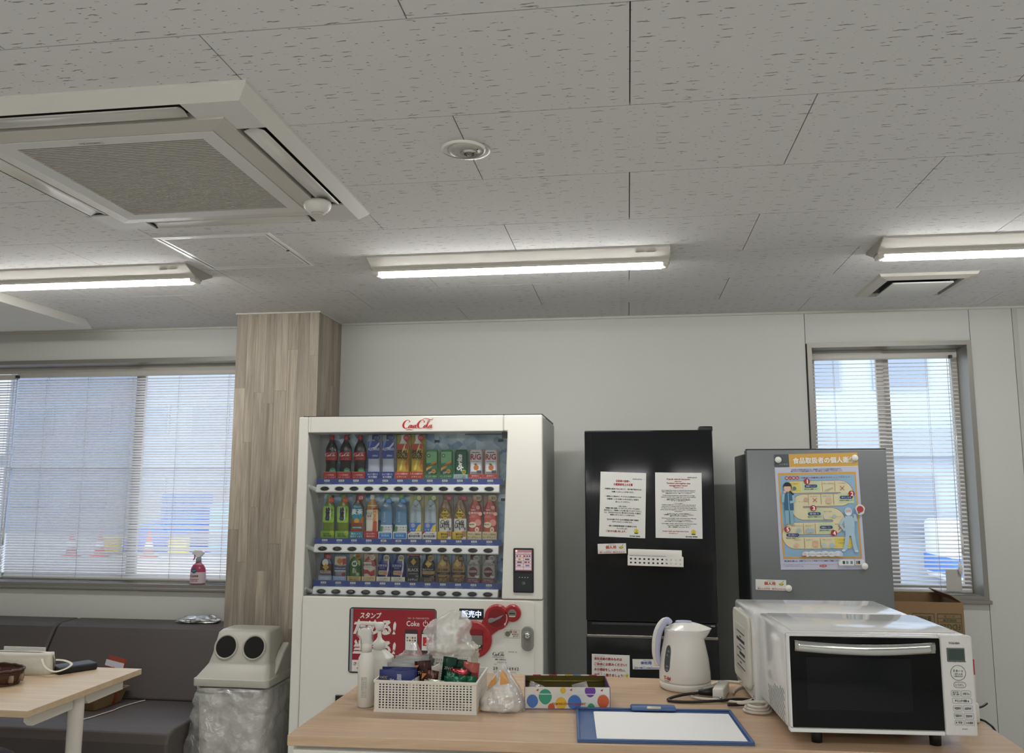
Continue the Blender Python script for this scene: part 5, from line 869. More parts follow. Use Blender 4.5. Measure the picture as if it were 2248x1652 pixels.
MB().box(-.80, .87, 2.2, 2.80, 0, .06).obj('plinth', M_BLK, ct)
M_HDPE = mat('white_hdpe', '#dedcd4', .4)
# spray bottle
sp = thing('spray_bottle', 'slim white spray bottle with capped trigger, left of the basket', 'spray bottle', (-.749, 2.385, CZ))
MB().lathe([(.020, 0), (.0235, .003), (.0238, .115), (.0225, .132), (.016, .145), (.0125, .150), (.0125, .155)], 28).obj('body', M_HDPE, sp); MB().lathe([(.0150, .150), (.0150, .172), (.0135, .175)], 24).obj('collar', M_HDPE, sp)
fix(MB().prism([(-.013, .172), (.013, .172), (.012, .200), (.008, .212), (-.014, .215), (-.025, .207), (-.026, .196), (-.018, .192), (-.014, .184)], -.010, .010).obj('trigger_head', M_HDPE, sp), bevel=.004, seg=3); fix(MB().prism([(-.021, .192), (-.018, .192), (-.0155, .170), (-.017, .152), (-.020, .152)], -.005, .005).obj('trigger', M_HDPE, sp), bevel=.002)
fix(MB().prism([(-.017, .170), (.017, .170), (.016, .202), (.009, .216), (-.016, .219), (-.029, .210), (-.029, .194), (-.021, .190)], -.0125, .0125).obj('shrink_cover', clear_mat('clear_film', (.97, .97, .97, 1), .12, .08, .12), sp), bevel=.004)
lb = MB().grid(lambda u, v: (.0241 * math.sin(-.30 + u * .75), -.0241 * math.cos(-.30 + u * .75), .026 + .058 * v), 6, 1).obj('back_label', P('#d3d1c9'), sp)
for k in range(13): text(('使用上の注意', '除菌用アルコール', '成分 エタノール', '火気厳禁 第四類', '内容量 500ml', '保存方法の注意')[k % 6], .0015, .082 - .0043 * k, .0155, .0026, '#4a4945', sp, -.02435, .0)
# pump bottle
pu = thing('pump_bottle', 'white angular pump dispenser bottle behind the spray bottle', 'pump bottle', (-.755, 2.528, CZ))
def octo(w, d, c): return [(-w + c, -d), (w - c, -d), (w, -d + c), (w, d - c), (w - c, d), (-w + c, d), (-w, d - c), (-w, -d + c)]
m = MB(); vs = []
for (w, d, c, z) in ((.036, .026, .006, 0), (.040, .029, .008, .004), (.042, .030, .010, .108), (.016, .014, .004, .130), (.015, .013, .004, .134)): vs += [(x, y, z) for x, y in octo(w, d, c)]
m.add(vs, [(j * 8 + i, j * 8 + (i + 1) % 8, (j + 1) * 8 + (i + 1) % 8, (j + 1) * 8 + i) for j in range(4) for i in range(8)] + [tuple(range(8))[::-1], tuple(range(32, 40))]); fix(m.obj('body', M_HDPE, pu), bevel=.003, ang=20)
MB().lathe([(.0185, .130), (.0185, .150), (.016, .153), (.010, .158), (.006, .166), (.0055, .188)], 24).obj('collar', M_HDPE, pu); MB().lathe([(.007, .184), (.0125, .190), (.0145, .198), (.0135, .206), (.009, .209), (0, .2095)], 20).obj('pump_head', M_HDPE, pu)
MB().tube([(-.005, 0, .203), (-.055, -.004, .206), (-.064, -.005, .203), (-.067, -.005, .185)], [.0065, .0055, .0055, .0045], 10).obj('nozzle', M_HDPE, pu)
# basket
BX, BY, BW, BD, BH = -.566, 2.433, .284, .196, .086
bk = thing('plastic_basket', 'white perforated plastic basket full of drink sachets on the counter', 'basket', (BX, BY, CZ), (0, 0, .02))
M_BK = mat('basket_white', '#e2dfd6', .4)
perforated(BW, BH - .006, 28, 10, .56, .010, .006, -.0012, .0012).obj('front_side', M_BK, bk, (0, -BD / 2, BH / 2)); perforated(BW, BH - .006, 28, 10, .56, .010, .006, -.0012, .0012).obj('back_side', M_BK, bk, (0, BD / 2, BH / 2))
for s in (-1, 1): perforated(BD, BH - .006, 18, 10, .56, .010, .006, -.0012, .0012).obj('end_side', M_BK, bk, (s * BW / 2, 0, BH / 2), (0, 0, PI / 2))
perforated(BW, BD, 26, 17, .5, .01, .01, -.001, .001).obj('base', M_BK, bk, (0, 0, .006), (-PI / 2, 0, 0))
for nm, z, o in (('rim', BH - .004, .0035), ('foot_rim', .003, .002)):
    m = MB(); p = [(-BW / 2 - o, -BD / 2 - o), (BW / 2 + o, -BD / 2 - o), (BW / 2 + o, BD / 2 + o), (-BW / 2 - o, BD / 2 + o)]; q = [(-BW / 2 + .001, -BD / 2 + .001), (BW / 2 - .001, -BD / 2 + .001), (BW / 2 - .001, BD / 2 - .001), (-BW / 2 + .001, BD / 2 - .001)]
    for zz in (z - .003, z + .003): m.v += [(a, b, zz) for a, b in p] + [(a, b, zz) for a, b in q]
    for i in range(4):
        j = (i + 1) % 4
        for f in ((i, j, j + 4, i + 4), (i + 8, i + 12, j + 12, j + 8), (i, i + 8, j + 8, j), (i + 4, j + 4, j + 12, i + 12)): m.f.append(f); m.sm.append(False)
    fix(m.obj(nm, M_BK, bk))
fix(MB().add([(-.045, -BD / 2 + .002, .008), (.0, BD / 2 - .002, .008), (.0, BD / 2 - .002, .095), (-.045, -BD / 2 + .002, .082)], [(0, 1, 2, 3)]).obj('divider', M_BK, bk)).modifiers.new('s', 'SOLIDIFY').thickness = .002
def pack(name, label, cat, x, y, z, w, h, col, rot=(0, 0, 0), puff=.006, rough=.25, metal=0., group=None, noise_=.0015, seam=True, m=None):
    """flat pillow sachet standing in x-z, base at z"""
    t = thing(name, label, cat, (x, y, z), rot, group); sd = random.Random(label).random() * 50
    def f(u, v, s):
        e = (1 - abs(2 * u - 1) ** 3) * (1 - abs(2 * v - 1) ** 3); n = noise.noise(Vector((u * 6 + sd, v * 6, s))) * noise_ * (1 if .02 < u < .98 else 0)
        return (w * (u - .5), s * (puff * e * .5 + .0003) + n, h * v)
    mb = MB().grid(lambda u, v: f(u, v, -1), 10, 10).grid(lambda u, v: f(u, v, 1), 10, 10)
    mm = m or mat('foil_%s_%d' % (col.strip('#'), metal * 10), col, rough, metal)
    mb.obj('pouch', mm, t)
    if seam: MB().box(-w / 2, w / 2, -.0007, .0007, h - .006, h).obj('top_seam', mm, t)
    return t
GB = 'sachets in the white basket'; BZ = CZ + .009
b1 = pack('drip_coffee_pack', 'navy drip coffee pack with white Japanese lettering, front left in the basket', 'coffee pack', -.652, 2.358, BZ, .102, .098, '#1c2a6a', (-.05, 0, 0), .010, .35, group=GB)
text('UCC', -.036, .078, .020, .006, '#b59a50', b1, -.0062, .04, .2); text('職\n人\nの', .008, .062, .0135, .052, '#d5d9e6', b1, -.0064, .0, line=.95); text('珈\n琲', -.013, .058, .0130, .036, '#d5d9e6', b1, -.0064, .0, line=.95); text('まろやか味の\nマイルドブレンド', .034, .066, .010, .03, '#b9c0d8', b1, -.0064, .0, rot=PI / 2)
pack('drip_coffee_pack', 'second navy drip coffee pack, its edge showing behind the front one', 'coffee pack', -.650, 2.378, BZ, .100, .102, '#1a2763', (-.04, 0, .03), .010, .35, group=GB)
for k, (x, y, h) in enumerate(((-.645, 2.405, .108), (-.638, 2.430, .114), (-.634, 2.452, .119))): pack('clear_sachet', ('clear and grey sachet, first behind the navy coffee packs', 'clear and grey sachet, second behind the navy coffee packs', 'clear and grey sachet, farthest behind the navy coffee packs')[k], 'sachet', x, y, BZ, .10, h, '#a9a9a8', (-.06, 0, .02 * k), .008, .2, .3, GB)
ST = [('brown', '#3b1e17', -.576, 2.392, .118, -.10, .048), ('brown', '#432018', -.570, 2.372, .098, .12, .046), ('dark green', '#123a2c', -.527, 2.425, .124, .10, .040), ('dark green', '#15412f', -.520, 2.402, .112, .55, .034), ('dark green', '#103526', -.497, 2.435, .116, .06, .044), ('pale green', '#a9b49a', -.545, 2.356, .064, .10, .046), ('bright green', '#0f5236', -.485, 2.362, .074, -.02, .062), ('bright green', '#115a3c', -.462, 2.372, .074, .06, .060), ('dark green', '#144a36', -.522, 2.378, .084, .30, .034)]
for k, (cn, col, x, y, h, ry, w) in enumerate(ST):
    o = pack('drink_stick', ('%s foil drink stick, %s in the basket' % (cn, ('tall one beside the divider', 'short one in front', 'tallest, in the centre back', 'leaning to the right in the centre', 'upright at the back right', 'small one low in front', 'lying widest at the front', 'at the front right corner', 'thin one tilted in the middle')[k])), 'drink stick', x, y, BZ + (.0 if h > .09 else .012), w, h, col, (-.06, ry, 0), .010, .18, .45, GB, .003)
    hz = h - .03
    text(('ブレンディ', '珈琲', 'スティック', '緑茶')[k % 4], 0, hz, w * .6, .009, '#cfc9bd' if cn != 'pale green' else '#6a7060', o, -.0085, .02)
    if cn == 'brown': MB().poly([(-w / 2 + .001, h - .028), (-w / 2 + .014, h - .010), (-w / 2 + .001, h - .010)], -.0080).obj('orange_print', P('#b9743c'), o)
o = pack('drink_stick', 'bright red foil drink stick among the green ones in the basket', 'drink stick', -.484, 2.400, BZ + .040, .050, .058, '#8c1e28', (-.05, .03, 0), .012, .15, .4, GB, .003); text('紅茶', 0, .035, .03, .008, '#e0c0b8', o, -.0095)
o = pack('drink_stick', 'pink foil drink stick at the right end of the basket', 'drink stick', -.460, 2.412, BZ + .004, .046, .110, '#a8584e', (-.05, .10, 0), .010, .15, .4, GB, .003); MB().box(-.022, .022, -.0075, -.0068, .070, .084).obj('band_print', P('#7f2a30'), o)
# bags
FILM = clear_mat('bag_film', (.97, .97, .97, 1), .26, .12, .14, (.92, .92, .90, 1), .9, 26); MILKY = clear_mat('milky_bag', (.95, .95, .94, 1), .20, .20, .30, (.93, .93, .90, 1), .8, 30)
def blob(path, seed, n=36, amp=.12, freq=16., m=None, name='film', parent=None, sq=2.2, fold=0., facet=False, crease=0.):
    """lumpy closed skin; path = (x, y, z, rx, ry) rings from bottom to top"""
    R_ = spl(path, 9); mb = MB()
    def fn(u, v):
        x, y, z, rx, ry = R_[min(int(v * (len(R_) - 1) + .5), len(R_) - 1)]; a = 2 * PI * u; ca, sa = math.cos(a), math.sin(a); q = (abs(ca) ** sq + abs(sa) ** sq) ** (-1 / sq)
        p = Vector((x + rx * ca * q, y + ry * sa * q, z)); k = 1 + amp * noise.noise(p * freq + Vector((seed, seed * .7, 0))) + amp * .5 * noise.noise(p * freq * 2.7 + Vector((0, seed, 3))) + fold * math.sin(a * 11 + 6 * noise.noise(p * 9)) - crease * (1 - abs(noise.noise(p * freq * 1.3 + Vector((seed, 2, 1))) * 2)) ** 3 + crease * (1 - abs(noise.noise(p * freq * .8 + Vector((5, seed, 1))) * 2)) ** 3
        return (x + rx * ca * q * k, y + ry * sa * q * k, z + .004 * noise.noise(p * freq * 1.5))
    mb.grid(fn, n, len(R_) - 1, not facet, True); mb.f.append(tuple(range(n))[::-1]); mb.sm.append(False); mb.f.append(tuple((len(R_) - 1) * n + i for i in range(n))); mb.sm.append(False)
    return fix(mb.obj(name, m or FILM, parent), False)
bg = thing('cup_bag', 'tall milky plastic bag of white paper cups behind the basket', 'plastic bag', (-.545, 2.615, CZ))
blob([(0, 0, 0, .062, .045), (.0, 0, .02, .082, .055), (.005, 0, .08, .080, .055), (.0, 0, .125, .076, .052), (-.012, 0, .155, .070, .046), (-.022, 0, .172, .072, .036), (-.012, .0, .196, .066, .028), (.004, 0, .222, .040, .018), (.008, 0, .236, .016, .010)], 3.1, 72, .14, 20, MILKY, 'bag', bg, 2.2, 0., False, .11)
def cupstack(t, n, x, y, z, rx, step=.010):
    for k in range(n): MB().lathe([(.0, 0), (.022, .0), (.0330, .068), (.0345, .069), (.0345, .072), (.0325, .0705), (.0215, .003), (0, .003)], 20).obj('paper_cup', mat('paper_cup_white', '#dfd9c8', .6), t, (x, y, z + k * step), (rx, 0, 0))
cupstack(bg, 5, -.020, 0, .006, 0); cupstack(bg, 6, .045, .004, .006, 0)
pl = MB().rect(-.055, .068, .052, .110, 0).obj('printed_label', clear_mat('label_film', (.95, .95, .93, 1), .03, .3, .6, (.88, .87, .82, 1)), bg, (0, -.058, 0), (.05, 0, 0))
for k in range(8): text(('ホワイトカップ', '水やお湯の入った', '火のそばに置かない', '電子レンジ不可', '内容量 100個入', '取り扱いの注意', '原材料名 紙', '205ml 日本製')[k], .035, .1055 - .0068 * k, .05, .0042, '#3a3935', pl, -.0006, .02)
text('ホワイトカップ', -.022, .100, .05, .007, '#3a3935', pl, -.0006, .02); text('205ml 100個入', -.020, .090, .04, .005, '#3a3935', pl, -.0006, .02)
sb = thing('clear_bag', 'small clear bag holding dark strips behind the coffee packs', 'plastic bag', (-.672, 2.558, CZ))
blob([(0, 0, 0, .040, .026), (0, 0, .02, .050, .032), (0, 0, .075, .050, .030), (.004, 0, .105, .040, .022), (.016, 0, .130, .018, .012), (.020, 0, .150, .005, .005)], 8.2, 56, .14, 24, FILM, 'bag', sb, 2.2, 0., False, .14); rnd = random.Random(5)
for k in range(6): MB().box(-.004, .004, -.0015, .0015, 0, .024).obj('dark_strip', P('#38322e'), sb, (-.016 + k * .0085, -.004 + .003 * (k % 2), .078), (rnd.uniform(-.2, .2), rnd.uniform(-.3, .3), rnd.uniform(-.4, .4)))
MB().box(-.03, .03, -.016, .016, .01, .08, .006).obj('white_packet', P('#cfcbc0'), sb)
pd = thing('scouring_pad', 'grey wire scouring pad between the two plastic bags', 'scouring pad', (-.613, 2.545, CZ)); MB().box(-.014, .014, -.012, .012, 0, .074, .003).obj('packet', P('#8a8880'), pd)
blob([(0, 0, .074, .010, .009), (0, 0, .082, .020, .015), (.002, 0, .100, .021, .016), (.004, 0, .115, .010, .008)], 2.2, 40, .25, 120, mat('steel_wool', '#6a6c6c', .4, .5, bump=1., noise_scale=300), 'pad', pd)
wb_ = thing('bread_bag', 'white and orange printed plastic bag peaked up, right of the basket', 'plastic bag', (-.362, 2.405, CZ))
M_BAG = mat('bag_print_white', '#d9d5cb', .22, bump=.35, noise_scale=45)
blob([(0, 0, 0, .050, .036), (0, 0, .006, .060, .042), (-.001, 0, .030, .056, .038), (.002, 0, .060, .040, .030), (.002, .002, .090, .022, .018), (0, .004, .112, .008, .007), (0, .004, .118, .002, .002)], 5.5, 64, .08, 26, M_BAG, 'bag', wb_, 2.6, 0., False, .06)
def on_bag(pts, nm, col): MB().add(pts, [tuple(range(len(pts)))]).obj(nm, mat('orange_print_gloss', col, .25), wb_)
on_bag([(-.036, -.034, .060), (-.012, -.030, .078), (-.010, -.0255, .098), (-.022, -.030, .086)], 'orange_print', '#c98a2e'); on_bag([(.000, -.030, .072), (.026, -.031, .078), (.018, -.0235, .098), (.004, -.0175, .112), (.000, -.022, .100)], 'orange_print', '#c98a2e'); on_bag([(-.058, -.036, .002), (-.052, -.042, .002), (-.052, -.042, .012), (-.058, -.037, .012)], 'orange_print', '#b8742e')
blob([(0, 0, 0, .064, .043), (.004, 0, .02, .063, .042), (.004, 0, .060, .046, .032), (.006, 0, .095, .024, .020), (.004, .002, .124, .004, .004)], 9.5, 64, .08, 24, FILM, 'outer_film', wb_, 2.4, 0., False, .07)
# tin
TX, TY, TW, TDp, TH, TR = -.188, 2.505, .238, .150, .060, .12
tn = thing('sweets_tin', 'open rectangular sweets tin printed with colourful balloons on white', 'tin', (TX, TY, CZ), (0, 0, TR))
M_TIN = mat('tin_print_white', '#d9d8d2', .25, .1); M_GOLD = mat('tin_inside', '#6a6430', .3, .55); M_PUR = mat('tin_purple', '#6a4a80', .35)
e = .0012
MB().box(-TW / 2, TW / 2, -TDp / 2, -TDp / 2 + e, .002, TH).obj('front_side', M_TIN, tn); MB().box(-TW / 2, TW / 2, TDp / 2 - e, TDp / 2, .002, TH).obj('back_side', M_GOLD, tn)
for s in (-1, 1): MB().box(s * TW / 2 - e, s * TW / 2 + e, -TDp / 2, TDp / 2, .002, TH).obj('end_side', M_PUR, tn)
MB().box(-TW / 2, TW / 2, -TDp / 2, TDp / 2, 0, .003).obj('base', M_PUR, tn)
MB().box(-TW / 2 + e, TW / 2 - e, -TDp / 2 + e, -TDp / 2 + e * 2, .004, TH - .001).obj('lining', M_GOLD, tn); MB().tube([(-TW / 2 + .003, TDp / 2 - .003, TH - .016), (TW / 2 - .003, TDp / 2 - .003, TH - .016)], .0022, 8).obj('rolled_ridge', mat('tin_ridge', '#8a8440', .25, .6), tn)
for k in range(10): MB().box(-TW / 2 + k * TW / 10, -TW / 2 + (k + 1) * TW / 10, TDp / 2 - .002, TDp / 2 + .001, TH - .0005, TH + .002).obj('rim_stripe', P(('#d9d6d0', '#a83a40', '#d6d3cc', '#a83a40', '#d9d6d0', '#c9a838', '#5b7fb5', '#d9d6d0', '#a83a40', '#d9d6d0')[k]), tn)
MB().box(-TW / 2, TW / 2, -TDp / 2 - .0012, -TDp / 2 - .0002, .0405, .0425).obj('lid_line', mat('tin_print_white'), tn)
BAL = [(-.098, .022, .016, '#4a74b8'), (-.062, .034, .0185, '#3c9a80'), (-.018, .016, .0155, '#d6b13a'), (.020, .018, .019, '#4a74b8'), (.064, .050, .0150, '#6a3a96'), (.100, .022, .0165, '#c4582c'), (.066, .006, .010, '#3c9a6a'), (-.045, .006, .0095, '#c4582c'), (-.012, .052, .008, '#d6b13a')]
for k, (x, z, r, c) in enumerate(BAL):
    pts = [(x + r * math.cos(a) * (1 if math.sin(a) > -.2 else 1 - .2 * (-math.sin(a) - .2)), z + r * 1.12 * math.sin(a)) for a in [2 * PI * i / 26 for i in range(26)]]; pts = [(a, min(max(b, .0035), TH - .001)) for a, b in pts]; MB().poly(pts, -TDp / 2 - .0004 - .0001 * k).obj('balloon_print', P(c, .3), tn)
for x, z in ((-.088, .052), (.006, .053), (.092, .052)): MB().poly([(x, z), (x + .008, z + .004), (x + .006, z - .003)], -TDp / 2 - .0014).obj('flag_print', P('#b03038'), tn)
text('TOKYO', -.028, .0155, .030, .0055, '#a8402c', tn, -TDp / 2 - .0018, .03); text('Disney', .003, .0155, .027, .0075, '#b04030', tn, -TDp / 2 - .0018, .01, .3); text('RESORT', .036, .0155, .030, .0055, '#b04030', tn, -TDp / 2 - .0018, .03)
for k, (x, r0) in enumerate(((-.095, .4), (.055, -.2))): pack('sweet_wrapper', ('crumpled clear sweet wrapper at the left end inside the tin', 'crumpled clear sweet wrapper at the right end inside the tin')[k], 'wrapper', TX + x * math.cos(TR), TY + x * math.sin(TR) - .02, CZ + .004, .045, .058, '#c9c6bd', (-.5, r0, .3), .018, .15, 0., None, .006, False, FILM)
# kettle
kt = thing('electric_kettle', 'white electric kettle with dark level window on the counter', 'kettle', (.164, 2.735, CZ))
M_KW = mat('kettle_white', '#e3e1da', .22, coat=.3)
MB().lathe([(.070, 0), (.077, .006), (.079, .018), (.0785, .024)], 36).obj('power_base', M_KW, kt)
MB().lathe([(.0775, .025), (.0785, .030), (.078, .050), (.074, .090), (.067, .125), (.0605, .155), (.0595, .172), (.061, .180)], 40).obj('body', M_KW, kt)
fix(MB().grid(lambda u, v: ((.0605 + (.026 * max(0, math.cos(2 * PI * u)) ** 10)) * (1 - v) * math.cos(2 * PI * u) + .0 * v, .0605 * (1 - v) * math.sin(2 * PI * u), .177 + .004 * max(0, math.cos(2 * PI * u)) ** 10 * (1 - v) + .024 * math.sin(v * PI / 2)), 40, 8, True, True).obj('lid', M_KW, kt), False)
MB().grid(lambda u, v: ((.060 + (.025 * max(0, math.cos(2 * PI * u)) ** 10) * v ** .6) * math.cos(2 * PI * u), .060 * math.sin(2 * PI * u), .150 + .028 * v + .003 * max(0, math.cos(2 * PI * u)) ** 10 * v), 40, 5, True, True).obj('spout_collar', M_KW, kt)
MB().lathe([(.026, .1985), (.024, .2025), (0, .2035)], 20, sy=.55).obj('lid_button', mat('kettle_lilac', '#b9bdd6', .3), kt)
hd = spl([(-.040, -.006, .196), (-.052, -.010, .204), (-.066, -.012, .192), (-.079, -.012, .165), (-.085, -.012, .130), (-.085, -.010, .095), (-.078, -.006, .068)], 5)
fix(MB().tube(hd, [.0085 + .004 * math.sin(PI * i / (len(hd) - 1)) for i in range(len(hd))], 12).obj('handle', mat('kettle_lilac'), kt)); fix(MB().tube([(p[0] - .004, p[1], p[2]) for p in hd], [.0075 + .004 * math.sin(PI * i / (len(hd) - 1)) for i in range(len(hd))], 12).obj('handle_shell', M_KW, kt))
KP = [(.0785, .030), (.078, .050), (.074, .090), (.067, .125), (.0605, .155), (.0595, .172)]
def on_kettle(a, z):
    r = next(r0 + (r1 - r0) * (z - h0) / (h1 - h0) for (r0, h0), (r1, h1) in zip(KP, KP[1:]) if h0 <= z <= h1) + .0009
    return (r * math.cos(a), r * math.sin(a), z)
A0 = math.radians(222)
win = [on_kettle(A0 + .155 * math.cos(t_) * (1 + .0 * math.sin(t_)), .096 + .040 * math.sin(t_)) for t_ in [2 * PI * i / 24 for i in range(24)]]
c0 = on_kettle(A0, .096); fix(MB().grid(lambda u, v: on_kettle(A0 + .155 * (2 * u - 1) * math.sqrt(max(0, 1 - (2 * v - 1) ** 4)), .056 + .080 * v), 8, 20).obj('level_window', mat('smoke_window', '#4a4e52', .12), kt))
for s, a, z in (('1.2L', .0, .118), ('1.', .0, .106), ('0.8', .0, .074), ('0.5L', .0, .064)):
    p = on_kettle(A0 + .03, z); o = text(s, 0, 0, .009, .0055, '#b9bcbe', kt, 0); o.location = (p[0] * 1.014, p[1] * 1.014, z); o.rotation_euler = (0, 0, A0 + PI / 2)
for s, z, w, h, c in (('T-fal', .040, .026, .010, '#a82a2a'), ('JUSTINE+', .0305, .020, .004, '#77756e')):
    p = on_kettle(A0 + .05, z); o = text(s, 0, 0, w, h, c, kt, 0, .04); o.location = (p[0] * 1.012, p[1] * 1.012, z); o.rotation_euler = (0, 0, A0 + PI / 2 + .05)
# power tap and cords
M_CW = mat('cord_white', '#d3cfc3', .4); M_CBK = mat('cord_black', '#15130f', .35)
pt = thing('power_tap', 'white multi-outlet power tap lying between kettle and microwave', 'power strip', (.262, 2.640, CZ), (0, 0, -.25)); MB().box(-.016, .016, -.055, .065, 0, .034, .004).obj('body', M_HDPE, pt); MB().box(-.0165, .0165, -.0556, -.053, .010, .012).obj('seam', P('#a8a59c'), pt)
for k in range(3): MB().box(-.0166, -.0158, -.040 + k * .03, -.032 + k * .03, .010, .024).obj('socket', P('#77746c'), pt)
MB().lathe([(.004, 0), (.004, -.004), (0, -.005)], 12, c=(.008, -.055, .010), axis='y').obj('screw', mat('chrome', '#d0d0d0', .12, 1.), pt)
def cord(name, label, pts, r, m, plug=None):
    t = thing(name, label, 'cord', (0, 0, 0)); q = spl(pts, 8); fix(MB().tube(q, r, 8).obj('cable', m, t))
    if plug:
        for nm, a, b, r0, r1, mm in plug: fix(MB().tube([a, tuple((x + y) / 2 for x, y in zip(a, b)), b], [r0, (r0 + r1) / 2, r1], 10).obj(nm, mm, t))
    return t
z1 = CZ + .005
cord('black_cable', 'black power cord looping towards the clipboard with its plug in the tap', [(.205, 2.612, z1 + .012), (.150, 2.600, z1 + .006), (.108, 2.575, z1), (.112, 2.548, z1), (.170, 2.545, z1), (.245, 2.560, z1 + .002), (.305, 2.580, z1 + .004), (.352, 2.590, z1)], .0042, M_CBK, [('plug', (.195, 2.611, z1 + .012), (.240, 2.612, z1 + .015), .007, .013, M_CBK)])
cord('grey_cable', 'pale grey cord with a clear plug bending under the tap', [(.225, 2.645, z1 + .012), (.190, 2.640, z1 + .006), (.176, 2.612, z1), (.200, 2.590, z1), (.260, 2.575, z1), (.310, 2.560, z1 + .001), (.350, 2.575, z1 + .008), (.366, 2.590, z1 + .016)], .0036, M_CW, [('plug', (.212, 2.645, z1 + .012), (.243, 2.650, z1 + .015), .006, .012, mat('plug_clear', '#b9b7ae', .25))])
cord('kettle_cable', 'white cord running along the back of the counter from the kettle', [(.235, 2.745, z1), (.262, 2.800, z1), (.300, 2.822, z1), (.340, 2.812, z1), (.350, 2.775, z1), (.322, 2.730, z1), (.305, 2.690, z1), (.300, 2.655, z1 + .004)], .0036, M_CW)
coil = [(.372 + .038 * math.cos(a) * (1 - a / 60), 2.478 + .030 * math.sin(a), z1 + .0075 * int(a / (2 * PI))) for a in [PI * .2 * i for i in range(31)]] + [(.330, 2.470, z1 + .020), (.318, 2.474, z1 + .021)]
coil = [(min(x, .352 + .006), y, z) if 0 else (x - .028, y, z) for x, y, z in coil]
cord('coiled_cable', 'coiled white cord tucked against the left side of the microwave', coil, .0042, M_CW); cord('dark_plug_cable', 'short black cord with green ring lying by the coiled cord', [(.268, 2.520, z1 + .002), (.300, 2.525, z1 + .002), (.330, 2.540, z1 + .003), (.345, 2.556, z1 + .008)], .0048, M_CBK)
# clipboard
cl = thing('clipboard', 'blue landscape clip folder with a metal clip, front of the counter', 'clipboard', (.068, 2.296, CZ), (0, 0, .075))
M_CLB = mat('clip_blue', '#43608f', .35)
MB().box(-.213, .213, -.150, .150, 0, .004, .0015).obj('board', M_CLB, cl)
for q in ((-.213, .213, -.150, -.143), (-.213, .213, .143, .150), (-.213, -.206, -.143, .143), (.206, .213, -.143, .143)): MB().box(*q, .003, .009, .002).obj('raised_edge', M_CLB, cl)
MB().box(-.062, .062, .120, .158, .006, .018, .005).obj('clip_body', M_CLB, cl); MB().box(-.020, .020, .119, .128, .012, .020, .003).obj('clip_lever', mat('clip_metal', '#b9b5a8', .3, .7), cl)
for k in range(2): tag(MB().box(-.165 + .002 * k, .200, -.132, .118, .0042 + .0006 * k, .0047 + .0006 * k).obj('paper_sheet', P('#f1f1ef'), None, (.068, 2.296, CZ), (0, 0, .075 - .006 * k)), ('lower blank white sheet clipped on the blue folder', 'top blank white sheet clipped on the blue folder')[k], 'paper', 'sheets on the clip folder')
# microwaves
M_MW = mat('microwave_white', '#dcdcda', .14, coat=.4); M_MWP = mat('microwave_panel', '#d3d2ce', .3)
mw = thing('microwave', 'white microwave oven with black door and chrome handle, right foreground', 'microwave', (.374, 2.172, CZ), (0, 0, .055)); W, DP = .432, .325
MB().box(0, W, .012, DP, .036, .265, .010, 3).obj('body', M_MW, mw); MB().box(.020, W - .02, .03, DP - .02, .263, .268, .003).obj('top_panel', M_MW, mw)
dr = MB().box(.0, .357, -.012, .012, .046, .264, .004).obj('door', M_MW, mw); MB().box(.006, .356, -.014, -.011, .048, .259, .002).obj('door_glass', mat('oven_glass', '#030406', .05, spec=.22), dr); MB().box(.042, .288, -.0146, -.0138, .088, .212, .001).obj('viewing_window', mat('oven_window', '#0a0d10', .12, spec=.25), dr)
hb = [(-.0, 0)]; fix(MB().grid(lambda u, v: (.014 + .325 * u, -.030 - .010 * math.sin(PI * u), .2275 + (.024 if v > .5 else 0.) - .006 * math.sin(PI * u)), 24, 1).obj('handle', mat('handle_chrome', '#c9c9c7', .12, 1.), dr), False).modifiers.new('s', 'SOLIDIFY').thickness = .006
for x in (.018, .335): MB().box(x - .004, x + .004, -.032, -.012, .234, .248).obj('handle_post', mat('handle_chrome'), dr)
MB().box(0, .357, -.012, .012, .036, .0455, .002).obj('lower_strip', M_MW, mw)
cp = MB().box(.358, W, -.012, .012, .036, .265, .004).obj('control_panel', M_MWP, mw)
def k_(u): return .358 + (u - 1755) / (1975 - 1755) * .074
def kz(v): return .262 - (v - 250) / (860 - 250) * .222
YC = -.0124
text('TOSHIBA', k_(1850), kz(288), .026, .0045, '#6d6c68', cp, YC, .05)
MB().box(k_(1795), k_(1917), YC - .0015, YC + .002, kz(405), kz(318), .001).obj('display_bezel', mat('lcd_bezel', '#5a5f60', .4), cp); MB().box(k_(1803), k_(1910), YC - .0020, YC, kz(394), kz(326)).obj('display', mat('lcd', '#3a4745', .25), cp)
for u in (1812, 1845, 1878, 1908): MB().rect(k_(u) - .0042, k_(u) + .0042, kz(403) - .0008, kz(403) + .0008, YC - .0017).obj('menu_mark', P('#4a4a48'), cp)
def outline(pts, w, nm, col): MB().line(pts + [pts[0]], w, YC - .0004).obj(nm, P(col), cp)
outline([(k_(1864) + .0170 * math.cos(a), kz(475) + .0172 * math.sin(a)) for a in [2 * PI * i / 32 for i in range(32)]], .0011, 'start_ring', '#5d5c58'); text('スタート', k_(1863), kz(463), .024, .0062, '#33322f', cp, YC - .0006, .02); text('1.あたため', k_(1863), kz(482), .020, .0038, '#55534f', cp, YC - .0006, .02); text('2.飲みもの', k_(1863), kz(496), .020, .0038, '#55534f', cp, YC - .0006, .02)
outline(rr(k_(1829), k_(1910), kz(568), kz(533), .006), .0010, 'cancel_ring', '#8a5a58'); text('とりけし', k_(1868), kz(551), .019, .0058, '#5a4240', cp, YC - .0006, .01)
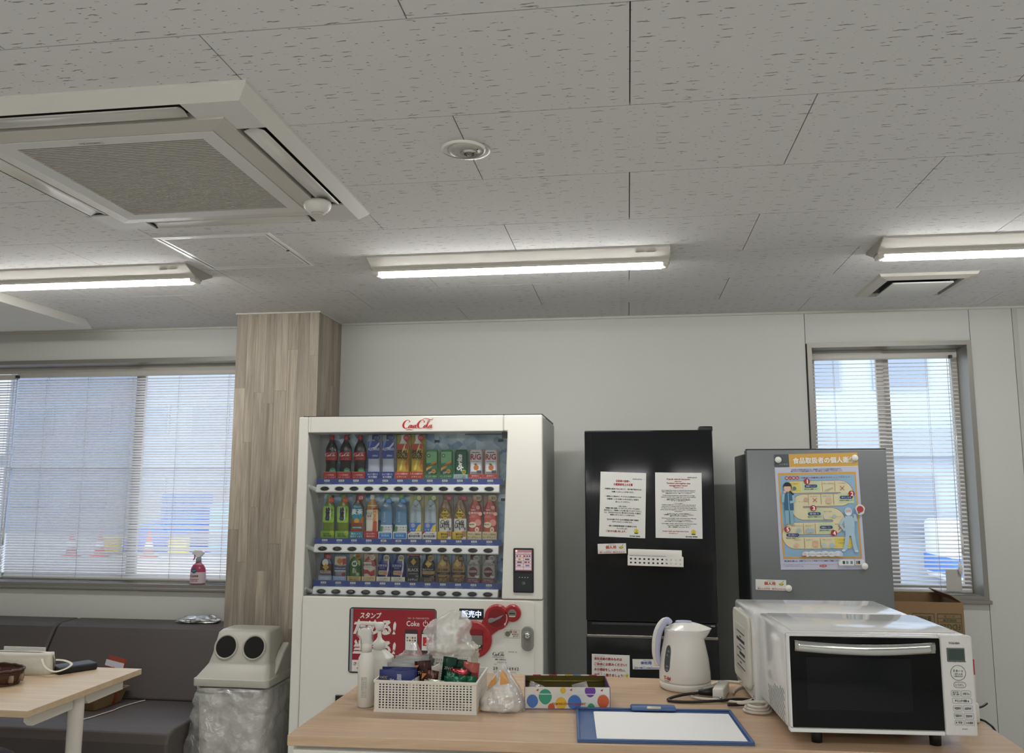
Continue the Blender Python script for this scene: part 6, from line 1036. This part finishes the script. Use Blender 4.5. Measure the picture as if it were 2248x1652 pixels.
for (u0, u1, v0, v1, s) in ((1808, 1869, 586, 622, 'おかず\n1杯 2杯'), (1877, 1940, 586, 624, '4冷凍ごはん'), (1812, 1943, 634, 666, '▼ 仕上がり調節 ▲'), (1815, 1874, 680, 714, '900W'), (1884, 1946, 680, 714, '600W'), (1818, 1877, 726, 760, '500W'), (1887, 1949, 726, 762, '200W'), (1820, 1880, 770, 800, '1分'), (1888, 1951, 770, 802, '10秒')):
    outline(rr(k_(u0), k_(u1), kz(v1), kz(v0), .002), .0007, 'key_outline', '#8a8985'); text(s, (k_(u0) + k_(u1)) / 2, (kz(v0) + kz(v1)) / 2, (k_(u1) - k_(u0)) * .72, .0058 if '\n' not in s else .009, '#44433f', cp, YC - .0006, .02)
text('ER-WS17', k_(1885), kz(825), .012, .0025, '#6d6c68', cp, YC - .0004, .02)
for x, y in ((.075, .045), (.355, .045), (.075, .28), (.355, .28)): MB().lathe([(.013, 0), (.014, .036)], 14, c=(x, y, 0)).obj('foot', M_BLK, mw)
me_sl = MB().box(-.0008, .0006, -.009, .009, -.0016, .0016).mesh('vent_slot', mat('vent_shadow', '#8d8d8b', .5))
for i in range(7):
    for j in range(9):
        if j < 9 - i * .6: ob('vent_slot', me_sl, mw, (-.0004, .045 + i * .025 + (j % 2) * .012, .050 + j * .0085), (.5, 0, 0))
m2 = thing('microwave', 'second white microwave behind the first, its labelled back panel facing left', 'microwave', (.345, 2.512, CZ), (0, 0, .055)); W2, D2 = .43, .285
MB().box(0, W2, 0, D2, .012, .264, .008, 3).obj('body', M_MW, m2); fix(MB().prism(rr(.030, D2 - .012, .040, .245, .022), -.010, .001, 'x').obj('back_panel', mat('back_panel_cream', '#cfccbf', .4), m2), bevel=.005, seg=3)
lbp = MB().box(-.0110, -.0100, .075, D2 - .05, .070, .205).obj('rating_label', P('#bdbbb2'), m2)
for k in range(9): MB().box(-.0114, -.0109, .085 + (.05 if k % 3 == 1 else 0), .135 + (.03 if k % 2 else .07), .082 + k * .0125, .082 + k * .0125 + (.004 if k not in (3, 6) else .009)).obj('label_line', P('#55534e' if k not in (3, 6) else '#2a2a2c'), lbp)
for y, z in ((.020, .060), (.020, .030), (D2 - .01, .03)): MB().lathe([(.003, 0), (.003, -.002)], 8, c=(-.0005, y, z), axis='x').obj('screw', mat('chrome', '#d0d0d0', .12, 1.), m2)
for x, y in ((.05, .03), (.38, .03), (.05, .25), (.38, .25)): MB().lathe([(.012, 0), (.012, .014)], 12, c=(x, y, 0)).obj('foot', M_BLK, m2)
# charger and carton behind the right end of the microwave
ch = thing('charger_box', 'small white adaptor box at the right counter edge behind the microwave', 'adaptor', (.888, 2.462, CZ)); MB().box(-.022, .022, -.018, .022, 0, .052, .006).obj('body', M_HDPE, ch); MB().box(-.016, .016, -.0184, -.0178, .008, .009).obj('seam', P('#a8a59c'), ch)
cn = thing('red_white_carton', 'slim white carton with red print standing on the adaptor box', 'carton', (.884, 2.464, CZ + .0525)); MB().box(-.022, .022, -.012, .012, 0, .110, .001).obj('body', P('#d9d6d0'), cn); MB().box(-.0222, .0222, -.0125, -.0119, .070, .110).obj('red_print', P('#b0282c'), cn); text('5', .012, .045, .008, .008, '#b0282c', cn, -.0124, .04); MB().poly([(.004, .040), (.018, .040), (.010, .026)], -.0124).obj('red_mark', P('#b0282c'), cn)
cord('thin_cable', 'thin black cable hooking over the right edge of the counter', [(.905, 2.478, CZ + .030), (.935, 2.500, CZ + .030), (.955, 2.515, CZ + .036)], .003, M_CBK); cord('hanging_cable', 'black cable lying on the right corner behind the adaptor', [(.897, 2.50, CZ + .004), (.912, 2.48, CZ + .004), (.928, 2.45, CZ + .002), (.936, 2.42, CZ - .02), (.937, 2.41, CZ - .12)], .003, M_CBK)
# ================================================================ seating corner on the left
M_VIN = mat('brown_grey_vinyl', '#4b4441', .55, bump=.08, noise_scale=120)
bn = thing('wall_bench', 'dark brown vinyl wall bench with two backrest cushions under the left window', 'bench', (0, 0, 0))
fix(MB().prism([(3.70, .02), (3.70, .345), (3.72, .385), (3.77, .400), (4.26, .400), (4.30, .39), (4.30, .02)], -5.2, -2.085, 'x').obj('seat', M_VIN, bn), bevel=.012, seg=3); MB().box(-5.15, -2.12, 3.76, 4.28, 0, .03).obj('plinth', M_BLK, bn)
bp_ = [(4.215, .401), (4.38, .690), (4.405, .728), (4.44, .744), (4.60, .746), (4.632, .735), (4.640, .70), (4.640, .38), (4.30, .38)]
for a, b in ((-3.176, -2.145), (-4.22, -3.184)): fix(MB().prism(bp_, a, b, 'x').obj('backrest', M_VIN, bn), bevel=.014, seg=3)
tb = thing('cafe_table', 'pale oak topped table with round white leg, lower left', 'table', (0, 0, 0))
fix(MB().prism([(-3.75, 2.862), (-2.155, 2.862), (-2.155, 3.580), (-3.75, 3.580)], .676, .700, 'z').obj('table_top', M_OAK2, tb), bevel=.002); M_TLEG = mat('table_leg_white', '#cfcabd', .4)
for x in (-2.215, -3.65):
    MB().lathe([(.028, 0), (.030, .66), (.030, .676)], 20, c=(x, 3.225, 0)).obj('leg', M_TLEG, tb)
    for y0, y1 in ((2.94, 3.185), (3.265, 3.52)): fix(MB().prism([(y0, .676), (y1, .676), (y1, .622 if y0 < 3 else .655), (y0, .655 if y0 < 3 else .622)] if 0 else [(y0, .676), (y1, .676), (y1, .625), (y0 + .02, .622), (y0, .64)], x - .012, x + .012, 'x').obj('side_rail', M_TLEG, tb))
    MB().box(x - .035, x + .035, 2.92, 3.53, 0, .03, .008).obj('foot_bar', M_TLEG, tb)
MB().box(-3.64, -2.23, 3.21, 3.24, .63, .672).obj('beam', M_TLEG, tb)
st = thing('round_stool', 'round stool with mottled reddish top under the left table', 'stool', (-2.63, 3.10, 0)); MB().lathe([(.19, .40), (.205, .412), (.205, .428), (.19, .438), (0, .440)], 32).obj('seat', mat('mottled_red', '#4a302e', .7, noise_amt=.4, noise_scale=40), st)
for k in range(4): a = PI / 4 + k * PI / 2; MB().tube([(.14 * math.cos(a), .14 * math.sin(a), .41), (.17 * math.cos(a), .17 * math.sin(a), 0)], .012, 8).obj('leg', M_BLK, st)
# things on the table
TZ = .700
M_CANV = mat('canvas_white', '#cfcabc', .8, bump=.2, noise_scale=200)
ba = thing('canvas_pouch', 'white canvas pouch with a wrist loop on the left table', 'pouch', (-2.735, 3.415, TZ), (0, 0, .05))
def pouch(u, v):
    a = 2 * PI * u; w = .262; d = .052 * (1 - .45 * v); q = 4.; ca, sa = math.cos(a), math.sin(a); k = (abs(ca) ** q + abs(sa) ** q) ** (-1 / q); x = w * ca * k * (1 - .03 * v); y = d * sa * k; n = noise.noise(Vector((x * 14, y * 14, v * 3))) * .006
    return (x, y + n, .088 * v + n * .8 * v)
m = MB().grid(pouch, 48, 8, True, True); m.f.append(tuple(8 * 48 + i for i in range(48))); m.sm.append(True); m.f.append(tuple(range(48))[::-1]); m.sm.append(False); fix(m.obj('body', M_CANV, ba), False)
MB().tube([(-.24, 0, .0885), (.20, -.004, .089), (.250, .0, .082), (.262, 0, .060), (.264, 0, .012)], .0028, 6).obj('zip', mat('zip_grey', '#77736a', .4), ba)
fix(MB().tube(spl([(.235, -.045, .070), (.262, -.058, .040), (.305, -.058, .022), (.340, -.035, .030), (.342, .0, .042), (.300, .018, .052), (.262, .012, .056)], 6), [.006] * 37, 8, flat=.35).obj('wrist_loop', M_CANV, ba))
tag(MB().box(-.10, .10, -.003, .003, 0, .096).obj('white_card', P('#d9d7d0'), None, (-2.665, 3.492, TZ)), 'plain white card standing behind the canvas pouch', 'card')
wk = thing('wicker_basket', 'oval brown wicker basket of sweets at the left edge of the table', 'basket', (-2.665, 3.225, TZ)); M_WK = mat('wicker_brown', '#4a2c1c', .55, bump=.6, noise_scale=120, noise_amt=.25)
RXk, RYk = .195, .098
MB().lathe([(.86, .0), (.90, .004), (.95, .030), (1.0, .058), (.965, .058), (.91, .030), (.86, .006), (0, .005)], 48, sx=RXk, sy=RYk).obj('bowl', M_WK, wk)
for z, s in ((.060, 1.0), (.050, .985), (.004, .90)): MB().tube([(RXk * s * math.cos(a), RYk * s * math.sin(a), z + .0015 * math.sin(a * 20)) for a in [2 * PI * i / 60 for i in range(61)]], .0055 if z > .055 else .004, 6).obj('rim_braid', M_WK, wk)
for k in range(14):
    a = 2 * PI * k / 14 + .1; MB().lathe([(.9, -.014), (1, 0), (.9, .014)], 10, c=(RXk * .968 * math.cos(a), RYk * .968 * math.sin(a), .028), sx=.013, sy=.006).obj('weave_patch', mat('weave_pale', '#8d7a66', .6), wk)
rnd = random.Random(11); cols = ['#c9b79a', '#7fb0b8', '#b8402f', '#d6c9a8', '#8aa86a', '#c98a3a', '#d9d3c6']; cn_ = ['cream', 'pale blue', 'red', 'pale yellow', 'green', 'orange', 'white']
spots = [(-.02, -.05), (.03, -.035), (.08, -.03), (.12, -.01), (.06, .01), (.01, .0), (.10, .03), (-.05, -.01), (.04, .045), (-.03, .04)]
for k, (x, y) in enumerate(spots):
    c = k % 7; t = thing('wrapped_sweet', '%s wrapped sweet in the wicker basket, %s' % (cn_[c], ('nearest the viewer', 'second from the front', 'front right', 'at the right end', 'near the middle', 'in the middle', 'back right', 'left of the middle', 'at the back', 'back left')[k]), 'sweet', (-2.665 + x, 3.225 + y, TZ + .028), (rnd.uniform(-.5, .5), rnd.uniform(-.4, .4), rnd.uniform(0, 3)), 'sweets in the wicker basket')
    MB().lathe([(.003, -.014), (.009, -.009), (.010, 0), (.009, .009), (.003, .014)], 10, axis='x').obj('sweet', mat('sweet_' + cn_[c], cols[c], .25), t)
    for s in (-1, 1): MB().lathe([(.003, s * .014), (.009, s * .022)], 8, axis='x', caps=False).obj('twist', mat('sweet_' + cn_[c]), t)
bc = thing('black_case', 'small black case lying on the left table beside the wrist loop', 'case', (-2.425, 3.500, TZ), (0, 0, -.62)); MB().box(-.048, .048, -.080, .080, 0, .030, .007, 3).obj('body', mat('case_black', '#121518', .5), bc); MB().box(-.0485, .0485, -.0805, .0805, .014, .0155).obj('zip', P('#0d0f11'), bc); MB().lathe([(.003, 0), (.003, -.002)], 8, c=(-.03, -.0805, .010), axis='y').obj('rivet', P('#8d8d8a'), bc)
# things on the bench
ty = thing('beige_tray', 'beige plastic tray of snack packets on the bench behind the table', 'tray', (-2.690, 4.095, .401), (0, 0, -.06)); M_BEI = mat('tray_beige', '#8f7654', .5)
m = MB(); ins = []
for (w, d, z) in ((.062, .105, 0), (.078, .125, .062), (.086, .133, .064), (.086, .133, .070), (.074, .121, .070), (.058, .100, .004)):
    m.v += [(x, y, z) for x, y in rr(-w, w, -d, d, .02, 4)]
n_ = 20
for j in range(5):
    for i in range(n_): m.f.append((j * n_ + i, j * n_ + (i + 1) % n_, (j + 1) * n_ + (i + 1) % n_, (j + 1) * n_ + i)); m.sm.append(False)
m.f.append(tuple(range(n_))[::-1]); m.sm.append(False); m.f.append(tuple(5 * n_ + i for i in range(n_))); m.sm.append(False); fix(m.obj('body', M_BEI, ty))
GS = 'snack packets in the beige tray'
s_ = pack('snack_packet', 'orange and white snack packet standing tallest in the tray', 'snack packet', -2.665, 4.115, .408, .11, .225, '#8c3f2a', (-.12, .16, -.1), .030, .3, .1, GS, .004); MB().rect(-.055, .055, .175, .205, -.012).obj('print_band', P('#c9c6cf'), s_)
s_ = pack('snack_packet', 'black and white snack packet leaning in the tray', 'snack packet', -2.690, 4.070, .408, .10, .140, '#24262a', (-.16, .25, -.2), .030, .3, .1, GS, .004); MB().rect(-.04, .04, .09, .12, -.017).obj('print_band', P('#c9cdd2'), s_)
pack('snack_packet', 'white snack packet low at the front of the tray', 'snack packet', -2.690, 4.020, .408, .10, .085, '#c9cdd0', (-.35, .15, -.2), .034, .3, .1, GS, .004); pack('snack_packet', 'yellow snack packet at the right end of the tray', 'snack packet', -2.665, 4.165, .408, .08, .140, '#9c7426', (-.05, .25, -.3), .026, .3, .1, GS, .004)
cord('bench_cable', 'thin white cord lying across the bench seat', [(-2.60, 3.80, .404), (-2.575, 3.86, .404), (-2.56, 3.93, .404), (-2.545, 4.00, .404), (-2.545, 4.05, .404), (-2.53, 4.12, .404), (-2.51, 4.18, .404), (-2.50, 4.20, .404)], .0028, M_CW)
fo = thing('foil_bag', 'crumpled silver foil bag lying on top of the bench backrest by the pillar', 'foil bag', (-2.405, 4.545, .746), (0, 0, .05))
blob([(0, 0, .0, .095, .040), (0, 0, .004, .112, .055), (.0, 0, .022, .104, .050), (.008, 0, .038, .070, .032), (.01, 0, .042, .03, .015)], 4.4, 30, .30, 34, mat('silver_foil', '#cfd1d3', .28, .85, bump=.5, noise_scale=70), 'bag', fo, 3., 0., True); MB().box(-.128, -.100, -.035, .035, .006, .008).obj('sealed_end', mat('silver_foil'), fo); text('個包装 保存用', -.045, .018, .05, .012, '#6a6c70', fo, -.0575, .02)
# window sill things
sw = thing('pink_spray_bottle', 'pink and white trigger spray bottle on the left window sill', 'spray bottle', (-2.497, 4.676, .9395))
MB().lathe([(.040, 0), (.046, .004), (.047, .050), (.043, .085), (.030, .110), (.017, .124), (.014, .130)], 24, sy=.52).obj('body', mat('pink_bottle', '#b8788c', .3), sw); MB().lathe([(.0475, .006), (.0482, .048), (.0462, .070)], 24, sy=.53, caps=False).obj('label_lower', P('#cfc0c4'), sw); MB().lathe([(.0462, .070), (.044, .088), (.032, .1105)], 24, sy=.53, caps=False).obj('label_upper', P('#a83a5c'), sw)
MB().disc(-.012, .078, .015, -.0262, 18).obj('blue_emblem', P('#2a5a78'), sw); text('クリア', -.012, .078, .02, .008, '#cfe0e4', sw, -.0268); text('CLEAR', -.008, .048, .05, .011, '#5a3a44', sw, -.0268, .04); MB().rect(-.036, .020, .028, .031, -.0266).obj('red_rule', P('#b03a5a'), sw); text('除菌 消臭', -.008, .020, .04, .008, '#7a5a64', sw, -.0268); MB().disc(.02, .095, .006, -.024, 12).obj('petal_print', P('#d9a0b0'), sw)
MB().lathe([(.0155, .126), (.0155, .148), (.012, .152)], 16).obj('collar', P('#9c9aa0'), sw); fix(MB().prism([(-.040, .170), (-.036, .188), (-.020, .196), (.020, .194), (.034, .182), (.026, .168), (.010, .152), (-.010, .152), (-.018, .166)], -.012, .012).obj('trigger_head', P('#d9d6d4', .35), sw), bevel=.004, seg=3); fix(MB().prism([(-.030, .172), (-.022, .170), (-.022, .150), (-.032, .134), (-.035, .136), (-.028, .152)], -.005, .005).obj('trigger', P('#c0688a', .35), sw), bevel=.002)
bo = thing('folded_booklet', 'dark folded booklet lying on the window sill by the pillar', 'booklet', (-2.345, 4.655, .9395), (0, 0, -.06)); MB().box(-.075, .065, -.022, .022, 0, .004).obj('lower_leaf', P('#c9c9cc'), bo); MB().box(-.075, .065, -.023, .023, .004, .007).obj('cover', P('#26303c', .3), bo)
# recycling bin
bi = thing('recycling_bin', 'grey-green recycling bin with two round holes in its lid, beside the vending machine', 'bin', (-1.872, 3.855, 0)); M_BIN = mat('bin_grey', '#b3b1a5', .38)
HWb, Db = .190, .305
m = MB()
for (w, y0, y1, z) in ((.145, .035, .27, 0), (.150, .03, .275, .02), (.172, .012, .295, .555)): m.v += [(x, y, z) for x, y in rr(-w, w, y0, y1, .03, 4)]
for j in range(2):
    for i in range(20): m.f.append((j * 20 + i, j * 20 + (i + 1) % 20, (j + 1) * 20 + (i + 1) % 20, (j + 1) * 20 + i)); m.sm.append(True)
m.f.append(tuple(range(20))[::-1]); m.sm.append(False); m.f.append(tuple(40 + i for i in range(20))); m.sm.append(False); fix(m.obj('body', M_BIN, bi))
fix(MB().prism(rr(-HWb, HWb, 0, Db, .02), .566, .603, 'z', True).obj('lid_rim', M_BIN, bi), bevel=.005, seg=3)
# hood with sloping face
rings = [(.184, .006, .300, .603), (.160, .075, .298, .652), (.150, .080, .297, .664), (.132, .118, .292, .795), (.122, .135, .280, .806), (.105, .15, .26, .810)]
m = MB()
for (w, y0, y1, z) in rings: m.v += [(x, y, z) for x, y in rr(-w, w, y0, y1, .022, 4)]
for j in range(len(rings) - 1):
    for i in range(20): m.f.append((j * 20 + i, j * 20 + (i + 1) % 20, (j + 1) * 20 + (i + 1) % 20, (j + 1) * 20 + i)); m.sm.append(True)
m.f.append(tuple((len(rings) - 1) * 20 + i for i in range(20))); m.sm.append(False); fix(m.obj('lid_hood', M_BIN, bi))
sl = math.atan2(.118 - .080, .795 - .664)
for x in (-.075, .068):
    MB().lathe([(.050, .006), (.052, -.004), (.056, -.007), (.060, -.003), (.061, .014)], 32, axis='y', caps=False).obj('hole_collar', M_BIN, bi, (x, .098, .732), (-sl, 0, 0)); MB().lathe([(.050, -.0005), (0, -.0005)], 32, axis='y', caps=False).obj('hole', mat('bin_dark', '#100f0e', .9), bi, (x, .0965, .7325), (-sl, 0, 0))
for s in (-1, 1): fix(MB().prism([(.085, .604), (.300, .604), (.300, .71), (.25, .735), (.19, .70), (.13, .64)], s * .165 - .018, s * .165 + .018, 'x').obj('lid_shoulder', M_BIN, bi), bevel=.008, seg=3)
bl = thing('bin_liner', 'clear plastic liner bag hanging over the recycling bin below its lid', 'bin liner', (-1.872, 3.855 + Db / 2, 0))
LIN = clear_mat('liner_film', (.93, .93, .92, 1), .34, .22, .30, (.95, .95, .93, 1), 1.0, 30)
blob([(0, 0, .12, .195, .17), (-.006, 0, .18, .215, .185), (-.010, 0, .27, .222, .19), (-.006, 0, .36, .215, .185), (0, 0, .44, .208, .178), (0, 0, .50, .200, .170), (0, 0, .545, .196, .164), (0, 0, .562, .188, .158)], 6.6, 120, .06, 10, LIN, 'film', bl, 4.5, .012, False, .05)
MB().tube([(.186 * math.cos(a) * (abs(math.cos(a)) ** 4 + abs(math.sin(a)) ** 4) ** -.25, .158 * math.sin(a) * (abs(math.cos(a)) ** 4 + abs(math.sin(a)) ** 4) ** -.25, .548 - .006 * math.sin(a * 2)) for a in [2 * PI * i / 48 for i in range(49)]], .004, 6).obj('gathered_edge', LIN, bl)
